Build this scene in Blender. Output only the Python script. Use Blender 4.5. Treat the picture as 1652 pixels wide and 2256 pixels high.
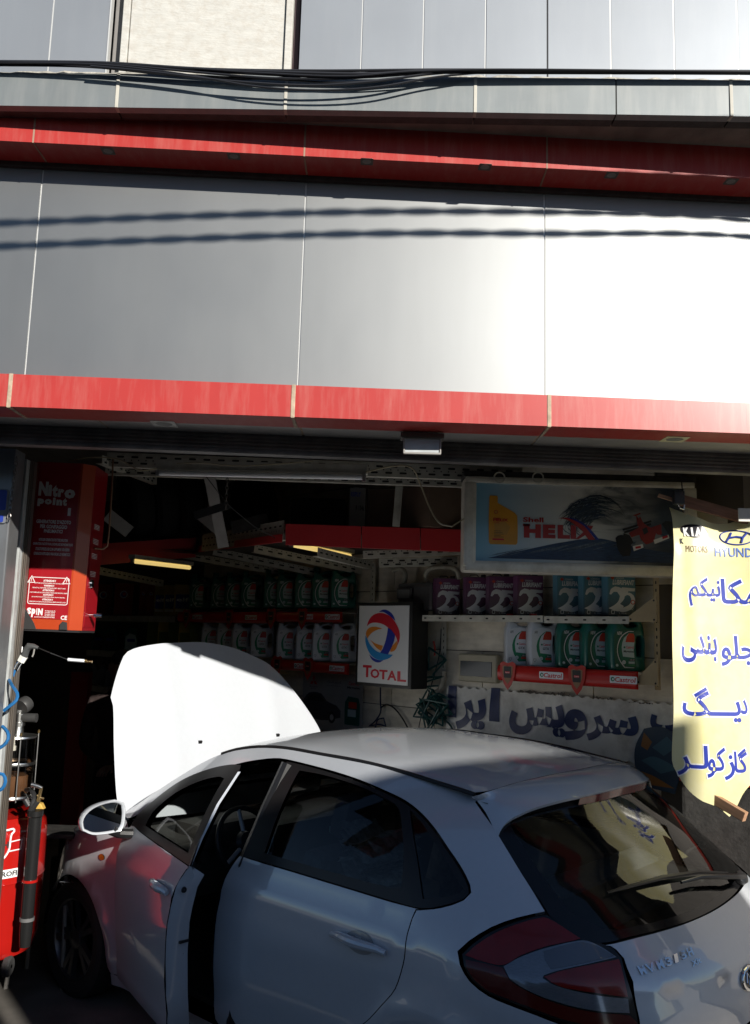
import bpy, bmesh, math, random
from math import sin, cos, pi, radians, atan, atan2, sqrt
from mathutils import Vector, Matrix
from mathutils.geometry import delaunay_2d_cdt
random.seed(7)
for _o in list(bpy.data.objects): bpy.data.objects.remove(_o)
SC = bpy.context.scene; COL = SC.collection
# ------------------------------------------------------------------ camera, sky, sun, exposure
FPX = 1900.0; HC = 2.03; PITCH = atan(FPX/13200); ROLL = .028
_F = Vector((0, cos(PITCH), sin(PITCH))); _U0 = Vector((0, -sin(PITCH), cos(PITCH))); _R0 = Vector((1, 0, 0))
UPV = _U0*cos(ROLL)-_R0*sin(ROLL); RTV = _R0*cos(ROLL)+_U0*sin(ROLL)
cd = bpy.data.cameras.new('camera'); cam = bpy.data.objects.new('camera', cd); COL.objects.link(cam)
cd.sensor_fit = 'HORIZONTAL'; cd.sensor_width = 36; cd.lens = 36*FPX/1652; cd.clip_start = .05; cd.clip_end = 600
_m = Matrix((RTV, UPV, -_F)).transposed().to_4x4(); _m.translation = (0, 0, HC); cam.matrix_world = _m
SC.camera = cam
ST = .485  # sun drop per metre of depth
SUN_EL = atan(ST/sqrt(1+.7*.7)); SUN_AZ = atan2(.7, -1)
wd = bpy.data.worlds.new('World'); SC.world = wd; wd.use_nodes = True
nt = wd.node_tree; nt.nodes.clear()
sky = nt.nodes.new('ShaderNodeTexSky'); sky.sky_type = 'NISHITA'; sky.sun_disc = False
sky.sun_elevation = SUN_EL; sky.sun_rotation = SUN_AZ; sky.altitude = 1200; sky.air_density = 1; sky.dust_density = .6; sky.ozone_density = 3
bg = nt.nodes.new('ShaderNodeBackground'); bg.inputs[1].default_value = .06
ow = nt.nodes.new('ShaderNodeOutputWorld'); nt.links.new(sky.outputs[0], bg.inputs[0]); nt.links.new(bg.outputs[0], ow.inputs[0])
sl = bpy.data.lights.new('sun', 'SUN'); sl.energy = 5; sl.angle = radians(.5); sl.color = (1, .95, .87)
so = bpy.data.objects.new('sun', sl); COL.objects.link(so)
SDIR = Vector((.7, -1, ST)).normalized(); so.rotation_euler = SDIR.to_track_quat('Z', 'Y').to_euler(); so.location = SDIR*30
SC.view_settings.view_transform = 'Standard'; SC.view_settings.look = 'None'
SC.view_settings.exposure = 0.5; SC.view_settings.gamma = 1; SC.view_settings.use_curve_mapping = False
SC.render.engine = 'CYCLES'
try:
    SC.cycles.max_bounces = 8; SC.cycles.transparent_max_bounces = 12; SC.cycles.caustics_reflective = False; SC.cycles.caustics_refractive = False
    SC.cycles.sample_clamp_indirect = 4; SC.cycles.use_denoising = True
except Exception: pass
# ------------------------------------------------------------------ helpers
def ray(px, py): return _F+RTV*((px-826)/FPX)-UPV*((py-1128)/FPX)
def at(px, py, Y):
    d = ray(px, py); return Vector((0, 0, HC))+d*(Y/d.y)
def on(px, py, p0, n):
    d = ray(px, py); c = Vector((0, 0, HC)); p0 = Vector(p0); n = Vector(n)
    return c+d*((p0-c).dot(n)/d.dot(n))
MATS = {}
def mat(name, col=(.5, .5, .5), rough=.5, metal=0, coat=0, emit=None, es=0, noise=0, nscale=8, bump=0, bscale=60, dirt=None, dscale=3, damt=.5, streak=False, aniso=0, ior=1.45, stretch=(1, 1, 1), rnoise=0):
    if name in MATS: return MATS[name]
    m = bpy.data.materials.new(name); m.use_nodes = True; N = m.node_tree; L = N.links
    b = N.nodes['Principled BSDF']; b.inputs['Base Color'].default_value = (*col, 1)
    b.inputs['Roughness'].default_value = rough; b.inputs['Metallic'].default_value = metal
    b.inputs['Coat Weight'].default_value = coat; b.inputs['Coat Roughness'].default_value = .03; b.inputs['IOR'].default_value = ior
    if aniso:
        b.inputs['Anisotropic'].default_value = aniso
    if emit: b.inputs['Emission Color'].default_value = (*emit, 1); b.inputs['Emission Strength'].default_value = es
    tc = N.nodes.new('ShaderNodeTexCoord'); mp = N.nodes.new('ShaderNodeMapping'); L.new(tc.outputs['Object'], mp.inputs[0])
    mp.inputs['Scale'].default_value = stretch
    last = None
    if noise or dirt:
        nz = N.nodes.new('ShaderNodeTexNoise'); nz.inputs['Scale'].default_value = nscale; nz.inputs['Detail'].default_value = 8
        L.new(mp.outputs[0], nz.inputs[0])
        mx = N.nodes.new('ShaderNodeMix'); mx.data_type = 'RGBA'; mx.blend_type = 'MULTIPLY'; mx.inputs[0].default_value = 1
        cr = N.nodes.new('ShaderNodeMapRange'); cr.inputs['From Min'].default_value = .3; cr.inputs['From Max'].default_value = .7
        cr.inputs['To Min'].default_value = 1-noise; cr.inputs['To Max'].default_value = 1+noise*.4
        L.new(nz.outputs[0], cr.inputs[0]); L.new(cr.outputs[0], mx.inputs[7]); mx.inputs[6].default_value = (*col, 1)
        last = mx.outputs[2]
    if dirt:
        n2 = N.nodes.new('ShaderNodeTexNoise'); n2.inputs['Scale'].default_value = dscale; n2.inputs['Detail'].default_value = 10; n2.inputs['Roughness'].default_value = .65
        m2 = N.nodes.new('ShaderNodeMapping'); L.new(tc.outputs['Object'], m2.inputs[0])
        if streak: m2.inputs['Scale'].default_value = (9, 3, 1.1)
        L.new(m2.outputs[0], n2.inputs[0])
        c2 = N.nodes.new('ShaderNodeMapRange'); c2.inputs['From Min'].default_value = .45; c2.inputs['From Max'].default_value = .75; c2.inputs['To Max'].default_value = damt
        L.new(n2.outputs[0], c2.inputs[0])
        x2 = N.nodes.new('ShaderNodeMix'); x2.data_type = 'RGBA'; L.new(c2.outputs[0], x2.inputs[0])
        L.new(last, x2.inputs[6]); x2.inputs[7].default_value = (*dirt, 1); last = x2.outputs[2]
        if not metal:
            pass
    if last: L.new(last, b.inputs['Base Color'])
    if rnoise:
        n4 = N.nodes.new('ShaderNodeTexNoise'); n4.inputs['Scale'].default_value = 5; n4.inputs['Detail'].default_value = 6; L.new(mp.outputs[0], n4.inputs[0])
        r4 = N.nodes.new('ShaderNodeMapRange'); r4.inputs['To Min'].default_value = max(0, rough-rnoise); r4.inputs['To Max'].default_value = rough+rnoise
        L.new(n4.outputs[0], r4.inputs[0]); L.new(r4.outputs[0], b.inputs['Roughness'])
    if bump:
        n3 = N.nodes.new('ShaderNodeTexNoise'); n3.inputs['Scale'].default_value = bscale; n3.inputs['Detail'].default_value = 6; L.new(mp.outputs[0], n3.inputs[0])
        bp = N.nodes.new('ShaderNodeBump'); bp.inputs['Strength'].default_value = bump; bp.inputs['Distance'].default_value = .01
        L.new(n3.outputs[0], bp.inputs['Height']); L.new(bp.outputs[0], b.inputs['Normal'])
    MATS[name] = m; return m
def glass(name, tint=(.5, .55, .55), rough=.0, refl=1.0):
    if name in MATS: return MATS[name]
    m = bpy.data.materials.new(name); m.use_nodes = True; N = m.node_tree; L = N.links; N.nodes.clear()
    o = N.nodes.new('ShaderNodeOutputMaterial'); t = N.nodes.new('ShaderNodeBsdfTransparent'); t.inputs[0].default_value = (*tint, 1)
    g = N.nodes.new('ShaderNodeBsdfGlossy'); g.inputs['Roughness'].default_value = rough; g.inputs[0].default_value = (refl, refl, refl, 1)
    f = N.nodes.new('ShaderNodeFresnel'); f.inputs[0].default_value = 1.46
    nz = N.nodes.new('ShaderNodeTexNoise'); nz.inputs['Scale'].default_value = 6
    mr = N.nodes.new('ShaderNodeMapRange'); mr.inputs['To Min'].default_value = .97; mr.inputs['To Max'].default_value = 1.03
    ml = N.nodes.new('ShaderNodeMath'); ml.operation = 'MULTIPLY'
    L.new(nz.outputs[0], mr.inputs[0]); L.new(f.outputs[0], ml.inputs[0]); L.new(mr.outputs[0], ml.inputs[1])
    mx = N.nodes.new('ShaderNodeMixShader'); L.new(ml.outputs[0], mx.inputs[0]); L.new(t.outputs[0], mx.inputs[1]); L.new(g.outputs[0], mx.inputs[2]); L.new(mx.outputs[0], o.inputs[0])
    MATS[name] = m; return m
def tag(o, label=None, cat=None, group=None, kind=None):
    if label: o['label'] = label
    if cat: o['category'] = cat
    if group: o['group'] = group
    if kind: o['kind'] = kind
    return o
def thing(name, label, cat, loc=(0, 0, 0), rz=0, group=None, rot=None):
    o = bpy.data.objects.new(name, None); COL.objects.link(o); o.location = loc; o.rotation_euler = rot if rot else (0, 0, rz)
    o.empty_display_size = .1
    return tag(o, label, cat, group)
def copy_tree(o, parent=None):
    c = o.copy(); COL.objects.link(c); c.parent = parent
    for ch in [x for x in KIDS.get(o.name, [])]:
        cc = copy_tree(ch, c); KIDS.setdefault(c.name, []).append(cc)
    return c
KIDS = {}
_TXT = {}
def text_geo(body, bold=0.0, shear=0.0, cid=''):
    k = (body, bold, shear)
    if k in _TXT: return _TXT[k]
    c = bpy.data.curves.new('t', 'FONT'); c.body = body; c.offset = bold; c.shear = shear; c.resolution_u = 2; c.fill_mode = 'FRONT'
    o = bpy.data.objects.new('t', c); COL.objects.link(o)
    dg = bpy.context.evaluated_depsgraph_get(); e = o.evaluated_get(dg); m = e.to_mesh()
    vs = [(v.co.x, v.co.y) for v in m.vertices]; fs = [tuple(p.vertices) for p in m.polygons]
    e.to_mesh_clear(); bpy.data.objects.remove(o); bpy.data.curves.remove(c)
    x0 = min(v[0] for v in vs); x1 = max(v[0] for v in vs); y0 = min(v[1] for v in vs); y1 = max(v[1] for v in vs)
    vs = [((a-x0)/(x1-x0), (b-y0)/(y1-y0)) for a, b in vs]
    _TXT[k] = (vs, fs, (x1-x0)/(y1-y0)); return _TXT[k]
def inside(p, poly):
    x, y = p; r = False; n = len(poly); j = n-1
    for i in range(n):
        a, b = poly[i]; c, d = poly[j]
        if (b > y) != (d > y) and x < (c-a)*(y-b)/(d-b)+a: r = not r
        j = i
    return r
def fill2d(outline, holes=(), step=None):
    vs = []; es = []
    for lp in [outline]+list(holes):
        b = len(vs); n = len(lp)
        vs += [Vector((p[0], p[1])) for p in lp]; es += [(b+i, b+(i+1) % n) for i in range(n)]
    nb = len(vs)
    if step:
        x0 = min(p[0] for p in outline); x1 = max(p[0] for p in outline); y0 = min(p[1] for p in outline); y1 = max(p[1] for p in outline)
        yy = y0+step*.5; r = 0
        while yy < y1:
            xx = x0+step*(.5 if r % 2 else .25)
            while xx < x1:
                if inside((xx, yy), outline) and not any(inside((xx, yy), h) for h in holes):
                    ok = all((v.x-xx)**2+(v.y-yy)**2 > (step*.45)**2 for v in vs[:nb])
                    if ok: vs.append(Vector((xx, yy)))
                xx += step
            yy += step; r += 1
    ov, oe, of, iv, ie, iff = delaunay_2d_cdt(vs, es, [], 0, 1e-6)
    fs = []
    for f in of:
        cx = sum(ov[i][0] for i in f)/len(f); cy = sum(ov[i][1] for i in f)/len(f)
        if inside((cx, cy), outline) and not any(inside((cx, cy), h) for h in holes): fs.append(tuple(f))
    return [(v[0], v[1]) for v in ov], fs
class MB:
    def __init__(s): s.v = []; s.f = []; s.m = []; s.mats = []; s.sm = []; s.n = {}
    def mi(s, m):
        if m not in s.mats: s.mats.append(m)
        return s.mats.index(m)
    def add(s, vs, fs, m, smooth=False):
        b = len(s.v); s.v += [tuple(v) for v in vs]; k = s.mi(m)
        for f in fs: s.f.append(tuple(b+i for i in f)); s.m.append(k); s.sm.append(smooth)
        return b
    def box(s, x0, y0, z0, x1, y1, z1, m, bev=0, M=None):
        if x0 > x1: x0, x1 = x1, x0
        if y0 > y1: y0, y1 = y1, y0
        if z0 > z1: z0, z1 = z1, z0
        if bev:
            bm = bmesh.new(); bmesh.ops.create_cube(bm, size=1)
            for v in bm.verts: v.co = Vector(((x0+x1)/2+v.co.x*(x1-x0), (y0+y1)/2+v.co.y*(y1-y0), (z0+z1)/2+v.co.z*(z1-z0)))
            bmesh.ops.bevel(bm, geom=bm.edges[:], offset=bev, segments=2, affect='EDGES', profile=.7)
            bm.verts.index_update(); vs = [v.co.copy() for v in bm.verts]; fs = [tuple(v.index for v in f.verts) for f in bm.faces]; bm.free()
        else:
            vs = [Vector(p) for p in ((x0, y0, z0), (x1, y0, z0), (x1, y1, z0), (x0, y1, z0), (x0, y0, z1), (x1, y0, z1), (x1, y1, z1), (x0, y1, z1))]
            fs = [(0, 3, 2, 1), (4, 5, 6, 7), (0, 1, 5, 4), (1, 2, 6, 5), (2, 3, 7, 6), (3, 0, 4, 7)]
        if M: vs = [M @ v for v in vs]
        s.add(vs, fs, m); return s
    def hexa(s, p, m):  # 8 corners: front quad (bl,br,tr,tl) then back quad
        s.add(p, [(0, 1, 2, 3), (5, 4, 7, 6), (4, 0, 3, 7), (1, 5, 6, 2), (3, 2, 6, 7), (4, 5, 1, 0)], m); return s
    def tube(s, pts, r, m, seg=8, caps=True, smooth=True):
        pts = [Vector(p) for p in pts]; n = len(pts); rr = r if isinstance(r, (list, tuple)) else [r]*n
        vs = []; fs = []; up = None
        for i, p in enumerate(pts):
            t = (pts[min(i+1, n-1)]-pts[max(i-1, 0)]).normalized()
            if up is None: up = t.orthogonal().normalized()
            up = (up-t*up.dot(t)).normalized(); w = t.cross(up)
            for k in range(seg):
                a = 2*pi*k/seg; vs.append(p+(up*cos(a)+w*sin(a))*rr[i])
        for i in range(n-1):
            for k in range(seg):
                a = i*seg+k; b = i*seg+(k+1) % seg; fs.append((a, b, b+seg, a+seg))
        b0 = s.add(vs, fs, m, smooth)
        if caps: s.add(vs[:seg], [tuple(range(seg))[::-1]], m); s.add(vs[-seg:], [tuple(range(seg))], m)
        return s
    def lathe(s, prof, m, seg=24, M=None, caps=False):  # prof (r,z) about z
        vs = []; fs = []
        for r, z in prof:
            for k in range(seg):
                a = 2*pi*k/seg; v = Vector((r*cos(a), r*sin(a), z)); vs.append(M @ v if M else v)
        for i in range(len(prof)-1):
            for k in range(seg):
                a = i*seg+k; b = i*seg+(k+1) % seg; fs.append((a, b, b+seg, a+seg))
        s.add(vs, fs, m, True)
        if caps:
            s.add(vs[:seg], [tuple(range(seg))[::-1]], m); s.add(vs[-seg:], [tuple(range(seg))], m)
        return s
    def slab(s, outline, y0, y1, m, holes=(), bev=0, fn=None, mcap=None, smooth=True):  # outline in (x,z), y0 front (towards -y)
        def inset(lp, d):
            n = len(lp); r = []; A = sum(lp[i][0]*lp[(i+1) % n][1]-lp[(i+1) % n][0]*lp[i][1] for i in range(n)); sg = 1 if A > 0 else -1
            for i in range(n):
                a, b, c = lp[i-1], lp[i], lp[(i+1) % n]
                t = Vector((c[0]-a[0], c[1]-a[1])); t = t.normalized() if t.length > 1e-9 else Vector((1, 0))
                r.append((b[0]-t.y*d*sg, b[1]+t.x*d*sg))
            return r
        fn = fn or (lambda x, y, z: Vector((x, y, z)))
        loops = [outline]+list(holes)
        for hi, lp in enumerate(loops):
            n = len(lp); sg = 1 if hi == 0 else -1
            i1 = inset(lp, bev*sg) if bev else lp
            rings = [(i1, y0), (lp, y0+bev), (lp, y1-bev), (i1, y1)] if bev else [(lp, y0), (lp, y1)]
            vs = [fn(p[0], y, p[1]) for q, y in rings for p in q]
            fs = [(a*n+i, a*n+(i+1) % n, (a+1)*n+(i+1) % n, (a+1)*n+i) for a in range(len(rings)-1) for i in range(n)]
            s.add(vs, fs, m, smooth)
        o2 = inset(outline, bev) if bev else outline; h2 = [inset(h, -bev) if bev else h for h in holes]
        v2, f2 = fill2d(o2, h2)
        s.add([fn(a, y0, b) for a, b in v2], f2, mcap or m)
        s.add([fn(a, y1, b) for a, b in v2], [f[::-1] for f in f2], m)
        return s
    def poly(s, pts, y, m, fn=None):  # flat print in (x,z) at depth y
        fn = fn or (lambda x, y, z: Vector((x, y, z)))
        v2, f2 = fill2d(pts); s.add([fn(a, y, b) for a, b in v2], f2, m); return s
    def rect(s, x0, z0, x1, z1, y, m, fn=None): return s.poly([(x0, z0), (x1, z0), (x1, z1), (x0, z1)], y, m, fn)
    def ell(s, cx, cz, rx, rz, y, m, n=24, fn=None, rot=0): return s.poly([(cx+rx*cos(2*pi*i/n)*cos(rot)-rz*sin(2*pi*i/n)*sin(rot), cz+rx*cos(2*pi*i/n)*sin(rot)+rz*sin(2*pi*i/n)*cos(rot)) for i in range(n)], y, m, fn)
    def text(s, body, x0, z0, x1, z1, y, m, bold=0.0, shear=0.0, fn=None, keep=False, fine=0):
        vs, fs, asp = text_geo(body, bold, shear); fn = fn or (lambda x, y, z: Vector((x, y, z)))
        if fine:  # cut the print finely so that it lies on curved cloth
            vs = list(vs); fs = [(f[0], f[i], f[i+1]) for f in fs for i in range(1, len(f)-1)]; W, H = x1-x0, z1-z0
            for _ in range(6):
                out = []; big = 0; mid = {}
                def md(a, b):
                    k = (min(a, b), max(a, b))
                    if k not in mid: mid[k] = len(vs); vs.append(((vs[a][0]+vs[b][0])/2, (vs[a][1]+vs[b][1])/2))
                    return mid[k]
                for f in fs:
                    e = [(((vs[f[i]][0]-vs[f[(i+1) % 3]][0])*W)**2+((vs[f[i]][1]-vs[f[(i+1) % 3]][1])*H)**2, i) for i in range(3)]; L, i = max(e)
                    if L > fine*fine: q = md(f[i], f[(i+1) % 3]); out += [(f[i], q, f[(i+2) % 3]), (q, f[(i+1) % 3], f[(i+2) % 3])]; big = 1
                    else: out.append(f)
                fs = out
                if not big: break
        if keep:
            w = (z1-z0)*asp
            if w < x1-x0: c = (x0+x1)/2; x0, x1 = c-w/2, c+w/2
        s.add([fn(x0+(x1-x0)*a, y, z0+(z1-z0)*b) for a, b in vs], fs, m); return s
    def build(s, name, parent=None, sharp=35, normals=None, loc=None):
        me = bpy.data.meshes.new(name); me.from_pydata(s.v, [], s.f); me.update()
        for m in s.mats: me.materials.append(m)
        me.polygons.foreach_set('material_index', s.m); me.polygons.foreach_set('use_smooth', s.sm)
        if normals is None:
            bm = bmesh.new(); bm.from_mesh(me); bmesh.ops.remove_doubles(bm, verts=bm.verts, dist=1e-5)
            if any(s.sm): bmesh.ops.recalc_face_normals(bm, faces=[f for f in bm.faces if f.smooth])
            bm.to_mesh(me); bm.free()
            if any(s.sm): me.set_sharp_from_angle(angle=radians(sharp))
        else:
            me.normals_split_custom_set_from_vertices(normals)
        o = bpy.data.objects.new(name, me); COL.objects.link(o); o.parent = parent
        if loc: o.location = loc
        if parent is not None: KIDS.setdefault(parent.name, []).append(o)
        return o
def rr(x0, z0, x1, z1, r, n=4):
    p = []
    for cx, cz, a0 in ((x1-r, z0+r, -90), (x1-r, z1-r, 0), (x0+r, z1-r, 90), (x0+r, z0+r, 180)):
        for i in range(n+1): a = radians(a0+90*i/n); p.append((cx+r*cos(a), cz+r*sin(a)))
    return p
def smooth2(pts, step=.05, closed=True, lim=42):
    n = len(pts); P = [Vector(p) for p in pts]; out = []
    def corner(i):
        if not closed and i in (0, n-1): return True
        a = P[i]-P[i-1]; b = P[(i+1) % n]-P[i]
        if a.length < 1e-9 or b.length < 1e-9: return True
        return a.angle(b) > radians(lim)
    for i in range(n if closed else n-1):
        a, b = P[i], P[(i+1) % n]; L = (b-a).length
        ta = Vector((b-a)) if corner(i) else (b-P[i-1])*(L/((b-P[i-1]).length+1e-9))
        tb = Vector((b-a)) if corner((i+1) % n) else (P[(i+2) % n]-a)*(L/((P[(i+2) % n]-a).length+1e-9))
        k = max(1, int(round(L/step)))
        for j in range(k):
            t = j/k; h1 = 2*t**3-3*t*t+1; h2 = t**3-2*t*t+t; h3 = -2*t**3+3*t*t; h4 = t**3-t*t
            q = a*h1+ta*h2+b*h3+tb*h4; out.append(tuple(q))
    if not closed: out.append(tuple(P[-1]))
    return out
def line3(pts, step=.05): return smooth2(pts, step, closed=False, lim=80)
# ------------------------------------------------------------------ common materials
alu = mat('brushed_aluminium_panel', (.255, .262, .262), .47, .80, noise=.03, nscale=2.2, dirt=(.19, .19, .185), dscale=1.6, damt=.08, streak=True, bump=.10, bscale=1.1, stretch=(1, 1, .6), rnoise=.04)
alu2 = mat('weathered_grey_composite', (.20, .22, .225), .5, .2, noise=.10, nscale=4, dirt=(.42, .41, .38), dscale=1.5, damt=.28, streak=True, rnoise=.06)
redp = mat('red_composite_panel', (.41, .042, .036), .32, 0, noise=.06, nscale=5, dirt=(.50, .24, .20), dscale=3.5, damt=.30, streak=True)
redi = mat('red_inner_panel', (.50, .03, .035), .32, 0, noise=.06)
seal = mat('beige_sealant', (.46, .36, .26), .8, noise=.3, nscale=40)
white_s = mat('pale_joint_strip', (.62, .62, .6), .4, .3)
darkm = mat('dark_grime_metal', (.045, .043, .04), .6, .2, noise=.4, nscale=20, bump=.3)
dsof = mat('grey_soffit_panel', (.34, .33, .32), .4, .2, noise=.15)
trav = mat('travertine_stone', (.52, .51, .47), .7, noise=.10, nscale=14, bump=.25, bscale=40, stretch=(.8, 1, 3), dirt=(.36, .31, .25), dscale=26, damt=.5)
conc = mat('rough_mortar', (.40, .38, .33), .9, noise=.4, nscale=25, bump=.9, bscale=40)
blackr = mat('black_rubber_cable', (.015, .016, .02), .45)
black = mat('black_plastic', (.02, .02, .021), .4)
steel = mat('bright_steel', (.62, .62, .6), .28, 1, noise=.1)
chrome = mat('chrome', (.8, .8, .8), .08, 1)
brass = mat('brass', (.65, .45, .2), .3, 1)
whitem = mat('white_enamel', (.62, .60, .53), .5, noise=.15, nscale=12, dirt=(.32, .26, .18), dscale=9, damt=.6)
slot = mat('slotted_steel_cream', (.52, .51, .44), .5, noise=.2, nscale=14, dirt=(.25, .2, .14), dscale=9, damt=.5)
hole_m = mat('dark_slot_hole', (.02, .02, .018), .8)
w_print = mat('white_print', (.75, .75, .75), .5); k_print = mat('black_print', (.02, .02, .02), .5)
r_print = mat('red_print', (.55, .02, .025), .4); g_print = mat('green_print', (.01, .17, .09), .4); blue_print = mat('blue_print', (.02, .045, .30), .45)
paper = mat('white_paper', (.62, .61, .57), .7, noise=.12, nscale=9)
# ================================================================== GROUND AND SHELL
asph = mat('asphalt', (.12, .115, .11), .85, noise=.3, nscale=30, bump=.5, bscale=150)
flo = mat('oily_concrete_floor', (.20, .185, .165), .6, noise=.4, nscale=3, bump=.15, bscale=30)
g = MB(); g.add([(-300, -300, 0), (300, -300, 0), (300, 300, 0), (-300, 300, 0)], [(0, 1, 2, 3)], asph); tag(g.build('road'), kind='structure')
g = MB(); g.add([(-2.45, 4.15, .008), (2.3, 4.3, .008), (4.4, 4.6, .008), (-3.5, 12.0, .008), (-9, 9.0, .008)], [(0, 1, 2, 3, 4)], flo); tag(g.build('shop_floor'), kind='structure')
KX = .04
pav = mat('dusty_pavement', (.52, .48, .42), .85, noise=.3, nscale=5, bump=.4, bscale=60)
g = MB(); g.box(1.9, .9, 0, 30, 4.15, .12, pav, .01); tag(g.build('pavement'), kind='structure')
g = MB(); g.box(-30, .9, 0, -2.0, 4.15, .12, mat('grey_pavement', (.30, .28, .26), .85, noise=.3, nscale=5, bump=.4, bscale=60), .01); tag(g.build('pavement'), kind='structure')
def frame_obj(name, label, cat, **k): return thing(name, label, cat, **k)
# planes (depth at x=0, slope)
def fx(Y0, s=KX): return lambda x: Y0+s*x
def onp(px, py, Y0, s=KX): return on(px, py, (0, Y0, 0), (s, -1, 0))
YL, YU, YP, YG = 3.50, 3.42, 3.60, 3.25
SG = .0
# ---- lower red fascia band
def xz(px, py, Y0, s=KX): v = onp(px, py, Y0, s); return v
zt = onp(826, 850, YL).z; zb = onp(826, 925, YL).z
ztl, ztr = onp(0, 823, YL).z, onp(1652, 888, YL).z
canopy = thing('shop_fascia', 'long red and brushed metal fascia panels spanning above the garage opening', 'fascia', (0, YL, zb))
def loc(v): return Vector(v)-Vector((0, YL, zb))
def quadbox(mb, pts, depth, m):  # pts 4 front corners bl,br,tr,tl in world, extruded +Y
    f = [loc(p) for p in pts]; b = [p+Vector((0, depth, 0)) for p in f]; mb.hexa(f+b, m)
YSO = 3.68; YOP = 3.88; KO = .06
sof_z = zb
# x of joints on the lower band
jl = [onp(p[0], p[1], YL) for p in ((22, 857), (646, 880), (1210, 904))]
xs = [-4.2]+[v.x for v in jl]+[4.2]
def zline(x, l, r, Y0, s=KX):  # interpolate height between two pixel-defined points
    a = onp(*l, Y0, s); b = onp(*r, Y0, s); t = (x-a.x)/(b.x-a.x); return a.z+(b.z-a.z)*t
for i in range(4):
    x0, x1 = xs[i]+.008, xs[i+1]-.008
    mb = MB(); pts = []
    for x, top in ((x0, 0), (x1, 0), (x1, 1), (x0, 1)):
        z = zline(x, (0, 823), (1652, 888), YL) if top else zline(x, (0, 895), (1652, 955), YL)
        pts.append((x, YL+KX*x, z))
    f = [loc(p) for p in pts]; b = [p+Vector((0, .10, 0)) for p in f]; mb.hexa(f+b, redp)
    mb.build('red_band_panel', canopy)
    # soffit part of the same red tray
    mb = MB(); za, zc = pts[0][2]-.001, pts[1][2]-.001
    q = [loc((x0, YL+KX*x0+.002, za)), loc((x1, YL+KX*x1+.002, zc)), loc((x1, YSO+KX*x1, zc)), loc((x0, YSO+KX*x0, za))]
    mb.hexa([q[0]+Vector((0, .1, .0)), q[1]+Vector((0, .1, 0)), q[2]+Vector((0, 0, 0)), q[3]+Vector((0, 0, 0)), q[0]+Vector((0, .1, .02)), q[1]+Vector((0, .1, .02)), q[2]+Vector((0, 0, .02)), q[3]+Vector((0, 0, .02))], redp)
    mb.add([q[0], q[1], q[1]+Vector((0, .1, 0)), q[0]+Vector((0, .1, 0))], [(3, 2, 1, 0)], redp)
    mb.build('red_soffit_panel', canopy)
for v in jl:
    mb = MB(); z1 = zline(v.x, (0, 823), (1652, 888), YL); z0 = zline(v.x, (0, 895), (1652, 955), YL); y = YL+KX*v.x
    a = loc((v.x-.0085, y-.003, z0-.003)); b = loc((v.x+.0085, y+.05, z1+.002)); mb.box(a.x, a.y, a.z, b.x, b.y, b.z, seal, .003)
    mb.build('sealant_joint', canopy)
    mb = MB(); a = loc((v.x-.006, y-.002, z0-.004)); b = loc((v.x+.006, YSO+KX*v.x, z0+.01)); mb.box(a.x, a.y, a.z, b.x, b.y, b.z, seal); mb.build('sealant_joint', canopy)
# ---- grey soffit behind it, with joints
xs2 = [-4.2, onp(210, 945, YSO).x, onp(660, 960, YSO).x, onp(1190, 975, YSO).x, 4.2]
for i in range(4):
    mb = MB(); x0, x1 = xs2[i]+.006, xs2[i+1]-.006; z0 = zline(x0, (0, 895), (1652, 955), YL)+.006; z1 = zline(x1, (0, 895), (1652, 955), YL)+.006
    q = [loc((x0, YSO+.004+KX*x0, z0)), loc((x1, YSO+.004+KX*x1, z1)), loc((x1, YOP+KO*x1-.002, z1)), loc((x0, YOP+KO*x0-.002, z0))]
    mb.hexa(q+[p+Vector((0, 0, .02)) for p in q], dsof); mb.build('grey_soffit_panel', canopy)
    if i:
        mb = MB(); a = q[0]; mb.box(a.x-.011, a.y, a.z+.003, a.x-.001, YOP+KO*xs2[i]-YL-.006, a.z+.012, seal); mb.build('sealant_joint', canopy)
# ---- big brushed metal panels
xj = [onp(75, 600, YP).x, onp(665, 630, YP).x, onp(1199, 640, YP).x]; xp = [-4.2]+xj+[4.2]
for i in range(4):
    mb = MB(); x0, x1 = xp[i]+.004, xp[i+1]-.004
    zb0 = zline(x0, (0, 823), (1652, 888), YL)-.02; zb1 = zline(x1, (0, 823), (1652, 888), YL)-.02
    zt0 = zline(x0, (0, 353), (1652, 430), YP)+.06; zt1 = zline(x1, (0, 353), (1652, 430), YP)+.06
    y0, y1 = YP+KX*x0, YP+KX*x1
    f = [loc((x0, y0, zb0)), loc((x1, y1, zb1)), loc((x1, y1, zt1)), loc((x0, y0, zt0))]
    mb.hexa(f+[p+Vector((0, .03, 0)) for p in f], alu); mb.build('metal_panel', canopy)
for k, x in enumerate(xj):
    mb = MB(); z0 = zline(x, (0, 823), (1652, 888), YL); z1 = zline(x, (0, 353), (1652, 430), YP); a = loc((x, YP+KX*x+.004, z0))
    mb.box(a.x-.0035, a.y, a.z, a.x+.0035, a.y+.02, a.z+z1-z0, white_s); mb.build('joint_strip', canopy)
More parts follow.
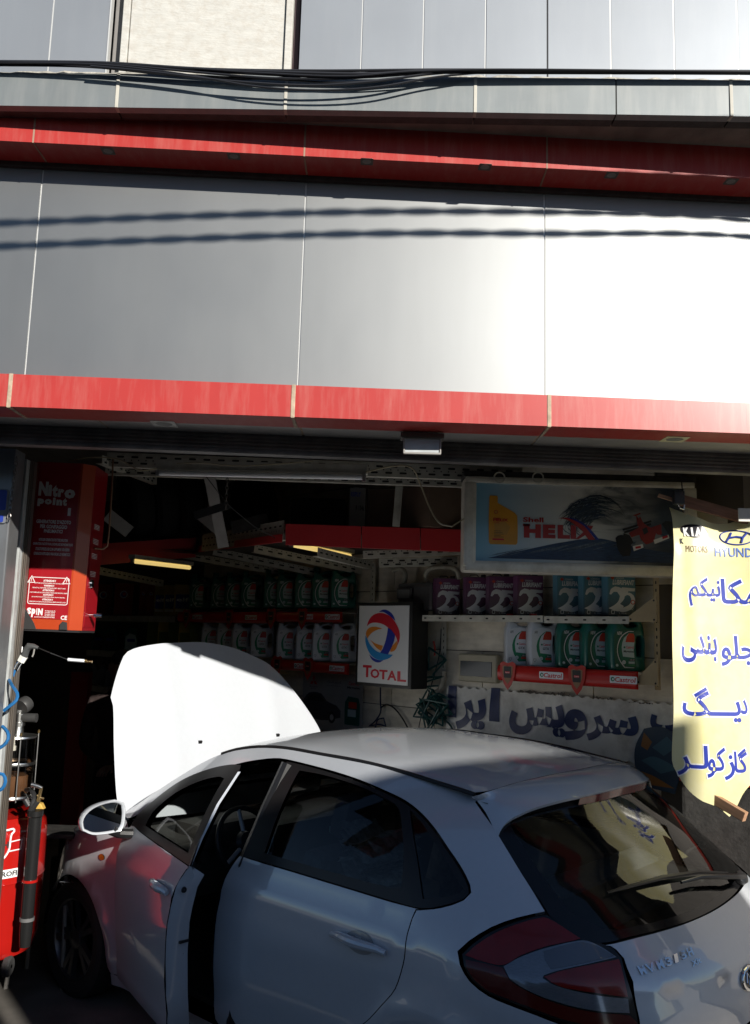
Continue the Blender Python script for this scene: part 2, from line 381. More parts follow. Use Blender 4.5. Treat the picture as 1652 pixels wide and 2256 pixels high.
# ---- upper red eave
ju = [onp(74, 300, YU).x, onp(671, 325, YU).x, onp(1205, 355, YU).x]; xu = [-4.2]+ju+[4.2]
zu = lambda x: zline(x, (0, 310), (1652, 393), YU)
for i in range(4):
    x0, x1 = xu[i]+.004, xu[i+1]-.004; mb = MB(); y0, y1 = YU+KX*x0, YU+KX*x1
    f = [loc((x0, y0, zu(x0))), loc((x1, y1, zu(x1))), loc((x1, y1, zu(x1)+.24)), loc((x0, y0, zu(x0)+.24))]
    mb.hexa(f+[p+Vector((0, .16, 0)) for p in f], redp); mb.build('red_eave_panel', canopy)
for x in ju:
    mb = MB(); a = loc((x, YU+KX*x, zu(x))); mb.box(a.x-.0035, a.y-.001, a.z-.002, a.x+.0035, a.y+.15, a.z+.24, mat('dull_red_sealant', (.34, .22, .16), .8)); mb.build('sealant_joint', canopy)
mb = MB(); a = [loc((x, YU+KX*x+.155, zu(x)+.03)) for x in (-4.2, 4.2)]  # dark strip between eave and metal
mb.hexa([a[0]+Vector((0, 0, -.05)), a[1]+Vector((0, 0, -.05)), a[1], a[0]]+[p+Vector((0, .03, 0)) for p in (a[0]+Vector((0, 0, -.05)), a[1]+Vector((0, 0, -.05)), a[1], a[0])], darkm); mb.build('eave_flashing', canopy)
# downlights set in the upper eave
def downlight(px, py, Y, name, label, mframe, mface, r=.034, zz=None, tilt=0, size=.05):
    v = on(px, py, (0, Y, zz), (0, 0, 1)) if zz else None
    t = thing(name, label, 'downlight', v, atan(KX))
    mb = MB(); mb.slab(rr(-size, -size, size, size, .006), 0, .0012, mframe, holes=[[(r*1.02*cos(2*pi*i/20), r*1.02*sin(2*pi*i/20)) for i in range(20)]], bev=.0003, fn=lambda x, y, z: Vector((x, z, y-.0008)))
    mb.build('trim_plate', t)
    mb = MB(); mb.lathe([(r, -.0008), (r*.96, -.0006), (r*.6, -.0002), (.001, -.0001)], mface, 20); mb.build('lamp_glass', t)
    return t
gm = mat('grey_lamp_glass', (.22, .22, .21), .3); sq = mat('square_trim_silver', (.45, .45, .43), .35, .5); dk = mat('dark_trim', (.12, .11, .10), .4, .5); yt = mat('yellowed_trim', (.55, .52, .33), .5)
ux = [(238, 333), (515, 344), (808, 356), (1068, 368), (1347, 386), (1610, 400)]
ul = ['under the left end of the upper red eave', 'second from the left under the upper red eave', 'bright lamp left of middle under the upper red eave', 'right of middle under the upper red eave', 'second from the right under the upper red eave', 'at the right end of the upper red eave']
for (px, py), l in zip(ux, ul):
    x = onp(px, py, YU).x; z = zu(x); v = on(px, py, (0, 0, z), (0, 0, 1)); tl_ = downlight(px, py, 0, 'recessed_downlight', 'small dark square downlight '+l, dk, gm, .019, zz=z, size=.027); tl_.rotation_euler = (0, -atan((zu(x+.1)-zu(x-.1))/.2), atan(KX)); tl_.location.z = zu(v.x)-.0004
for px, py, mf, l in ((361, 934, sq, 'silver square spotlight in the lower red soffit above the hanging red cabinet'), (1486, 968, yt, 'yellowed square spotlight in the lower red soffit on the right')):
    x = onp(px, py, YL).x; z = zline(x, (0, 895), (1652, 955), YL)-.002; downlight(px, py, 0, 'recessed_downlight', l, mf, gm, .036, zz=z, size=.052)
# floodlight hanging under the soffit
v = onp(931, 943, YL+.17); fl = thing('floodlight', 'rectangular floodlight with frosted glass hanging under the middle of the red soffit', 'floodlight', (v.x, YL+.19, zb-.03))
mb = MB(); mb.box(-.095, -.02, .0, .095, .06, .022, mat('floodlight_housing', (.12, .11, .10), .5, .5), .004); mb.build('housing', fl)
mb = MB(); mb.slab(rr(-.083, -.072, .083, .0, .006), -.012, .004, mat('floodlight_rim', (.30, .29, .27), .45, .4), holes=[rr(-.075, -.063, .075, -.004, .004)], bev=.002); mb.build('glass_frame', fl)
mb = MB(); mb.slab(rr(-.0745, -.0625, .0745, -.0045, .004), -.006, .0, mat('frosted_pane', (.42, .45, .46), .35, noise=.25, nscale=12)); mb.build('glass_pane', fl)
# ---- shutter box / lintel beam
bm_ = MB(); 
def slop(y, z0, z1, d, m):
    q = [Vector((x, YOP+KO*x+y, z)) for x, z in ((-4.2, z0), (4.2, z0), (4.2, z1), (-4.2, z1))]; bm_.hexa(q+[v+Vector((0, d, 0)) for v in q], m)
lint = mat('grimy_lintel_paint', (.17, .16, .155), .5, .2, noise=.35, nscale=6, dirt=(.03, .028, .025), dscale=5, damt=.8)
slop(0, zb-.085, zb+.09, .06, lint)
for k in range(5): slop(-.006-(k % 3)*.002, zb-.082+k*.017, zb-.074+k*.017, .004, lint)
sh = bm_.build('shutter_box'); tag(sh, 'dark grimy roller shutter box across the top of the garage opening', 'shutter')
# ---- left pier: cladding, channel, rail
pier = thing('left_pier', 'dark metal clad pier at the left edge of the opening', 'pier', (at(10, 1275, 4.2).x, 4.2, 0))
pc = mat('pier_cladding', (.26, .27, .28), .35, .6, noise=.15, nscale=6, dirt=(.16, .14, .13), dscale=3, damt=.5, streak=True, rnoise=.08)
xA = at(-10, 1500, 4.2).x
mb = MB(); mb.box(-1.6, 0, 0, .0, .12, zb-.02, pc, .008); mb.build('cladding_panel', pier)
mb = MB(); PX = at(10, 1275, 4.2).x; C0, C1 = at(18, 1275, 4.46).x-PX, at(37, 1275, 4.46).x-PX
mb.box(C0-.03, .13, 0, C0-.004, .25, zb-.02, darkm, .004); mb.build('corner_strip', pier)
ch = mat('grey_painted_channel', (.50, .53, .53), .5, .2, noise=.12, nscale=7, dirt=(.16, .13, .11), dscale=4, damt=.8, streak=True)
mb = MB(); mb.box(C0, .26, 0, C1, .36, zb-.02, ch, .005); mb.build('steel_channel', pier)
rl = mat('brown_guide_rail', (.24, .21, .18), .4, .7, noise=.2)
mb = MB()
for k, (a, b) in enumerate(((.002, .007), (.009, .012), (.0135, .017))): mb.box(C1+a, .30+.01*k, 0, C1+b, .36, zb-.02, rl, .001)
mb.build('shutter_guide_rail', pier)
tag(pier, 'metal clad pier with grey channel and guide rail at the left edge of the opening', 'pier')
# blue plate and chain on the pier
t = thing('number_plate_sign', 'small blue and white plate on the dark pier at the left edge', 'sign', (at(2, 1115, 4.19).x, 4.195, at(2, 1115, 4.19).z))
mb = MB(); mb.slab(rr(-.1, -.085, .03, .085, .012), -.006, .004, mat('plate_white', (.16, .17, .19), .4), bev=.002); mb.build('plate', t)
mb = MB(); mb.slab(rr(-.095, -.02, .025, .08, .008), -.009, -.0065, blue_print); mb.slab(rr(-.095, -.08, .018, -.045, .008), -.009, -.0065, blue_print); mb.build('blue_field', t)
cm = mat('chain_steel', (.16, .15, .14), .4, .8)
def chain(p0, n, name, label, L=.03, dx=0):
    mb = MB(); z = 0
    for i in range(n):
        c = Vector((dx*i, 0, -i*L*.78)); pts = []
        for k in range(13):
            a = 2*pi*k/12; u = L*.28*cos(a); w = L*.55*sin(a)
            pts.append(c+(Vector((u, 0, w)) if i % 2 else Vector((0, u, w))))
        mb.tube(pts, L*.09, cm, 5, caps=False)
    o = mb.build(name, loc=p0); tag(o, label, 'chain'); return o
chain(at(36, 1012, 4.17), 14, 'chain', 'short rusty chain hanging on the left pier under the soffit', .028, -.0008)
# ---- right pier / jamb
xr = at(1594, 1300, 5.2).x
mb = MB(); mb.box(0, 0, 0, 1.6, .25, zb+.3, mat('dark_right_jamb', (.10, .098, .095), .7, noise=.3, nscale=8, bump=.2), .01)
o = mb.build('right_pier', loc=(xr, 5.2, 0)); tag(o, 'dark rendered pier beside the tiled wall at the right edge', 'pier')
# ================================================================== UPPER FACADE
YGs = -.012
def ong(px, py, Y0=YG): return on(px, py, (0, Y0, 0), (YGs, -1, 0))
zg0 = ong(826, 243).z
bld = thing('upper_facade', 'upper storey with grey metal cladding, a stone panel and a projecting ledge', 'building', (0, YG, zg0))
def lg(v): return Vector(v)-Vector((0, YG, zg0))
def zl(x, l, r, Y0=YG):
    a = ong(*l, Y0); b = ong(*r, Y0); return a.z+(b.z-a.z)*(x-a.x)/(b.x-a.x)
gj = [ong(p, 200).x for p in (259, 630, 1047, 1357, 1610)]; gx = [-4.2]+gj+[4.2]
zbt = lambda x: zl(x, (0, 233), (1652, 256)); ztp = lambda x: zl(x, (0, 160), (1652, 177))
for i in range(6):
    x0, x1 = gx[i]+(.003 if i else 0), gx[i+1]-.003; mb = MB(); a = []
    for x, zz in ((x0, zbt), (x1, zbt), (x1, ztp), (x0, ztp)): a.append(lg((x, YG+YGs*x+random.uniform(-.002, .002), zz(x))))
    mb.hexa(a+[p+Vector((0, .04, 0)) for p in a], alu2)
    b = [a[0]+Vector((0, .041, 0)), a[1]+Vector((0, .041, 0)), a[1]+Vector((0, .085, .0)), a[0]+Vector((0, .085, .0))]
    mb.hexa(b+[p+Vector((0, 0, .02)) for p in b], darkm); mb.build('ledge_panel', bld)
for i, x in enumerate(gj):
    mb = MB(); a = lg((x, YG+YGs*x, zbt(x))); h = ztp(x)-zbt(x); w = .0065 if i != 3 else .0025
    mb.box(a.x-w, a.y-(.004 if i != 3 else -.002), a.z-.002, a.x+w, a.y+.035, a.z+h, mat('pale_ledge_sealant', (.50, .48, .42), .7, noise=.2) if i != 3 else hole_m, .002 if i != 3 else 0); mb.build('ledge_sealant', bld)
# raw underside between ledge and eave, mortar bed on top
mb = MB(); mb.box(-4.2, .086, .025, 4.2, .9, .08, mat('raw_concrete_underside', (.20, .18, .155), .9, noise=.4, nscale=7, bump=.8, bscale=25)); mb.build('concrete_underside', bld)
mb = MB(); n = 220; vs = []; fs = []
for i in range(n+1):
    x = -4.2+8.4*i/n; z = ztp(x); b = lg((x, YG+YGs*x, z)); j = random.uniform
    vs += [b+Vector((0, .004+j(0, .006), -.002)), b+Vector((0, .012+j(0, .012), .018+j(-.006, .006))), b+Vector((0, .05+j(0, .01), .032+j(-.004, .004))), b+Vector((0, .2, .034))]
for i in range(n):
    for k in range(3): a = i*4+k; fs.append((a, a+4, a+5, a+1))
mb.add(vs, fs, conc); mb.build('mortar_bed', bld)
YW = .13  # wall cladding set back behind the ledge front
def onw(px, py): return ong(px, py, YG+YW)
up = mat('upper_metal_cladding', (.28, .30, .325), .5, .4, noise=.05, nscale=3, dirt=(.36, .37, .38), dscale=2.0, damt=.15, streak=True, rnoise=.03)
zc0 = lambda x: ztp(x)+.02
def wpanel(pl, pr, name, m, dy=0, d=.03):
    x0 = onw(pl, 140).x; x1 = onw(pr, 140).x; mb = MB(); o = random.uniform(-.0015, .0015)
    a = [lg((x0+.0035, YG+YW+dy+YGs*x0+o, zc0(x0))), lg((x1-.0035, YG+YW+dy+YGs*x1-o, zc0(x1)))]
    a += [a[1]+Vector((0, 0, 1.6)), a[0]+Vector((0, 0, 1.6))]
    mb.hexa(a+[p+Vector((0, d, 0)) for p in a], m); mb.build(name, bld)
for pl, pr in ((-420, -270), (-270, -150), (-150, -25), (-25, 107), (107, 235), (657, 795), (795, 931), (931, 1069), (1069, 1206), (1206, 1346), (1346, 1486), (1486, 1627), (1627, 1770), (1770, 1910), (1910, 2060)):
    wpanel(pl, pr, 'cladding_panel', up)
for k, p in enumerate((107, 235, 795, 931, 1069, 1206, 1346, 1486, 1627)):
    x = onw(p, 140).x; a = lg((x, YG+YW+YGs*x, zc0(x))); mb = MB(); mb.box(a.x-.0032, a.y+.002 if k != 1 else a.y-.004, a.z, a.x+.0032, a.y+.028, a.z+1.6, white_s if k != 5 else black); mb.build('joint_strip', bld)
# stone bay with narrow border
xs0, xs1 = onw(262, 140).x, onw(640, 150).x
def sbox(x0, x1, y0, y1, za, zb_, m, name, bev=.003):
    mb = MB(); a = lg((x0, YG+YW+YGs*(x0+x1)/2, zc0((x0+x1)/2))); mb.box(x0, a.y+y0, a.z+za, x1, a.y+y1, a.z+zb_, m, bev); return mb.build(name, bld)
sbox(xs0+.034, xs1-.034, .012, .05, .02, 1.6, trav, 'stone_slab')
sbox(xs0, xs0+.03, .002, .05, .0, 1.6, trav, 'stone_trim'); sbox(xs1-.03, xs1, .002, .05, .0, 1.6, trav, 'stone_trim')
sbox(xs0+.034, xs1-.034, .004, .05, -.012, .018, trav, 'stone_sill')
sbox(onw(236, 140).x+.002, xs0-.003, .05, .09, 0, 1.6, mat('stone_recess', (.22, .21, .20), .8, noise=.2), 'recess_strip')
sbox(xs1+.002, onw(656, 140).x-.003, .04, .08, 0, 1.6, mat('dark_slit', (.05, .03, .035), .7), 'recess_strip')
mb = MB(); mb.box(-4.2, .24, .05, 4.2, .5, 2.4, darkm); mb.build('backing_wall', bld)
# ---- black cables slung along the ledge
def cable(pts, r, label, name='cable'):
    P = [ong(a, b, YG-.03-dy) for a, b, dy in pts]; P = line3([tuple(p) for p in P], .04); o0 = Vector(P[0])
    mb = MB(); mb.tube([Vector(p)-o0 for p in P], r, blackr, 7); o = mb.build(name, loc=o0); tag(o, label, 'cable', 'black cables slung along the ledge'); return o
ends0 = (-260, 136); 
cab = [
 ([(-200, 136, 0), (0, 137, 0), (240, 142, 0), (480, 153, .01), (700, 156, .01), (1000, 154, .01), (1400, 160, 0), (1652, 160, 0), (1850, 160, 0)], 0.0058, 'straightest black cable running the full width along the top of the ledge'),
 ([(-200, 138, .01), (0, 139, .01), (230, 141, .02), (420, 158, .02), (600, 172, .02), (760, 173, .02), (900, 162, .02), (1100, 158, 0), (1652, 157, .01), (1850, 156, .01)], 0.0047, 'black cable sagging slightly under the stone bay'),
 ([(-200, 140, .02), (0, 138, .02), (220, 143, .03), (400, 163, .03), (560, 190, .03), (700, 199, .03), (830, 192, .03), (960, 170, .02), (1080, 160, .01), (1850, 161, .01)], 0.0045, 'lowest black cable hanging in a deep curve below the bundle'),
 ([(-200, 139, .0), (0, 142, .0), (220, 145, .01), (420, 165, .01), (620, 176, .01), (760, 182, .01), (880, 171, .02), (1000, 158, .02), (1300, 156, .02), (1850, 158, .02)], 0.0036, 'thin black cable sagging in the middle of the bundle'),
 ([(-200, 143, .01), (0, 144, .01), (200, 148, .01), (400, 168, .0), (560, 174, .0), (700, 166, .0), (860, 160, .0), (1000, 161, .0), (1400, 162, .0), (1850, 164, .0)], 0.0043, 'black cable pressed against the ledge below the stone bay'),
 ([(-200, 137, .02), (0, 135, .02), (200, 137, .02), (360, 146, .02), (560, 160, .03), (760, 168, .03), (900, 158, .03), (1100, 153, .03), (1652, 158, .02), (1850, 158, .02)], 0.0040, 'thin upper black cable looping over the bundle'),
]
cab += [([(-200, 138, 0), (0, 140, 0), (230, 143, .0), (450, 156, .0), (620, 165, .0), (780, 170, .0), (900, 163, .0), (1000, 156, .0), (1850, 160, .0)], .0062, 'black cable in the middle of the bundle just above the ledge seam'),
 ([(-200, 134, .02), (0, 136, .02), (230, 139, .02), (420, 151, .02), (640, 160, .02), (820, 163, .02), (960, 155, .02), (1300, 157, .01), (1850, 158, .01)], .007, 'thick black cable along the top of the bundle under the stone bay'),
 ([(200, 146, .03), (330, 158, .03), (500, 178, .03), (680, 188, .03), (820, 180, .03), (930, 165, .02), (1010, 158, .01)], .005, 'thin black cable drooping just above the lowest loop')]
for c in cab: cable(*c)
# ---- two twisted overhead wires out in the street (they throw the wavy shadows on the metal)
tw = mat('twisted_wire', (.03, .03, .03), .5)
def overhead(pix, label):
    base = [onp(a, b, YP) for a, b in pix]; k = 2.1
    P = [v+Vector((.7*k, -k, ST*k)) for v in base]; d = P[-1]-P[0]
    P = [P[0]-d*1.2]+P+[P[-1]+d*1.0]; P[0].z = P[1].z-.35; P[-1].z = P[-2].z-.2
    P = [Vector(p) for p in line3([tuple(p) for p in P], .03)]; o0 = P[0].copy(); mb = MB()
    for s in (0, pi):
        q = []
        for i, p in enumerate(P): a = i*.03*2*pi/.36+s+.6*sin(i*.05); q.append(p-o0+Vector((0, cos(a)*.006, sin(a)*.006)))
        mb.tube(q, .012, tw, 6)
    o = mb.build('overhead_wire', loc=o0); tag(o, label, 'wire'); return o
overhead([(0, 492), (400, 477), (800, 467), (1200, 467), (1500, 474), (1652, 486)], 'upper twisted overhead wire above the street, casting the upper wavy shadow on the metal fascia')
overhead([(0, 543), (400, 527), (800, 515), (1200, 515), (1652, 522)], 'lower twisted overhead wire above the street, casting the lower wavy shadow on the metal fascia')
# ================================================================== SHOP INTERIOR SHELL
A = Vector((.7071, -.7071, 0)); NW = Vector((-.7071, -.7071, 0)); W0 = Vector((0, 6.8, 0))
def onwall(px, py, off=0): return on(px, py, W0+NW*off, NW)
def wl(px, py, off=0): v = onwall(px, py, off); return (v-W0).dot(A), v.z   # along-wall coordinate, height
wall = thing('tiled_side_wall', 'beige stone tiled side wall of the garage behind the shelves', 'wall', W0, -pi/4)
# local axes: x along A, y into the wall (+), z up
tile_m = mat('beige_wall_tile', (.74, .68, .56), .42, noise=.22, nscale=7, bump=.1, bscale=30, stretch=(.7, 1, 3), dirt=(.24, .20, .15), dscale=4, damt=.5)
mb = MB(); mb.box(-7, .012, 0, 2.9, .2, 3.6, mat('dark_tile_grout', (.10, .085, .07), .9)); mb.build('grout_backing', wall)
th = .43; tw_ = .86; zr0 = wl(1560, 1455)[1]-3*th
for r in range(8):
    for k in range(-4, 4):
        x0 = k*tw_+(r % 2)*tw_*.5-.2; z0 = zr0+(r-1)*th
        if x0 < -3.2 or x0+tw_ > 2.95 or z0+th < .5 or z0 > 3.4: continue
        mb = MB(); d = random.uniform(-.0015, .0015); mb.box(x0+.003, d, z0+.003, x0+tw_-.003, .0125, z0+th-.003, tile_m, .0012)
        o = mb.build('tile', wall)
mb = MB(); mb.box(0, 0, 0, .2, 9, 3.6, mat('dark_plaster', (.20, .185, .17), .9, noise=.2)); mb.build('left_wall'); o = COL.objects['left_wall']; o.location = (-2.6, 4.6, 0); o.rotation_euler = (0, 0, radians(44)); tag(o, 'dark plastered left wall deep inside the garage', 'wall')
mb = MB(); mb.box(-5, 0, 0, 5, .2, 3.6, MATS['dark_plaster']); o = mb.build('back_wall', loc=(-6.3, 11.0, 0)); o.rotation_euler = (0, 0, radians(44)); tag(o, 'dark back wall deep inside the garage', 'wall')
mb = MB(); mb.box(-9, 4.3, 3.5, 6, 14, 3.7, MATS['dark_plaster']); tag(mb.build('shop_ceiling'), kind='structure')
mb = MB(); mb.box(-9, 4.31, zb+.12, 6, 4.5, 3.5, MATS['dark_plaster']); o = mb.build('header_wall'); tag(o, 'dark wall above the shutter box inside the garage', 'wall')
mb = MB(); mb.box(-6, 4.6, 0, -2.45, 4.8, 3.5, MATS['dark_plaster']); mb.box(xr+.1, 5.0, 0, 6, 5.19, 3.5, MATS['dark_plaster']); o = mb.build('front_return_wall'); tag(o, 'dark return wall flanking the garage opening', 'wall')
# ================================================================== WALL FURNITURE
def wthing(name, label, cat, s, z, off=0, rz=0, group=None):
    v = W0+A*s+NW*off; return thing(name, label, cat, (v.x, v.y, z), -pi/4+rz, group)
# upper right shelf of slotted angle
OFS = .25
s0, zS1 = wl(930, 1355, OFS); s1, _ = wl(1385, 1358, OFS); sm_, _ = wl(1197, 1358, OFS)
shelf1 = wthing('wall_shelf', 'cream slotted metal shelf holding the row of tall oil tins', 'shelf', s0, zS1, OFS)
for k, (a, b, dz) in enumerate(((0, sm_-s0-.004, 0), (sm_-s0+.004, s1-s0, -.004))):
    mb = MB(); mb.box(a, 0, -.042+dz, b, .004, dz, slot, .0015); mb.box(a, .005, -.004+dz, b, OFS-.01, dz-.001, slot)
    n = int((b-a)/.14)
    for i in range(n+1):
        x = a+.03+i*(b-a-.06)/max(n, 1); mb.poly(rr(x-.011, -.026+dz, x+.011, -.016+dz, .004), -.0006, hole_m)
    mb.build('shelf_lip', shelf1)
tan_m = mat('tan_shelf_bracket', (.42, .33, .19), .6, noise=.15, dirt=(.2, .13, .08), dscale=8, damt=.5)
def gusset(px, py, w, h, parent_s, label):
    s, z = wl(px, py, OFS); t = wthing('shelf_bracket', label, 'bracket', s, z, OFS)
    mb = MB(); mb.slab([(0, -.02), (.0, .012), (w, h), (w, -.02)], 0, .004, tan_m, bev=.001)
    mb.ell(.012, -.006, .006, .006, -.001, hole_m, 10); mb.ell(w-.015, h-.03, .006, .006, -.001, hole_m, 10); mb.ell(w-.015, -.008, .006, .006, -.001, hole_m, 10)
    mb.build('gusset_plate', t); return t
gusset(1385, 1362, .17, .13, 0, 'tan triangular bracket at the right end of the upper right shelf')
gusset(1402, 1500, .13, .14, 0, 'tan triangular bracket at the right end of the lower right shelf')
def upright(px, y0, y1, off, w, label, m=slot):
    s, z1 = wl(px, y0, off); _, z0 = wl(px, y1, off); t = wthing('slotted_upright', label, 'upright', s, z0, off)
    mb = MB(); mb.box(-w/2, 0, 0, w/2, .004, z1-z0, m, .001); mb.box(-w/2, .0, 0, -w/2+.004, .035, z1-z0, m)
    n = int((z1-z0)/.045)
    for i in range(n): mb.poly(rr(-.004, .02+i*.045, .004, .038+i*.045, .003), -.0007, hole_m)
    mb.build('angle_post', t); return t
upright(1444, 1255, 1520, .10, .035, 'perforated tan upright at the right end of the right wall shelves', tan_m)
upright(978, 1368, 1478, .04, .045, 'short cream upright below the left end of the right shelf')
upright(1204, 1235, 1250, .06, .04, 'stub of cream upright just below the big advertising lightbox')
upright(822, 1240, 1330, .05, .05, 'cream slotted upright above the white sign with red lettering')
# red advertising tubes in front of the lower shelves
tube_r = mat('glossy_red_sleeve', (.50, .025, .02), .22, noise=.05)
def red_tube(pl, pr, label, rad=.045, marks=(), shields=(), off=OFS):
    (a, za), (b, zb_) = wl(*pl, off), wl(*pr, off); z = (za+zb_)/2; L = b-a
    t = wthing('shelf_edge_sleeve', label, 'shelf edge', a, z, off)
    mb = MB(); prof = [(sin(u)*rad*.45, cos(u)*rad) for u in [pi*i/10 for i in range(11)]]
    vs = []; fs = []
    for x in (0, L):
        for y, zz in prof: vs.append((x, -y, zz))
    for i in range(10): fs.append((i, i+1, i+12, i+11))
    mb.add(vs, fs, tube_r, True); mb.box(0, .001, -rad, L, .006, rad, tube_r); mb.box(0, .007, rad-.012, L, OFS-.01, rad-.006, slot); mb.build('red_sleeve', t)
    f = rad*.45+.0015
    for mx_ in marks:
        x = mx_*L; mb = MB(); mb.poly(rr(x-.085, -.02, x+.085, .022, .006), -f, w_print); mb.text('Castrol', x-.052, -.013, x+.078, .015, -f-.0008, r_print, .02, .15)
        mb.ell(x-.066, .001, .013, .013, -f-.0008, g_print, 16); mb.ell(x-.064, .001, .006, .006, -f-.0014, w_print, 10); mb.build('brand_mark', t)
    for sx in shields:
        x = sx*L; h = .085; o = [(x-.06, h*.7), (x-.035, h*.85), (x, h*.72), (x+.035, h*.85), (x+.06, h*.7), (x+.055, -.01), (x+.03, -.07), (x, -.105), (x-.03, -.07), (x-.055, -.01)]
        mb = MB(); mb.slab(o, -f-.006, -f-.002, mat('shield_red', (.45, .03, .02), .3), bev=.001); mb.slab([(x+(a_-x)*.66, .0+b_*.66) for a_, b_ in o], -f-.0075, -f-.0062, mat('shield_bronze', (.25, .14, .07), .5), bev=.0004)
        mb.poly(rr(x-.028, -.03, x+.028, .04, .006), -f-.0082, k_print); mb.poly(rr(x-.018, -.002, x+.018, .01, .002), -f-.009, r_print); mb.text('Castrol', x-.015, .0, x+.015, .008, -f-.0096, w_print); mb.build('shield_plate', t)
    return t
red_tube((1100, 1477), (1405, 1504), 'red sleeve with shields along the lower right shelf under the jugs', .05, (.42, .92), (.09, .61))
red_tube((595, 1358), (753, 1360), 'red sleeve along the upper left shelf ending beside the white sign', .042, (.55, .9), (.05, .5), .22)
red_tube((395, 1362), (590, 1358), 'dim red sleeve along the far part of the upper left shelf', .05, (.25, .85), (.12, .62), .22)
red_tube((600, 1470), (768, 1467), 'red sleeve along the lower left shelf behind the raised bonnet', .042, (.42, .88), (.1, .52), .22)
for pl, pr, l in (((210, 1352), (385, 1362), 'grey metal shelf with red and yellow tins deep in the shop'), ((190, 1437), (420, 1440), 'grey metal shelf with green tins deep in the shop'), ((200, 1512), (300, 1520), 'low grey shelf with small bottles deep in the shop')):
    (a, za), (b, zb_) = wl(*pl, .22), wl(*pr, .22); t = wthing('wall_shelf', l, 'shelf', a, (za+zb_)/2, .22)
    mb = MB(); mb.box(0, 0, -.06, b-a, .004, 0, slot); mb.box(0, .005, -.005, b-a, .21, -.001, slot); mb.build('shelf_board', t)
s0_, z0_ = wl(468, 1476, .22); s1_, _ = wl(600, 1470, .22); t = wthing('wall_shelf', 'plain shelf under the smaller pale jugs behind the bonnet', 'shelf', s0_, z0_, .22)
mb = MB(); mb.box(0, 0, -.05, s1_-s0_-.01, .004, 0, slot); mb.box(0, .005, -.005, s1_-s0_-.01, .21, -.001, slot); mb.build('shelf_board', t)
# ---------------------------------------------------------------- oil jugs
pw = mat('pearl_white_plastic', (.50, .53, .57), .28, noise=.05); pg = mat('green_plastic', (.01, .11, .085), .28, noise=.08); capr = mat('red_cap', (.40, .02, .02), .4); capg = mat('green_cap', (.01, .09, .06), .4)
lab_w = mat('label_silver', (.62, .64, .66), .35); lab_g = mat('label_green', (.01, .20, .09), .35); lab_dg = mat('label_dark_green', (.005, .085, .06), .35); lab_r = mat('label_red', (.52, .04, .02), .35); lab_k = mat('label_black', (.02, .02, .022), .4); lab_pale = mat('label_pale_blue', (.42, .52, .54), .4); lab_pink = mat('label_salmon', (.5, .2, .15), .4)
OUTJ = smooth2([(-.100, .006), (-.094, 0), (.078, 0), (.1, .012), (.102, .06), (.1, .19), (.095, .25), (.082, .292), (.05, .305), (.01, .30), (-.03, .285), (-.045, .276), (-.046, .296), (-.088, .296), (-.089, .262), (-.100, .235)], .03)
H1 = smooth2([(-.03, .268), (.01, .284), (.045, .284), (.055, .268), (.045, .256), (.0, .252)], .02)
H2 = smooth2([(.052, .09), (.075, .085), (.083, .10), (.083, .19), (.072, .205), (.055, .2), (.048, .19), (.05, .12)], .02)
JUG = {}
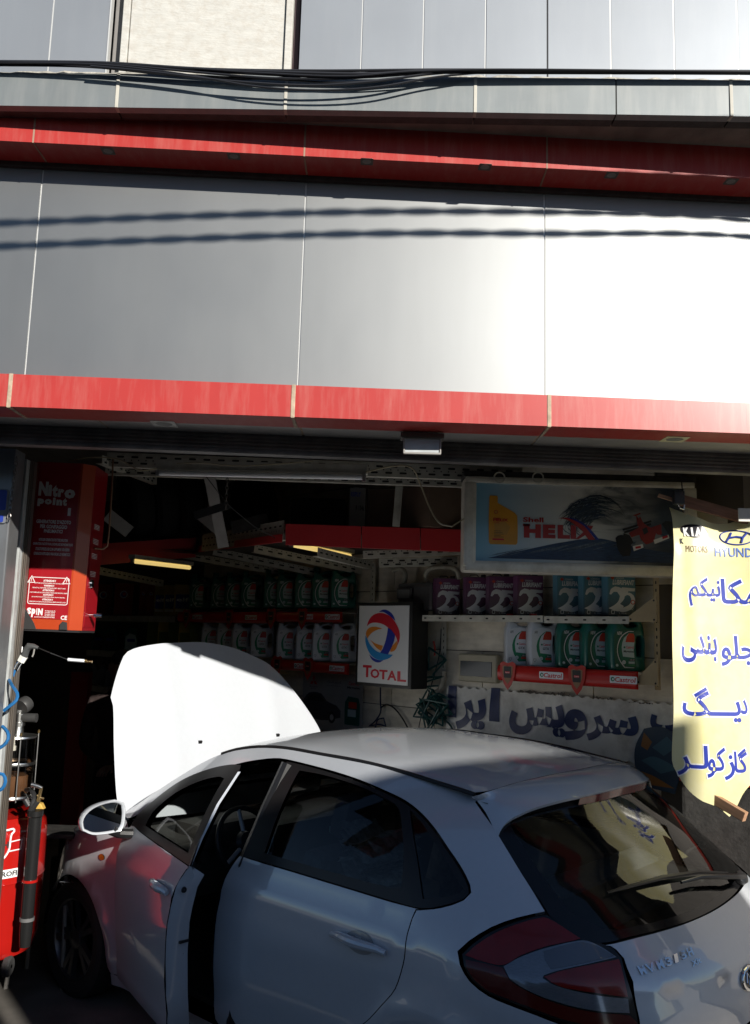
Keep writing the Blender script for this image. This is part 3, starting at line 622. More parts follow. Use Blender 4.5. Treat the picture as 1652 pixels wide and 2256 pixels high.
def make_jug(kind, loc, rz, label, group):
    key = kind
    if key in JUG:
        t = copy_tree(JUG[key]); t.location = loc; t.rotation_euler = (0, 0, rz); t['label'] = label; t['group'] = group; return t
    gtx = kind == 'gtx'; body = pw if gtx else pg
    t = thing('oil_jug', label, 'oil jug', loc, rz, group); JUG[key] = t
    mb = MB(); mb.slab(OUTJ, -.06, .06, body, holes=[H1, H2], bev=.012); mb.build('jug_body', t, 50)
    mb = MB(); M = Matrix.Translation((-.067, 0, 0)); mb.lathe([(.024, .290), (.025, .295), (.025, .326), (.022, .331)], capr if gtx else capg, 18, M, caps=True); mb.build('cap', t)
    mb = MB(); y = -.0606; P = smooth2([(-.088, .02), (-.08, .012), (.035, .012), (.044, .03), (.036, .12), (.044, .2), (.04, .225), (.02, .24), (-.05, .24), (-.082, .225), (-.09, .19)], .03)
    mb.poly(P, y, lab_w if gtx else lab_dg)
    mb.poly(smooth2([(-.02, .026), (.036, .03), (.03, .12), (.036, .2), (.03, .22), (.0, .222), (-.04, .19), (-.062, .13), (-.05, .07)], .03), y-.0006, lab_g if gtx else mat('label_mid_green', (.01, .14, .09), .35))
    if not gtx:
        ring = smooth2([(-.03, .02), (.03, .02), (.03, .023), (-.026, .026), (-.058, .07), (-.069, .13), (-.045, .195), (.0, .228), (.03, .228), (.03, .231), (-.003, .231), (-.05, .198), (-.073, .13), (-.062, .066)], .02)
        mb.poly(ring, y-.0009, lab_w)
        mb.text('NEW', -.072, .208, -.04, .228, y-.0012, lab_w, .02, .3)
    mb.poly(smooth2([(-.038, .085), (.032, .078), (.028, .12), (.034, .172), (.03, .218), (.0, .219), (-.03, .192), (-.045, .14)], .03), y-.0012, lab_w if gtx else lab_pale)
    mb.poly(smooth2([(-.022, .168), (.033, .168), (.034, .2), (.029, .218), (.0, .219), (-.014, .20)], .03), y-.0018, lab_r)
    mb.ell(-.028, .138, .006, .006, y-.0018, g_print, 12); mb.text('Castrol', -.02, .131, .027, .147, y-.0018, r_print, .02)
    mb.text('GTX' if gtx else 'Magnatec', -.022 if gtx else -.034, .105, .020 if gtx else .029, .121, y-.0018, lab_k, .03, .15)
    mb.rect(0.0, .06, .034, .072, y-.0018, lab_k); mb.text('20W-50' if gtx else '10W-40', .003, .062, .031, .070, y-.0022, lab_w)
    mb.rect(-.004, .044, .033, .057, y-.0018, lab_r if gtx else lab_pale); mb.rect(-.008, .03, .032, .041, y-.0018, lab_g)
    mb.ell(-.032, .052, .011, .011, y-.0018, lab_w, 16); mb.ell(-.032, .052, .008, .008, y-.0022, lab_pale, 14)
    if gtx: mb.text('API', -.075, .205, -.055, .222, y-.0018, lab_k); mb.poly([(-.082, .05), (-.064, .05), (-.064, .04), (-.073, .028), (-.082, .04)], y-.0018, lab_k); mb.poly([(-.080, .048), (-.066, .048), (-.066, .041), (-.073, .031), (-.080, .041)], y-.0022, lab_w)
    else: mb.ell(-.074, .034, .008, .008, y-.0018, lab_pale, 12)
    mb.build('label', t); return t
def place(px, py, off, W=None):
    v = onwall(px, py, off); return v
def item_loc(px, zshelf, off, yref): 
    v = onwall(px, yref, off); return (v.x, v.y, zshelf)
zL1 = wl(1250, 1490, OFS)[1]+.045
jl_ = [(1146, 'gtx', 'pale silver jug with red cap, first on the lower right shelf from the left'), (1197, 'gtx', 'pale silver jug with red cap beside the first green jug on the right shelf'),
 (1262, 'mag', 'green jug behind the middle red shield, right of the pale jugs'), (1318, 'mag', 'green jug, middle one of three green jugs on the lower right shelf'), (1376, 'mag', 'green jug at the right end of the lower right shelf, handle fully visible')]
for px, k, l in jl_: make_jug(k, item_loc(px, zL1, .12, 1430), radians(random.uniform(-1, 9)), l, 'oil jugs on the lower right shelf')
zU = wl(680, 1352, .22)[1]+.045
mg = [(755, 'green jug nearest the white sign on the upper left shelf, label fully visible'), (714, 'green jug second from the white sign on the upper left shelf'), (675, 'green jug third from the white sign on the upper left shelf'), (634, 'green jug fourth from the white sign on the upper left shelf'), (606, 'green jug fifth from the white sign, left of the gap above the red shield'),
 (556, 'dim green jug, rightmost of the four in the middle of the upper left shelf'), (520, 'dim green jug, second of the four in the middle of the upper left shelf'), (489, 'dim green jug with a bright vertical glint on the upper left shelf'), (442, 'dim green jug standing next to the blue labelled tins')]
for px, l in mg: make_jug('mag', item_loc(px, zU, .11, 1320), radians(4+random.uniform(-3, 3)), l, 'green jugs on the upper left shelf')
zG = wl(690, 1468, .22)[1]+.043
gt = [(757, 'pale jug nearest the white sign on the lower left shelf'), (714, 'pale jug second from the white sign on the lower left shelf'), (678, 'pale jug third from the white sign on the lower left shelf'), (635, 'pale jug fourth from the white sign, above the left red shield'),
 (577, 'dim pale jug with dark handle hole just right of the bonnet crest'), (536, 'dim pale jug second left of the shelf gap above the bonnet crest'), (502, 'dim pale jug third left of the shelf gap above the bonnet crest'), (468, 'dim pale jug at the left end of the pale row above the bonnet crest')]
for px, l in gt: make_jug('gtx', item_loc(px, zG, .11, 1430), radians(4+random.uniform(-3, 3)), l, 'pale jugs on the lower left shelf')
# ---------------------------------------------------------------- tall oil tins
def grad_mat(name, c0, c1, h):
    m = mat(name, c0, .3); N = m.node_tree; L = N.links; tc = N.nodes['Texture Coordinate']; s = N.nodes.new('ShaderNodeSeparateXYZ'); L.new(tc.outputs['Object'], s.inputs[0])
    r = N.nodes.new('ShaderNodeMapRange'); r.inputs['From Max'].default_value = h; L.new(s.outputs[2], r.inputs[0])
    x = N.nodes.new('ShaderNodeMix'); x.data_type = 'RGBA'; L.new(r.outputs[0], x.inputs[0]); x.inputs[6].default_value = (*c0, 1); x.inputs[7].default_value = (*c1, 1); L.new(x.outputs[2], N.nodes['Principled BSDF'].inputs['Base Color']); return m
tin_p = grad_mat('purple_tin_print', (.03, .025, .035), (.15, .045, .12), .26); tin_b = grad_mat('blue_tin_print', (.03, .04, .05), (.08, .25, .34), .26)
silv = mat('silver_print', (.52, .54, .57), .35, .2); mapl = mat('maple_red_print', (.5, .06, .03), .4); tin_top = mat('tin_top', (.10, .09, .09), .4, .6)
TIN = {}
def make_tin(kind, loc, rz, label):
    if kind in TIN:
        t = copy_tree(TIN[kind]); t.location = loc; t.rotation_euler = (0, 0, rz); t['label'] = label; return t
    t = thing('oil_tin', label, 'oil tin', loc, rz, 'tall oil tins on the upper right shelf'); TIN[kind] = t; m = tin_p if kind == 'p' else tin_b
    w, d, h = .085, .055, .262
    mb = MB(); mb.box(-w, -d, .004, w, d, h-.004, m, .006); mb.build('tin_body', t)
    mb = MB(); mb.box(-w-.001, -d-.001, h-.006, w+.001, d+.001, h, tin_top, .002); mb.lathe([(.018, h), (.018, h+.018)], tin_top, 14, Matrix.Translation((.045, 0, 0)), True); mb.tube([(-.05, 0, h), (-.045, 0, h+.014), (0, 0, h+.016), (.015, 0, h)], .004, tin_top, 6); mb.build('tin_lid', t)
    y = -d-.0008; mb = MB()
    mb.text('LUBRIFIANT', -.056, .184, .078, .214, y, lab_w, .035, .2); mb.text('CANADA', -.036, .219, .014, .230, y, silv, .02, .2)
    leaf = [(0, -1), (.1, -.4), (.6, -.5), (.5, -.2), (1, .2), (.8, .3), (.9, .6), (.5, .5), (.4, .7), (.2, .4), (.25, .9), (0, 1.2)]; leaf = leaf+[(-a, b) for a, b in leaf[::-1][1:-1]]
    mb.poly([(-.056+a*.013, .222+b*.013) for a, b in leaf], y, mapl)
    # big 25: swooping figures
    two = smooth2([(-.082, .045), (-.05, .062), (-.022, .088), (-.012, .118), (-.028, .142), (-.05, .142), (-.066, .125), (-.076, .128), (-.066, .158), (-.04, .174), (-.006, .166), (.016, .14), (.014, .104), (-.012, .072), (.01, .06), (.0, .034), (-.03, .028)], .012)
    five = smooth2([(-.004, .160), (.012, .112), (.03, .125), (.048, .12), (.056, .096), (.044, .07), (.01, .052), (-.03, .04), (-.01, .026), (.03, .03), (.066, .055), (.08, .092), (.07, .125), (.046, .14), (.036, .14), (.04, .148), (.078, .148), (.082, .166), (.0, .17)], .012, lim=60)
    mb.poly(two, y-.0006, silv); mb.poly(five, y-.0011, silv)
    mb.text('000', .035, .038, .068, .056, y-.0006, silv, 0, .3); mb.ell(.066, .084, .014, .014, y-.0016, mapl, 16); mb.ell(.066, .084, .009, .009, y-.002, lab_w, 12)
    mb.poly(rr(-.066, .012, -.046, .034, .004), y-.0016, silv); mb.poly(rr(-.063, .015, -.049, .031, .003), y-.002, m); mb.text('5L  10W-40', -.02, .014, .025, .022, y-.001, silv)
    mb.build('tin_print', t); return t
for px, k, l in ((983, 'p', 'purple tin standing alone at the left end of the upper right shelf'), (1050, 'p', 'purple tin second from the left, half hidden by its neighbour'), (1101, 'p', 'purple tin third from the left on the upper right shelf'), (1163, 'p', 'purple tin nearest the blue ones on the upper right shelf'),
 (1252, 'b', 'blue tin just right of the gap in the tin row'), (1309, 'b', 'blue tin in the middle, half hidden between two blue ones'), (1362, 'b', 'blue tin at the right end of the tin row beside the tan bracket')):
    make_tin(k, item_loc(px, zS1, .13, 1310), radians(random.uniform(3, 11)), l)
# ---------------------------------------------------------------- dim tins deep in the shop
zT = wl(300, 1355, .22)[1]; zT2 = wl(300, 1437, .22)[1]; zT3 = wl(250, 1515, .22)[1]
def small_tin(px, zs, yref, w, h, m, name, label, cat, panel=None, txt=None, group=None, d=.05):
    v = onwall(px, yref, .11); t = thing(name, label, cat, (v.x, v.y, zs), radians(4), group)
    mb = MB(); mb.box(-w, -d, 0, w, d, h, m, .006); mb.build('tin_body', t); mb = MB(); mb.lathe([(.017, h), (.017, h+.02)], k_print, 12, Matrix.Translation((w*.4, 0, 0)), True); mb.build('cap', t)
    if panel:
        mb = MB(); mb.poly(rr(-w*.8, h*.22, w*.8, h*.68, .004), -d-.001, panel); mb.rect(-w*.8, h*.12, w*.8, h*.2, -d-.001, paper)
        if txt: mb.text(txt, -w*.7, h*.45, w*.7, h*.58, -d-.002, w_print, .02)
        mb.build('label', t)
    return t
redt = mat('red_tin', (.28, .03, .015), .35); yel = mat('ochre_tin', (.38, .28, .10), .35); olive = mat('olive_tin', (.10, .12, .015), .3); gold = mat('gold_tin', (.42, .30, .05), .3)
for px, m, l in ((230, redt, 'dim red tin deep in the shop right of the red cabinet'), (275, redt, 'wide dim red tin with a round badge deep in the shop'), (318, redt, 'narrow orange red tin left of the blue labelled tins'), (335, redt, 'second narrow orange red tin left of the blue labelled tins')):
    w = .1 if px < 300 else .04; v = small_tin(px, zT, 1310, w, .34, m, 'oil_tin', l, 'oil tin'); mb = MB(); mb.ell(0, .22, w*.42, w*.42, -.052, w_print, 18); mb.ell(0, .22, w*.3, w*.3, -.0526, blue_print, 16); mb.ell(.004, .225, w*.18, w*.18, -.0532, lab_r, 12); mb.build('badge', v)
for px, l in ((356, 'ochre tin with blue label, left one of three'), (377, 'ochre tin with brighter blue lettered label, middle one of three'), (405, 'larger ochre tin with blue label, next to the dim green jugs')):
    small_tin(px, zT, 1310, .06 if px < 400 else .085, .30, yel, 'oil_tin', l, 'oil tin', blue_print, 'elf', None)
for px, m, l in ((338, olive, 'olive green tin at the left end of the lower far shelf'), (362, gold, 'gold tin between two olive green ones'), (385, olive, 'olive green tin with round badge just above the bonnet'), (408, gold, 'gold tin half hidden by the crest of the bonnet'), (432, olive, 'olive green tin with white badge right above the bonnet')):
    small_tin(px, zT2, 1410, .06, .31, m, 'oil_tin', l, 'oil tin', olive if m is gold else None)
for px, l in ((218, 'dark flat bottle with pale foot left on the lower far shelf'), (243, 'dark flat bottle with a gold glint on the lower far shelf'), (290, 'dark bottle with pale curved label right of a gap on the lower far shelf')):
    v = onwall(px, 1420, .11); t = thing('oil_bottle', l, 'bottle', (v.x, v.y, zT2), radians(4))
    mb = MB(); mb.slab(smooth2([(-.07, 0), (.07, 0), (.075, .1), (.06, .2), (.02, .24), (-.02, .25), (-.07, .2)], .03), -.04, .04, pg, bev=.01); mb.build('bottle_body', t); mb = MB(); mb.poly(smooth2([(-.06, .02), (.055, .02), (.06, .1), (.04, .17), (-.02, .19), (-.06, .15)], .03), -.0412, lab_pale if px > 280 else lab_k); mb.poly(rr(-.04, .10, .04, .13, .01), -.042, blue_print); mb.build('label', t)
for k, px in enumerate((207, 226, 245, 262, 279)):
    v = onwall(px, 1490, .11); t = thing('oil_bottle', 'grey bottle, %s from the left on the low dark shelf behind the mechanic' % ('first', 'second', 'third', 'fourth', 'fifth')[k], 'bottle', (v.x, v.y, zT3), radians(3))
    mb = MB(); mb.slab(smooth2([(-.05, 0), (.05, 0), (.052, .1), (.04, .17), (.015, .2), (.015, .22), (-.015, .22), (-.015, .2), (-.05, .16)], .03), -.035, .035, mat('smoky_bottle', (.13, .14, .15), .35), bev=.008); mb.build('bottle_body', t); mb = MB(); mb.lathe([(.016, .22), (.016, .245)], k_print, 12, None, True); mb.build('cap', t)
# ---------------------------------------------------------------- TOTAL lightbox
so_ = .30; sa, _ = wl(785, 1420, so_); sb, _ = wl(907, 1420, so_); zt_ = wl(845, 1327, so_)[1]; zb2 = wl(845, 1514, so_)[1]
W_ = sb-sa; H_ = zt_-zb2
t = wthing('lightbox_sign', 'white lightbox in black case with ribbon globe emblem and red lettering', 'sign', (sa+sb)/2, zb2, so_)
mb = MB(); mb.box(-W_/2, 0, 0, W_/2, .17, H_, mat('black_sign_case', (.012, .012, .012), .5), .006); mb.build('sign_case', t)
mb = MB(); fw_ = .026; mb.slab(rr(-W_/2+fw_, .024, W_/2-fw_, H_-.024, .003), -.006, -.0005, mat('milky_acrylic', (.62, .62, .61), .35), bev=.001); mb.build('sign_face', t)
oran = mat('orange_print', (.62, .20, .02), .4); lblue = mat('light_blue_print', (.02, .22, .50), .4); dblue = mat('deep_blue_print', (.015, .03, .28), .4); tred = mat('total_red', (.52, .015, .03), .4)
# crop coords of face: x 575..1140, y 155..1028 -> local
fxx = lambda cx, cy: (-W_/2+fw_+(cx-575-(cy-155)*.03)/545*(W_-2*fw_), H_-.024-(cy-155-(cx-575)*.01)/865*(H_-.048))
def sp(pts, m, y): mb.poly(smooth2([fxx(*p) for p in pts], .015, lim=50), y, m)
mb = MB()
sp([(800, 228), (835, 205), (880, 205), (930, 235), (965, 280), (985, 330), (940, 290), (880, 245), (840, 228)], dblue, -.0068)
sp([(675, 390), (690, 330), (730, 270), (800, 240), (870, 250), (940, 290), (1000, 370), (1035, 450), (1040, 530), (1020, 600), (1015, 540), (985, 480), (930, 420), (860, 370), (790, 350), (720, 355)], tred, -.0074)
sp([(668, 480), (680, 430), (720, 400), (780, 395), (850, 415), (790, 430), (740, 460), (705, 500), (690, 530), (680, 510)], oran, -.0068)
sp([(668, 490), (690, 530), (720, 590), (790, 660), (870, 690), (980, 700), (940, 740), (860, 765), (790, 750), (730, 700), (690, 630), (668, 550)], lblue, -.008)
sp([(910, 405), (950, 430), (990, 485), (985, 540), (960, 620), (925, 700), (840, 685), (865, 640), (890, 560), (905, 470)], dblue, -.0086)
sp([(720, 540), (780, 580), (865, 605), (850, 665), (790, 625)], oran, -.0068)
sp([(1012, 545), (1018, 600), (1000, 645), (960, 670), (945, 665), (960, 610), (985, 580)], oran, -.0068)
sp([(718, 705), (770, 745), (830, 765), (880, 765), (840, 790), (800, 790), (750, 760)], dblue, -.0068)
mb.build('emblem', t)
mb = MB()
for chh, x0, x1, y0, y1 in (('T', 636, 730, 828, 962), ('O', 722, 818, 864, 968), ('T', 818, 905, 870, 974), ('A', 905, 1003, 874, 980), ('L', 1012, 1102, 876, 986)):
    a = fxx(x0+25, y1); b = fxx(x1+25, y0); mb.text(chh, a[0], a[1], b[0], b[1], -.0068, tred, .035)
mb.build('lettering', t)
# ---------------------------------------------------------------- poster with a car, below the left shelves
(pa, za), (pb, zb3) = wl(668, 1500, .02), wl(822, 1600, .02); Wp = pb-pa; Hp = wl(745, 1483, .02)[1]-wl(745, 1612, .02)[1]
t = wthing('poster', 'pale poster with a dark off-road car and a small green jug, taped under the shelves', 'poster', pa, wl(745, 1612, .02)[1], .02)
mb = MB(); mb.box(0, -.001, 0, Wp*.86, .001, Hp, mat('poster_paper', (.38, .37, .35), .45, noise=.15)); mb.build('sheet', t)
mb = MB(); y = -.0018; cb = mat('poster_car_grey', (.06, .06, .075), .4); X = lambda u: u*Wp; Z = lambda v: v*Hp
mb.poly(smooth2([(X(.0), Z(.24)), (X(.02), Z(.5)), (X(.1), Z(.62)), (X(.28), Z(.62)), (X(.36), Z(.50)), (X(.5), Z(.44)), (X(.56), Z(.36)), (X(.56), Z(.24)), (X(.3), Z(.16))], .05), y, cb)
mb.poly(smooth2([(X(.05), Z(.48)), (X(.11), Z(.59)), (X(.27), Z(.59)), (X(.34), Z(.49))], .05), y-.0006, lab_k); mb.ell(X(.44), Z(.23), Wp*.05, Hp*.1, y-.0008, lab_k); mb.ell(X(.44), Z(.23), Wp*.028, Hp*.055, y-.0012, silv)
r3 = tred
for a in (90, 210, 330):
    c = Vector((X(.16), Z(.83))); u = Vector((cos(radians(a)), sin(radians(a)))); w = Vector((-u.y, u.x)); q = [c, c+u*.025+w*.014, c+u*.05, c+u*.025-w*.014]; mb.poly([(p.x, p.y) for p in q], y, r3)
mb.text('MITSUBISHI', X(.10), Z(.72), X(.22), Z(.745), y, lab_k); mb.text('MOTORS', X(.12), Z(.69), X(.20), Z(.71), y, lab_k)
mb.text('\ufb8f\ufee7\ufe97\ufeb4\ufe8e\ufb90 \ufeaf\ufeed\ufeae\ufe98\ufeb4\ufe8e\ufb90', X(.36), Z(.81), X(.56), Z(.87), y, lab_k); mb.text('- - - - - - - - - - -', X(.36), Z(.77), X(.55), Z(.78), y, lab_k); mb.text('Castrol', X(.66), Z(.81), X(.8), Z(.87), y, r_print, .02); mb.text('Magnatec', X(.64), Z(.74), X(.82), Z(.79), y, lab_k, .03, .15)
mb.poly(smooth2([(X(.62), Z(.14)), (X(.62), Z(.52)), (X(.66), Z(.62)), (X(.8), Z(.6)), (X(.82), Z(.5)), (X(.82), Z(.14))], .05), y, pg); mb.rect(X(.67), Z(.42), X(.78), Z(.53), y-.0006, lab_r); mb.rect(X(.66), Z(.28), X(.77), Z(.4), y-.0006, lab_pale); mb.build('print', t)
# ---------------------------------------------------------------- pipes, meter, intercom, hose
ppm = mat('painted_pipe', (.40, .38, .31), .4, noise=.2, dirt=(.2, .16, .1), dscale=10, damt=.6)
def wpipe(pix, r, m, name, label, cat, off=.08):
    P = [onwall(a, b, off if len(c) == 0 else c[0]) for a, b, *c in pix]; P = [Vector(p) for p in line3([tuple(p) for p in P], .015)]; o0 = P[0].copy()
    mb = MB(); mb.tube([p-o0 for p in P], r, m, 10); o = mb.build(name, loc=o0); tag(o, label, cat); return o
wpipe([(866, 1256), (880, 1253), (890, 1258), (893, 1272), (888, 1290), (882, 1303), (882, 1315)], .018, ppm, 'water_pipe', 'crooked cream pipe stub left above the dark meter', 'pipe', .12)
wpipe([(931, 1315), (933, 1300), (941, 1285), (938, 1268), (946, 1254), (965, 1250), (992, 1250), (1006, 1257), (1012, 1275)], .017, ppm, 'water_pipe', 'U-bent cream pipe right above the dark meter', 'pipe', .12)
wpipe([(868, 1252), (869, 1238), (869, 1222)], .017, ppm, 'water_pipe', 'short vertical cream pipe rising to the mezzanine', 'pipe', .12)
wpipe([(978, 1478), (975, 1500), (968, 1520), (955, 1528)], .02, ppm, 'water_pipe', 'cream elbow pipe behind the green hose', 'pipe', .05)
v = wl(912, 1345, .18); t = wthing('gas_meter', 'dark grey meter under the bent cream pipes', 'meter', v[0], v[1], .18)
mb = MB(); mb.box(-.17, 0, 0, .17, .13, .20, mat('meter_grey', (.10, .10, .10), .4, .3, noise=.2), .03); mb.build('meter_body', t); mb = MB(); mb.box(-.155, -.02, .08, -.01, .0, .16, mat('meter_window_frame', (.06, .06, .06), .4), .004); mb.rect(-.14, .09, -.03, .15, -.021, mat('meter_dial', (.16, .16, .15), .3)); mb.build('dial_window', t)
a = wl(1008, 1500, .07); b = wl(1094, 1445, .07); t = wthing('intercom_panel', 'cream wall box with a dark window left of the lower right shelf', 'intercom', a[0], wl(1050, 1503, .07)[1], .07)
Wb = b[0]-a[0]; Hb = wl(1050, 1441, .07)[1]-wl(1050, 1503, .07)[1]
mb = MB(); mb.slab(rr(0, 0, Wb, Hb, .015), 0, .05, mat('aged_cream_plastic', (.42, .38, .27), .45, noise=.15), bev=.008); mb.build('case', t); mb = MB(); mb.slab(rr(Wb*.07, Hb*.2, Wb*.88, Hb*.74, .004), -.003, .002, mat('dark_window', (.04, .045, .045), .15), bev=.001); mb.build('dark_window', t)
hz = mat('dark_green_hose', (.008, .06, .055), .35)
def wcurve(pix, r, m, name, label, cat, seg=7, **k):
    P = [onwall(a, b, c) for a, b, c in pix]; P = [Vector(p) for p in line3([tuple(p) for p in P], .02)]; o0 = P[0].copy(); mb = MB(); mb.tube([p-o0 for p in P], r, m, seg); o = mb.build(name, loc=o0); return tag(o, label, cat)
random.seed(11); pts = []
for i in range(16): a = i*2.1; pts.append((957+26*cos(a), 1452+26*sin(a)*1.1, .07+.03*sin(i*1.7)))
for i in range(14): pts.append((955+random.uniform(-32, 36), 1485+i*4+random.uniform(-8, 8), .05+.07*random.random()))
for i in range(46): a = i*1.9; pts.append((952+(30+12*sin(i))*cos(a)+random.uniform(-6, 6), 1563+(34+12*cos(i*.7))*sin(a)+random.uniform(-6, 6), .04+.1*random.random()))
pts += [(985, 1590, .06), (998, 1612, .06), (992, 1630, .05)]
wcurve(pts, .0065, hz, 'garden_hose', 'tangled dark green hose hanging on the wall right of the white lightbox with red lettering', 'hose')
wcurve([(838, 1515, .12), (838, 1545, .06), (838, 1570, .04), (825, 1590, .06), (812, 1600, .06), (835, 1596, .05), (850, 1600, .05), (845, 1582, .05), (832, 1586, .06), (826, 1606, .06)], .006, mat('dark_blue_cord', (.01, .015, .05), .4), 'power_cord', 'dark looped cord dangling under the white lightbox with red lettering', 'cord')
wcurve([(838, 1560, .03), (850, 1552, .03), (868, 1560, .03), (888, 1585, .03), (902, 1612, .03)], .006, black, 'power_cord', 'black cord arching down behind the car roof', 'cord')
wcurve([(972, 1385, .03), (968, 1440, .03), (950, 1510, .05), (925, 1590, .04), (920, 1630, .03)], .004, black, 'power_cord', 'thin straight black cord slanting past the green hose', 'cord')
wcurve([(955, 1412, .08), (958, 1430, .08), (957, 1445, .08)], .007, mat('red_strap', (.35, .03, .02), .5), 'strap', 'short red strap holding the green hose', 'strap')
# ---------------------------------------------------------------- long wall banner with blue lettering
(b0, _), (b1, _) = wl(985, 1560, .03), wl(1500, 1600, .03)
zt0 = wl(1000, 1513, .03)[1]; zb0 = wl(1400, 1680, .03)[1]
t = wthing('wall_banner', 'worn pale plastic banner with large dark blue lettering stretched along the tiled wall', 'banner', b0, zb0, .03); LB = b1-b0; HB = zt0-zb0
def bf(x, y, z): return Vector((x, y-.012*sin(x*5+z*7)-.006*sin(x*13-z*16)-.008*sin(z*9+1), z))
bmat = mat('worn_banner_plastic', (.76, .74, .67), .32, noise=.12, nscale=5, dirt=(.25, .22, .18), dscale=6, damt=.7, bump=.15, bscale=8)
mb = MB(); nx, nz = 120, 32; vs = [bf(LB*i/nx, 0, HB*j/nz+(.008*sin(i*1.3) if j in (0, nz) else 0)) for j in range(nz+1) for i in range(nx+1)]; fs = [(j*(nx+1)+i, j*(nx+1)+i+1, (j+1)*(nx+1)+i+1, (j+1)*(nx+1)+i) for j in range(nz) for i in range(nx)]
mb.add(vs, fs, bmat, True); mb.build('banner_sheet', t)
navy = mat('navy_lettering', (.015, .03, .11), .4, noise=.2, nscale=15)
def wordbox(word, pxl, pyt, pxr, pyb, bold=.05):
    a = wl(pxl, pyb, .03); b = wl(pxr, pyt, .03); c = wl((pxl+pxr)/2, (pyt+pyb)/2, .03)
    pyc = (pyt+pyb)/2; zt__ = wl((pxl+pxr)/2, pyt, .03)[1]-zb0; zb__ = wl((pxl+pxr)/2, pyb, .03)[1]-zb0
    mb = MB(); mb.text(word, a[0]-b0-.01, zb__-.01, b[0]-b0+.01, zt__+.01, -.0045, navy, bold, fn=bf, fine=.022); mb.build('lettering', t)
def c3d(x, y): return ((1650+.666*x)*.5507, (2150+.666*y)*.5507)
for w, (x0, y0), (x1, y1) in (('\ufe8d', (225, 900), (268, 1070)), ('\ufeae\ufbfe', (275, 970), (440, 1150)), ('\ufe8d', (468, 915), (518, 1095)), ('\ufeb2\ufbfe', (585, 1000), (910, 1185)), ('\ufeed', (915, 1040), (1045, 1215)), ('\ufeae\ufeb3', (1060, 1070), (1355, 1225)), ('\ufe90', (1440, 1080), (1640, 1200))):
    a = c3d(x0, y0); b = c3d(x1, y1); wordbox(w, a[0], a[1], b[0], b[1], .05)
def wrect(m, pxl, pyt, pxr, pyb, y, nm): pass
for (x0, y0, x1, y1) in ((640, 920, 860, 945), (870, 925, 950, 955), (1100, 955, 1200, 975), (1290, 980, 1440, 1000)):
    mb = MB(); a = c3d(x0, y0); b = c3d(x1, y1); p = wl(a[0], b[1], .03); q = wl(b[0], a[1], .03); zz0 = wl((a[0]+b[0])/2, b[1], .03)[1]-zb0; zz1 = wl((a[0]+b[0])/2, a[1], .03)[1]-zb0; n = 14
    P = [(p[0]-b0+(q[0]-p[0])*i/n, zz0+random.uniform(0, .012)) for i in range(n+1)]+[(p[0]-b0+(q[0]-p[0])*(n-i)/n, zz1-random.uniform(0, .02)) for i in range(n+1)]
    mb.poly(P, -.004, mat('torn_dark_patch', (.14, .12, .10), .8, noise=.5, nscale=30), fn=bf); mb.build('torn_strip', t)
# plain painted sticker of generic coloured patches
a = wl(1452, 1655, .05); t = wthing('decal', 'peeling sticker of dull orange and blue patches at the right end of the wall banner', 'sticker', a[0], a[1], .07)
mb = MB(); mb.slab(smooth2([(-.13, -.2), (.1, -.22), (.16, 0), (.14, .10), (.02, .14), (-.08, .12), (-.14, .0)], .03), -.003, .003, mat('decal_navy', (.03, .05, .08), .4), bev=.001); mb.build('backing', t)
mb = MB(); do_ = mat('decal_orange', (.22, .10, .03), .4); mb.poly(smooth2([(-.10, .02), (-.08, .10), (-.03, .05), (-.06, .0)], .02), -.004, do_); mb.poly(smooth2([(-.03, .02), (.06, .09), (.12, .04), (.04, -.02)], .02), -.0045, mat('decal_teal', (.05, .11, .15), .4)); mb.poly(smooth2([(-.1, -.06), (-.02, -.03), (.13, -.08), (.02, -.12)], .02), -.0045, MATS['decal_teal']); mb.poly(smooth2([(-.1, -.12), (-.02, -.14), (.1, -.19), (-.04, -.19)], .02), -.005, do_); mb.build('painted_shapes', t)
# ================================================================== CAR
def interp(x, pts):
    if x <= pts[0][0]: return pts[0][1]
    for (a, b), (c, d) in zip(pts, pts[1:]):
        if x <= c:
            t = (x-a)/(c-a); return b+(d-b)*(t*t*(3-2*t)*.35+t*.65)
    return pts[-1][1]
def smtab(T, n=240):  # smoothed lookup table of a piecewise curve
    a, b = T[0][0], T[-1][0]; h = (b-a)/n; v = [interp(a+h*i, T) for i in range(n+1)]; w = 9
    s = [sum(v[min(max(i+k, 0), n)] for k in range(-w, w+1))/(2*w+1) for i in range(n+1)]
    def f(x):
        u = (x-a)/h
        if u <= 0: return s[0]
        if u >= n: return s[n]
        i = int(u); return s[i]+(s[i+1]-s[i])*(u-i)
    return f
XRf = smtab([(.15, .12), (.45, .0), (.70, .02), (.86, .07), (.95, .14), (1.0, .20), (1.2, .40), (1.38, .56), (1.47, .66), (1.6, .8)])
ZRf = smtab([(.3, 1.30), (.66, 1.36), (.88, 1.40), (1.41, 1.455), (2.1, 1.465), (2.4, 1.42), (2.7, 1.26), (3.0, 1.07), (3.15, 1.0), (4, .95)])
YTf = smtab([(.7, .50), (2.2, .515), (2.6, .60), (3.0, .69), (4, .72)])
LOWf = smtab([(.12, .74), (.3, .80), (.5, .83), (.72, .84), (.865, .832), (.90, .812), (.97, .785)], 400)
XFf = smtab([(.15, 3.9), (.3, 4.03), (.55, 4.08), (.7, 4.02), (.85, 3.88), (1.0, 3.6)])
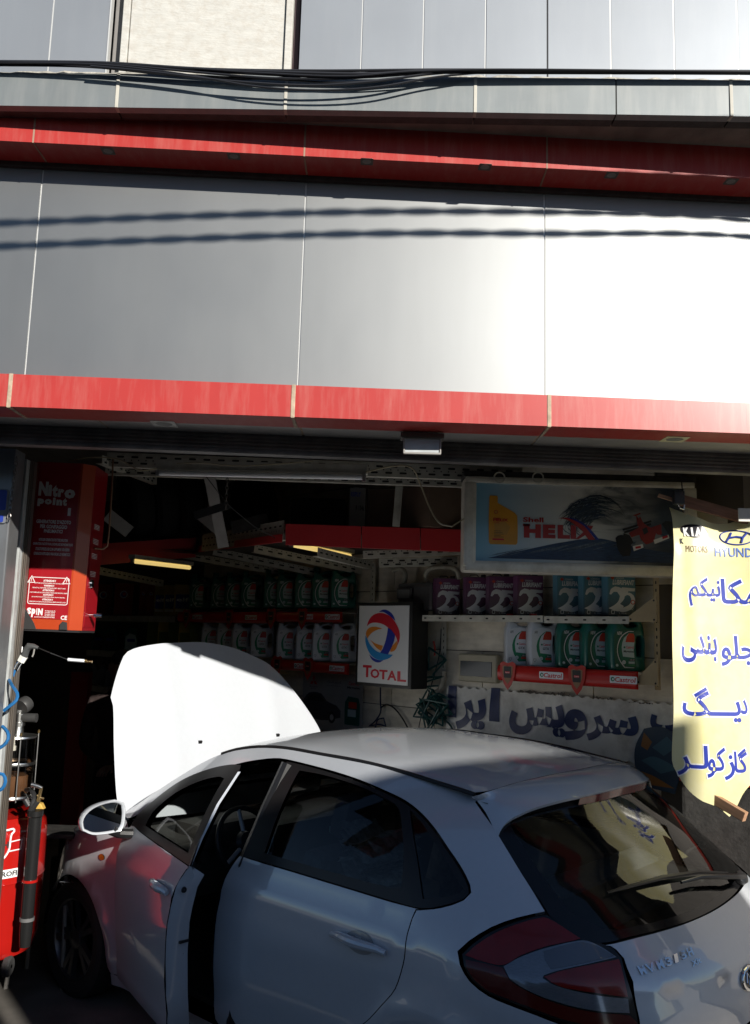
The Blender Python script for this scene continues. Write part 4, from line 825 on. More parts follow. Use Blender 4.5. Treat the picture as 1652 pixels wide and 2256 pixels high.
def CW(X, Z):
    zb_ = .97
    if Z < zb_: y = LOWf(Z)
    else:
        zr = max(ZRf(X), zb_+.05); h = (Z-zb_)/(zr-zb_); yt_ = YTf(X); y = .785-(.785-yt_)*(.62*h+.38*min(h, 1.6)**3)
    if X > 3.0: y *= 1-.16*((X-3.0)/1.1)**2
    # wheel arch lips
    for cx in (.82, 3.36):
        d = sqrt((X-cx)**2+(Z-.29)**2)
        y += .016*math.exp(-((d-.37)/.045)**2)
    return max(y, .02)
def side(X, Z):
    y = CW(X, Z); xr_ = XRf(Z)
    if X < xr_+.8: q = min(max((xr_+.8-X)/.8, 0), 1); y *= (1-q**2.5)**.4
    xf = XFf(Z)
    if X > xf-.7: q = min(max((X-xf+.7)/.7, 0), 1); y *= (1-q**2.8)**(1/2.8)
    return y
def rearx(Y, Z):
    xr_ = XRf(Z); X = xr_
    for _ in range(5):
        q = min(abs(Y)/CW(X, Z), .9999); X = xr_+.8-.8*(1-q**2.5)**.4
    return X
def frontx(Y, Z):
    xf = XFf(Z); X = xf
    for _ in range(5):
        q = min(abs(Y)/CW(X, Z), .9999); X = xf-.7+.7*(1-q**2.8)**(1/2.8)
    return X
ZCf = smtab([(.4, 1.37), (.62, 1.425), (.88, 1.465), (1.41, 1.505), (1.9, 1.515), (2.3, 1.49), (2.55, 1.43), (2.8, 1.32), (3.15, 1.05)])
def roofz(X, Y): zc = ZCf(X); zr = ZRf(X); return zc-(zc-zr)*(abs(Y)/YTf(X))**2.3
FSd = lambda a, b: Vector((a, side(a, b), b))
FRr = lambda a, b: Vector((rearx(a, b), a, b))
FFr = lambda a, b: Vector((frontx(a, b), a, b))
FRf = lambda a, b: Vector((a, b, roofz(a, b)))
tlA = [(1.391, .892), (1.328, .926), (1.184, .978), (1.025, 1.014), (.86, 1.036), (.838, 1.026), (.737, .981), (.657, .965), (.592, .945), (.577, .922), (.591, .896), (.598, .826), (.603, .752), (.614, .706), (.795, .729), (.978, .747), (1.099, .766), (1.225, .783), (1.298, .793), (1.37, .822), (1.391, .859)]
def XYa(a, z, k=0): s_ = 1 if a > 0 else -1; a = abs(a); X = XRf(z)+.8-.8*max(cos(a), 0)**.8 if a < pi/2 else XRf(z)+.8+(a-pi/2); return X, s_*CW(X, z)*(max(sin(a), 0)**.8 if a < pi/2 else 1)
def FW(a, z): X, Y = XYa(a, z); return Vector((X, Y, z))
def panel(name, outline, F, m, parent, holes=(), step=.06, thick=.012, off=0.0, mir=False, seg=.035, raw=False, hinge=None, sgn=1, core=(2.0, 0, .6)):
    o2 = outline if raw else smooth2(outline, seg); h2 = [smooth2(h, seg) for h in holes]
    v2, f2 = fill2d(o2, h2, step); n = len(v2)
    def nrm(a, b):
        e = .004; u = F(a+e, b)-F(a-e, b); v = F(a, b+e)-F(a, b-e); return u.cross(v).normalized()
    P = [F(a, b) for a, b in v2]; N = [nrm(a, b)*sgn for a, b in v2]
    # flip so that normals face away from the car's core
    c = Vector(core); flip = 0
    for p, q in zip(P, N): flip += 1 if q.dot(p-c) > 0 else -1
    if flip < 0: N = [-q for q in N]
    P = [p+q*off for p, q in zip(P, N)]
    ft = []
    for f in f2:
        a, b, d = P[f[0]], P[f[1]], P[f[2]]
        ft.append(f if (b-a).cross(d-a).dot(N[f[0]]) > 0 else f[::-1])
    nb = sum(len(x) for x in [o2]+h2); vs = list(P); ns = list(N); fs = list(ft)
    # rims: first a rounded shoulder then a return
    b0 = 0
    for lp in [o2]+h2:
        k = len(lp); B = len(vs)
        for i in range(k): 
            p, q = P[b0+i], N[b0+i]; t = (P[b0+(i+1) % k]-P[b0+i-1]).normalized(); out = q.cross(t)
            vs.append(p); ns.append(None); vs.append(p-q*thick); ns.append(None)
        for i in range(k):
            a = B+2*i; b = B+2*((i+1) % k); fs.append((a, a+1, b+1, b))
        for i in range(k):
            a = P[b0+i]; bb = P[b0+(i+1) % k]; nn = (bb-a).cross(-N[b0+i]).normalized(); ns[B+2*i] = nn; ns[B+2*i+1] = nn
        b0 += k
    if hinge:
        hx, hy, be = hinge; M = Matrix.Translation((hx, hy, 0)) @ Matrix.Rotation(be, 4, 'Z') @ Matrix.Translation((-hx, -hy, 0))
        vs = [M @ v for v in vs]; ns = [(M.to_3x3() @ q) for q in ns]
    if mir: vs = [Vector((v.x, -v.y, v.z)) for v in vs]; ns = [Vector((q.x, -q.y, q.z)) for q in ns]; fs = [f[::-1] for f in fs]
    mb = MB(); mb.add(vs, fs, m, True)
    ns = [q if q.length > .01 else Vector((0, 0, 1)) for q in ns]
    return mb.build(name, parent, normals=ns)
DW = .20
def warpy(y): return y if y > .45 else (y-2*DW if y < -.45 else y*(.45+DW)/.45-DW)
_build0 = MB.build
def _bw(s, name, parent=None, sharp=35, normals=None, loc=None):  # widen the cabin between the two flanks
    if parent is not None and not parent.get('own'):
        k = .45/(.45+DW)
        if normals is not None: normals = [Vector((n.x, n.y*k if abs(v[1]) < .45 else n.y, n.z)).normalized() for n, v in zip(normals, s.v)]
        s.v = [(v[0], warpy(v[1]), v[2]) for v in s.v]
    return _build0(s, name, parent, sharp, normals, loc)
MB.build = _bw
TH = .733; car = thing('parked_hatchback', 'silver white five-door hatchback with raised bonnet and open driver door in front of the garage', 'car', (1.419, 3.475, 0), pi-TH)
paint = mat('silver_white_paint', (.56, .59, .63), .3, .1, coat=1.0, noise=.02, nscale=40); paint.node_tree.nodes['Principled BSDF'].inputs['Coat IOR'].default_value = 1.85
trim = mat('car_black_trim', (.013, .013, .014), .35, noise=.1); trimg = mat('gloss_black_trim', (.008, .008, .009), .12); inr = mat('car_interior_dark', (.05, .047, .043), .7, noise=.2)
cgl = glass('tinted_car_glass', (.62, .66, .65)); cgr = glass('rear_car_glass', (.48, .52, .50)); cgc = glass('clear_windscreen', (.75, .8, .78))
dlo = [(1.943, 1.413), (1.789, 1.407), (1.615, 1.396), (1.448, 1.381), (1.289, 1.358), (1.159, 1.331), (1.056, 1.294), (.968, 1.248), (.889, 1.195), (.819, 1.148), (.755, 1.095), (.743, 1.075), (.756, 1.055), (.831, 1.021), (.915, .997), (1.065, .993), (1.245, .994), (1.439, .995), (1.648, .996), (1.815, .996), (1.966, .996), (1.965, 1.152), (1.955, 1.304)]
rgl = [(1.832, 1.386), (1.658, 1.384), (1.436, 1.366), (1.276, 1.339), (1.178, 1.31), (1.12, 1.24), (1.07, 1.157), (1.035, 1.046), (1.082, 1.035), (1.355, 1.032), (1.663, 1.032), (1.849, 1.032), (1.84, 1.205)]
qgl = [(1.123, 1.312), (1.05, 1.278), (.969, 1.228), (.888, 1.172), (.801, 1.108), (.768, 1.084), (.78, 1.07), (.844, 1.047), (.922, 1.027), (1.0, 1.15)]
rsh = [(.939, .992), (.949, .953), (.953, .902), (.945, .85), (.952, .795), (.984, .704), (1.043, .633), (1.104, .566), (1.148, .528)]
rfr = [(2.002, .992), (2.035, .941), (2.050, .887), (2.058, .803), (2.072, .733), (2.087, .596), (2.096, .391), (2.105, .318), (2.11, .25)]
# tail lamp outline in rear view (Y,Z)
tl = [(.806, .891), (.783, .926), (.735, .978), (.673, 1.014), (.603, 1.037), (.598, 1.026), (.566, .981), (.533, .966), (.501, .946), (.495, .921), (.511, .897), (.526, .826), (.533, .752), (.54, .707), (.642, .727), (.722, .745), (.764, .763), (.800, .785), (.815, .80), (.822, .822), (.822, .86)]
RS = lambda yz: (round(rearx(*yz), 4), yz[1])
seam_x = [.86, .95, 1.1, 1.3, 1.55, 1.8, 2.05, 2.25, 2.4]
quarter = [(x, ZRf(x)-.002) for x in seam_x]
quarter += [(2.55, 1.345), (2.7, 1.262), (2.85, 1.17), (3.0, 1.075), (3.06, 1.025), (2.98, 1.01), (2.88, 1.05), (2.75, 1.13), (2.62, 1.215), (2.45, 1.30), (2.25, 1.372), (2.08, 1.41), (2.0, 1.42), (1.95, 1.4205), (1.8, 1.4145), (1.615, 1.404), (1.448, 1.389), (1.289, 1.366), (1.159, 1.34)]
quarter_hole_path = [(1.056, 1.303), (.965, 1.256), (.883, 1.202), (.812, 1.154), (.748, 1.10), (.733, 1.077), (.75, 1.05), (.828, 1.013), (.915, .989)]
quarter += quarter_hole_path
quarter += [(.934, .985), (.944, .953), (.948, .902), (.940, .85), (.947, .795), (.979, .704), (1.038, .633), (1.098, .567), (1.14, .53)]
quarter += [(.82+.325*cos(a), .285+.325*sin(a)) for a in [radians(d) for d in range(50, 166, 12)]]
AX = lambda a, z: (XYa(a, z)[0], z)
quarter += [(.47, .40), (.47, .46), AX(1.0, .60), AX(1.0, .68), AX(.99, .735)]
quarter += [AX(*q) for q in ((1.105, .755), (1.23, .772), (1.31, .784), (1.385, .815), (1.412, .86), (1.412, .897), (1.34, .934), (1.19, .987), (1.03, 1.023), (.862, 1.046))]
quarter += [AX(*q) for q in ((.872, 1.10), (.887, 1.15), (.911, 1.20), (.94, 1.248), (.962, 1.285), (.994, 1.322), (1.03, 1.362))]
for mi_ in (False, True): panel('body_side', quarter, FSd, paint, car, mir=mi_, thick=.02)
dlb = [(x, z) for x, z in dlo]
for mi_ in (False, True):
    fo = panel('rear_window_surround', dlb, FSd, trim, car, holes=[rgl, qgl], off=-.004, mir=mi_, thick=.02)
    panel('rear_door_glass', rgl, FSd, cgl, car, off=-.012, mir=mi_, thick=.001)
    panel('quarter_glass', qgl, FSd, cgl, car, off=-.009, mir=mi_, thick=.001)
rdoor = rfr+[(2.09, .225), (1.9, .22), (1.6, .22), (1.25, .22)]+[(.82+.325*cos(a), .285+.325*sin(a)) for a in [radians(d) for d in (2, 14, 26, 38)]]+rsh[::-1]+[(.94, .990), (1.065, .987), (1.245, .988), (1.439, .989), (1.648, .990), (1.815, .990)]
rdoor = rdoor[:9]+[(2.09, .225)]+rdoor[10:]
for mi_ in (False, True):
    d = panel('rear_door', rdoor, FSd, paint, car, mir=mi_, thick=.035)
    sg = -1 if mi_ else 1
    mb = MB(); c = FSd(1.175, .822); P = line3([(1.325, .822), (1.29, .829), (1.18, .829), (1.07, .827), (1.03, .82)], .03)
    pts = [FSd(a, b)+Vector((0, .012+.022*sin(pi*i/(len(P)-1)), 0)) for i, (a, b) in enumerate(P)]; mb.tube([(p.x, sg*p.y, p.z) for p in pts], [.010+.010*sin(pi*(i+.6)/(len(P)+.2)) for i in range(len(P))], paint, 10)
    for i, v in enumerate(mb.v): mb.v[i] = (v[0], v[1], v[2])
    mb.build('door_handle', d)
    rec = [(1.175+.078*cos(a), .822+.042*sin(a)) for a in [2*pi*i/20 for i in range(20)]]
    panel('handle_recess', rec, FSd, mat('recess_shade_paint', (.30, .31, .32), .4, coat=1), d, off=.0006, mir=mi_, thick=.0005, step=.03)  # flat oval; the recess shade is put into its darker colour
for mi_ in (False, True): panel('sill_panel', [(1.2, .215), (1.6, .215), (2.1, .215), (3.0, .215), (3.02, .15), (1.2, .15)], FSd, paint, car, mir=mi_, thick=.1)
# fender
fen = [(3.08, 1.005), (3.2, .975), (3.35, .94), (3.5, .895), (3.62, .83), (3.68, .76), (3.74, .68), (3.75, .55), (3.73, .42)]+[(3.36+.345*cos(a), .305+.345*sin(a)) for a in [radians(d) for d in range(20, 166, 12)]]+[(3.03, .24), (3.0, .22), (2.90, .225), (2.86, .30), (2.835, .38), (2.82, .5), (2.845, .64), (2.86, .79), (2.885, .887), (2.91, .952), (2.98, 1.0)]
for mi_ in (False, True):
    f_ = panel('front_fender', fen, FSd, paint, car, mir=mi_, thick=.03)
    pl = [(3.085+.028*cos(a), .80+.016*sin(a)) for a in [2*pi*i/16 for i in range(16)]]
    panel('side_repeater', pl, FSd, mat('amber_lamp', (.35, .08, .01), .15), f_, off=.004, mir=mi_, thick=.005, step=.02)
# headlamps, bumpers, grille
hl = [(.74, .80), (.76, .72), (.74, .64), (.62, .60), (.50, .62), (.46, .68), (.55, .76), (.66, .82)]
lens = glass('lamp_lens', (.85, .87, .88))
for mi_ in (False, True):
    h_ = panel('headlamp', hl, FFr, lens, car, mir=mi_, thick=.005); panel('reflector', hl, FFr, chrome, h_, off=-.03, mir=mi_, thick=.01)
panel('front_bumper', [(-.80, .60), (-.62, .585), (-.4, .60), (0, .62), (.4, .60), (.62, .585), (.80, .60), (.80, .4), (.76, .2), (0, .18), (-.76, .2), (-.80, .4)], FFr, paint, car, thick=.02)
panel('grille', [(-.42, .74), (.42, .74), (.42, .64), (0, .635), (-.42, .64)], FFr, trimg, car, thick=.02)
panel('rear_bumper', [(-.79, .68), (-.6, .60), (0, .58), (.6, .60), (.79, .68), (.81, .5), (.80, .3), (.7, .2), (0, .18), (-.7, .2), (-.80, .3), (-.81, .5)], FRr, paint, car, thick=.03)
# tail gate
AY = lambda a, z: (XYa(a, z)[1], z)
half = [(.0, .957), (.133, .959), (.40, .964), (.515, .957), AY(.60, .955), AY(.580, .945), AY(.566, .922), AY(.579, .896), AY(.586, .826), AY(.591, .752), AY(.60, .70), (.62, .665), (.60, .61), (.3, .592), (.0, .59)]
full = half+[(-a, b) for a, b in half[::-1][1:-1]]
def tgz(a, b):  # with a shallow crease below the badge line
    p = FRr(a, b); d = .85-.08*(1-min(abs(a)/.55, 1)**1.5); p.x -= .010*math.exp(-((b-d-.02)/.05)**2)*(1 if b > d else .55); return p
tg = panel('tailgate', full, tgz, paint, car, thick=.02, step=.035)
rg_h = [(.0, .962), (.133, .964), (.403, .972), (.53, .966), (.567, .981), (.595, 1.036), (.562, 1.143), (.527, 1.248), (.494, 1.31), (.46, 1.35), (.359, 1.39), (.23, 1.405), (.0, 1.415)]
rgf = rg_h+[(-a, b) for a, b in rg_h[::-1][1:-1]]
in_h = [(.0, .985), (.133, .987), (.39, .995), (.47, 1.0), (.53, 1.05), (.515, 1.14), (.487, 1.24), (.46, 1.30), (.41, 1.33), (.23, 1.352), (.0, 1.36)]
inf = in_h+[(-a, b) for a, b in in_h[::-1][1:-1]]
panel('rear_glass_border', rgf, FRr, trimg, car, holes=[inf], off=-.006, thick=.01)
rgl_ = panel('rear_glass', inf, FRr, cgr, car, off=-.007, thick=.001)
# spoiler: loft between roof seam, lip and under-edge
def loft(rows, m, name, parent, close=False):
    vs = [p for r in rows for p in r]; n = len(rows[0]); fs = [(i*n+j, i*n+j+1, (i+1)*n+j+1, (i+1)*n+j) for i in range(len(rows)-1) for j in range(n-1)]
    mb = MB(); mb.add(vs, fs, m, True); return mb.build(name, parent, sharp=50)
def sym(P): return P+[(-a, b) for a, b in P[::-1][1:]]
seamx = smooth2([(.525, .862), (.45, .835), (.36, .812), (.2, .775), (0, .757), (-.2, .775), (-.36, .812), (-.45, .835), (-.525, .862)], .03, closed=False, lim=90)
lip = smooth2([(.532, 1.251), (.50, 1.285), (.455, 1.318), (.365, 1.358), (.235, 1.386), (0, 1.402), (-.235, 1.386), (-.365, 1.358), (-.455, 1.318), (-.50, 1.285), (-.532, 1.251)], .03, closed=False, lim=90)
def resample(P, n):
    L = [0]
    for a, b in zip(P, P[1:]): L.append(L[-1]+sqrt(sum((x-y)**2 for x, y in zip(a, b))))
    out = []
    for i in range(n):
        t = L[-1]*i/(n-1); k = 0
        while k < len(L)-2 and L[k+1] < t: k += 1
        u = (t-L[k])/(L[k+1]-L[k]+1e-9); out.append(tuple(x+(y-x)*u for x, y in zip(P[k], P[k+1])))
    return out
n_ = 41; S_ = [Vector((x, y, roofz(x, y) if abs(y) < .50 else roofz(x, y*.98))) for y, x in resample(seamx, n_)]
L_ = []
for i, (y, z) in enumerate(resample(lip, n_)):
    u = abs(i-(n_-1)/2)/((n_-1)/2); ex = .055*(1-u**4); p = FRr(y, z); L_.append(Vector((p.x-ex*.9, p.y, p.z)))
mid = []
EC = [S_[0], FW(1.028, 1.365)+Vector((0, -.005, 0)), FW(.988, 1.322)+Vector((0, -.005, 0)), L_[0]]
for k in (.0, .15, .3, .45, .6, .75, .93, 1.0):
    row = []
    q_ = k*3; i_ = min(int(q_), 2); ec = EC[i_].lerp(EC[i_+1], q_-i_)-S_[0].lerp(L_[0], k)
    for a, b in zip(S_, L_):
        p = a.lerp(b, k); p.z += .022*sin(pi*k)*(1-.3*k); p.x -= .010*sin(pi*k); e_ = abs(a.y/.525)**6; p.x += ec.x*e_; p.z += (ec.z-.022*sin(pi*k)*(1-.3*k))*e_; p.y += ec.y*e_*(1 if a.y > 0 else -1); row.append(p)
    mid.append(row)
rim = [p+Vector((.006, 0, -.012)) for p in L_]; und = [p+Vector((.07, 0, -.012-.012)) for p in L_]
sp_ = loft(mid+[rim, und], paint, 'roof_spoiler', car)
bl = [i for i in range(n_) if abs(L_[i].y) < .235]
brk = loft([[rim[i]+Vector((-.0035, 0, .004)) for i in bl], [rim[i]+Vector((.006, 0, -.030)) for i in bl], [rim[i]+Vector((.05, 0, -.034)) for i in bl]], mat('dark_red_lens', (.16, .006, .008), .15, coat=1), 'brake_lamp', sp_)
# roof and mouldings
rp = [(x, YTf(x)-.012) for x in (2.46, 2.3, 2.1, 1.8, 1.5, 1.2, 1.0, .88)]+[(.837, .44), (.815, .36), (.778, .2), (.76, 0)]
rp = rp+[(a, -b) for a, b in rp[::-1][1:]]+[(2.50, -.3), (2.51, 0), (2.50, .3)]
panel('roof', rp, FRf, paint, car, thick=.012, step=.07)
for sg in (1, -1):
    P = [(x, sg*(YTf(x)-.004), ZRf(x)+.0005) for x in (2.44, 2.35, 2.2, 2.0, 1.75, 1.5, 1.25, 1.05, .93, .865)]
    mb = MB(); mb.tube(line3(P, .05), .0095, trim, 8); mb.build('roof_moulding', car)
# windscreen
ws = [(2.49, .50), (2.56, .56), (2.75, .615), (3.0, .66), (3.12, .66), (3.16, .35), (3.17, 0)]; ws = ws+[(a, -b) for a, b in ws[::-1][1:]]+[(2.525, -.3), (2.53, 0), (2.525, .3)]
wi = [(2.56, .46), (2.66, .53), (2.8, .57), (3.0, .60), (3.06, .57), (3.08, .3), (3.09, 0)]; wi = wi+[(a, -b) for a, b in wi[::-1][1:]]+[(2.58, -.3), (2.585, 0), (2.58, .3)]
panel('windscreen_border', ws, FRf, trimg, car, holes=[wi], off=-.004, thick=.01); panel('windscreen', wi, FRf, cgc, car, off=-.005, thick=.001)
# tail lamps
red1 = mat('tail_red_lens', (.20, .003, .003), .14, coat=.3, noise=.15, nscale=20); red2 = mat('tail_dark_red_lens', (.08, .002, .002), .14, coat=.3); clr = mat('tail_clear_lens', (.17, .19, .22), .12, .35, coat=1, noise=.25, nscale=60, stretch=(1, 1, 12)); rib = mat('tail_ribbed_lens', (.10, .11, .13), .18, .4, coat=1)
sh_ = lambda P, c, k: [(c[0]+(a-c[0])*k, c[1]+(b-c[1])*k) for a, b in P]
for mi_ in (False, True):
    t_ = panel('tail_lamp', tlA, FW, trimg, car, off=.001, mir=mi_, thick=.03, step=.05, seg=.025)
    lp = lambda nm, P, m, of, th=.004: panel(nm, P, FW, m, t_, off=of, mir=mi_, thick=th, step=.04, seg=.025)
    lp('upper_red_lens', [(1.377, .891), (1.321, .921), (1.185, .970), (1.031, 1.007), (.884, 1.028), (.845, 1.02), (.744, .975), (.942, .952), (1.107, .918), (1.199, .887), (1.292, .885)], red1, .0035)
    lp('clear_lens', [(1.2, .883), (1.11, .914), (.945, .948), (.737, .971), (.666, .957), (.604, .925), (.748, .913), (.912, .894), (1.012, .875), (1.022, .867), (.989, .854), (.848, .834), (.626, .813), (.638, .772), (.812, .783), (.958, .799), (1.097, .823), (1.184, .854)], clr, .003)
    lp('ribbed_lens', [(.972, .938), (.853, .957), (.745, .966), (.675, .954), (.615, .928), (.746, .917), (.889, .902), (.97, .892), (.985, .915)], rib, .0045, .002)
    lp('red_reflector', [(1.012, .871), (.913, .891), (.75, .909), (.6, .919), (.61, .881), (.626, .818), (.751, .831), (.846, .839), (.937, .847), (.984, .858)], red1, .005, .003)
    lp('lower_red_lens', [(1.379, .879), (1.293, .881), (1.206, .879), (1.186, .849), (1.098, .819), (.96, .794), (.814, .778), (.639, .764), (.611, .744), (.622, .714), (.793, .735), (.976, .753), (1.097, .773), (1.222, .791), (1.296, .8), (1.363, .83), (1.382, .858)], red2, .003)
# badge, emblem, wiper
def on_rear(y, z, o=.004): 
    p = tgz(y, z); return p+Vector((-o, 0, 0))
mb = MB()
for i, chh in enumerate('MVM315H'):
    y0 = .474-.034*i; z0 = .878+.001*i
    mb.text(chh, 0, 0, 1, 1, 0, chrome, .03, .2, fn=lambda x, y, z, y0=y0, z0=z0: on_rear(y0-x*.030, z0+z*.022, .006))
mb.build('chrome_badge', tg)
mb = MB(); mb.text('Xlt', 0, 0, 1, 1, 0, chrome, .02, .25, fn=lambda x, y, z: on_rear(.28-x*.05, .857+z*.016, .005)); mb.build('chrome_badge', tg)
mb = MB(); q = [on_rear(-.0+.052*cos(a), .735+.040*sin(a), .008) for a in [2*pi*i/28 for i in range(29)]]; mb.tube(q, .006, chrome, 8, caps=False)
q = [on_rear(-.0+.046*cos(a), .735+.034*sin(a), .004) for a in [2*pi*i/28 for i in range(28)]]; mb.add(q, [tuple(range(28))], trimg)
for pts in ([(.03, .80), (.018, .83), (0, .80), (-.018, .83), (-.03, .80)], [(.018, .79), (0, .815), (-.018, .79)]): mb.tube([on_rear(a, b-.075, .009) for a, b in pts], .0035, chrome, 6)
mb.build('emblem', tg)
mb = MB(); gr = lambda y, z, o: FRr(y, z)+Vector((-o*.7, 0, o*.7))
mb.tube([gr(-.30, .985, .03), gr(-.22, 1.0, .04), gr(-.02, 1.045, .035), gr(.1, 1.055, .03)], [.014, .012, .009, .006], trim, 8)
mb.tube([gr(-.24, 1.02, .012), gr(-.05, 1.065, .014), gr(.15, 1.088, .014), gr(.30, 1.09, .012), gr(.385, 1.085, .010)], [.005, .009, .010, .008, .004], trim, 6)
mb.lathe([(.03, 0), (.03, .02), (.018, .03), (.001, .031)], trim, 16, Matrix.Translation(gr(-.31, .985, .004)) @ Matrix.Rotation(radians(-50), 4, 'Y')); mb.build('rear_wiper', car)
# ------------------------------------------------ bonnet
HX, HZ, HA = 3.08, .98, radians(74); HOC = -.07
hood_o = [(-.78, .0), (-.85, .12), (-.885, .25), (-.885, .37), (-.83, .475), (-.69, .655), (-.545, .805), (-.395, .90), (-.17, .985), (.0, 1.015), (.125, 1.025), (.265, 1.02), (.44, 1.008), (.605, .98), (.675, .935), (.785, .69), (.775, .64), (.79, .415), (.795, .16), (.78, .0), (.4, -.02), (0, -.03), (-.4, -.02)]
def Fh(u, v): w = -.035*(u/.8)**2-.03*(v-.5)**2*2+.012*math.exp(-((abs(u)-.42)/.10)**2); return Vector((HX+v*cos(HA)-w*sin(HA), u+HOC, HZ+v*sin(HA)+w*cos(HA)))
MB.build = _build0
hd = panel('bonnet', hood_o, Fh, paint, car, thick=.02, step=.08, core=(6, 0, 1))
hi = [(a*.975, .5+(b-.5)*.975) for a, b in hood_o]
panel('bonnet_liner', hi, Fh, mat('bonnet_underside', (.25, .26, .27), .5), hd, off=.022, thick=.001)
for u in (.21, -.43):
    p = Fh(u, .385); mb = MB(); mb.box(-.006, -.014, -.008, .012, .014, .010, trim, .004, Matrix.Translation(p) @ Matrix.Rotation(-(pi/2-HA)-pi/2+pi/2, 4, 'Y')); mb.build('washer_nozzle', hd)
mb = MB(); mb.tube([(3.9, -.55, .75), Fh(-.66, .62)+Vector((.04, 0, -.02))], .004, steel, 6); mb.build('bonnet_stay', hd)
MB.build = _bw
# engine bay and body core
mb = MB(); mb.box(3.12, -.68, .25, 3.95, .66, .62, mat('engine_dark', (.02, .02, .02), .6, noise=.3), .02); mb.box(3.3, -.3, .6, 3.7, .3, .78, MATS['engine_dark'], .03); mb.box(3.1, -.72, .6, 3.16, .70, .92, trim); mb.box(3.9, -.6, .5, 3.97, .6, .72, trim)
mb.build('engine_bay', car)
mb = MB(); mb.box(.25, -.70, .16, 3.9, .70, .27, inr); mb.box(.30, -.66, .25, .72, .66, .80, inr, .02); mb.build('floor_pan', car)
# inner arches (dark)
for cx in (.83, 3.36):
    for sg in (1, -1):
        mb = MB(); Y0, Y1 = sg*.50, sg*.80; vs = []; fs = []
        for i in range(17):
            a = pi*i/16
            vs += [(cx+.36*cos(a), Y0, .30+.36*sin(a)), (cx+.36*cos(a), Y1, .30+.36*sin(a))]
        for i in range(16): fs.append((2*i, 2*i+1, 2*i+3, 2*i+2))
        b = len(vs); vs += [(cx, Y0, .3)]; fs += [(2*i, 2*i+2, b) for i in range(16)]
        mb.add(vs, fs, trim); mb.build('wheel_liner', car)
# wheels
tyre = mat('tyre_rubber', (.02, .02, .02), .8, noise=.2); rim_m = mat('alloy_rim', (.13, .13, .14), .35, .8)
WH = None
for cx, sg, steer in ((3.37, 1, 0), (3.37, -1, 0), (.83, 1, 0), (.83, -1, 0)):
    w = thing('wheel', None, None, (cx, sg*.725, .305), 0); w.location.y = warpy(w.location.y); w['own'] = 1; w.parent = car; KIDS.setdefault(car.name, []).append(w)
    M = Matrix.Rotation(radians(-90 if sg > 0 else 90), 4, 'X')
    mb = MB(); mb.lathe([(.19, -.09), (.27, -.095), (.300, -.08), (.308, -.05), (.308, .05), (.300, .08), (.27, .095), (.215, .085), (.205, .07)], tyre, 40, M); mb.build('tyre', w)
    mb = MB(); mb.lathe([(.205, .07), (.212, .084), (.205, .08), (.19, .04), (.185, -.05), (.07, -.055), (.02, -.055)], rim_m, 40, M)
    for k in range(5):
        for da in (-.17, .17):
            a = 2*pi*k/5+da; a2 = 2*pi*k/5+da*.4
            p0 = Vector((.045*cos(a2), .045*sin(a2), .066)); p1 = Vector((.20*cos(a), .20*sin(a), .074)); t = Vector((-sin(a), cos(a), 0))
            q = [p0-t*.012, p0+t*.012, p1+t*.017, p1-t*.017]; q = [M @ x for x in q]+[M @ (x-Vector((0, 0, .03))) for x in q]; mb.hexa([q[0], q[1], q[2], q[3], q[4], q[5], q[6], q[7]], rim_m)
    mb.lathe([(.001, .082), (.03, .08), (.055, .07), (.06, .03)], rim_m, 20, M); mb.build('rim', w)
# ------------------------------------------------ front doors
HG = (3.03, .78, -radians(15)) 
sk = [(2.895, .952), (2.875, .887), (2.850, .79), (2.835, .639), (2.812, .5), (2.825, .38), (2.85, .30), (2.88, .235), (2.5, .225), (2.15, .225), (2.105, .30), (2.09, .42), (2.08, .596), (2.065, .733), (2.05, .803), (2.043, .887), (2.028, .941), (1.996, .985), (2.25, .989), (2.5, .993), (2.7, .998), (2.84, 1.0)]
fr = [(2.86, .998), (2.83, 1.06), (2.74, 1.13), (2.62, 1.21), (2.45, 1.295), (2.25, 1.368), (2.08, 1.408), (1.985, 1.418), (1.965, 1.40), (1.975, 1.25), (1.985, 1.1), (1.99, .989), (2.25, .993), (2.5, .997), (2.7, .999)]
op = [(2.66, 1.035), (2.64, 1.10), (2.52, 1.19), (2.40, 1.255), (2.24, 1.318), (2.10, 1.352), (2.05, 1.35), (2.045, 1.25), (2.05, 1.12), (2.055, 1.03), (2.3, 1.032), (2.5, 1.034)]
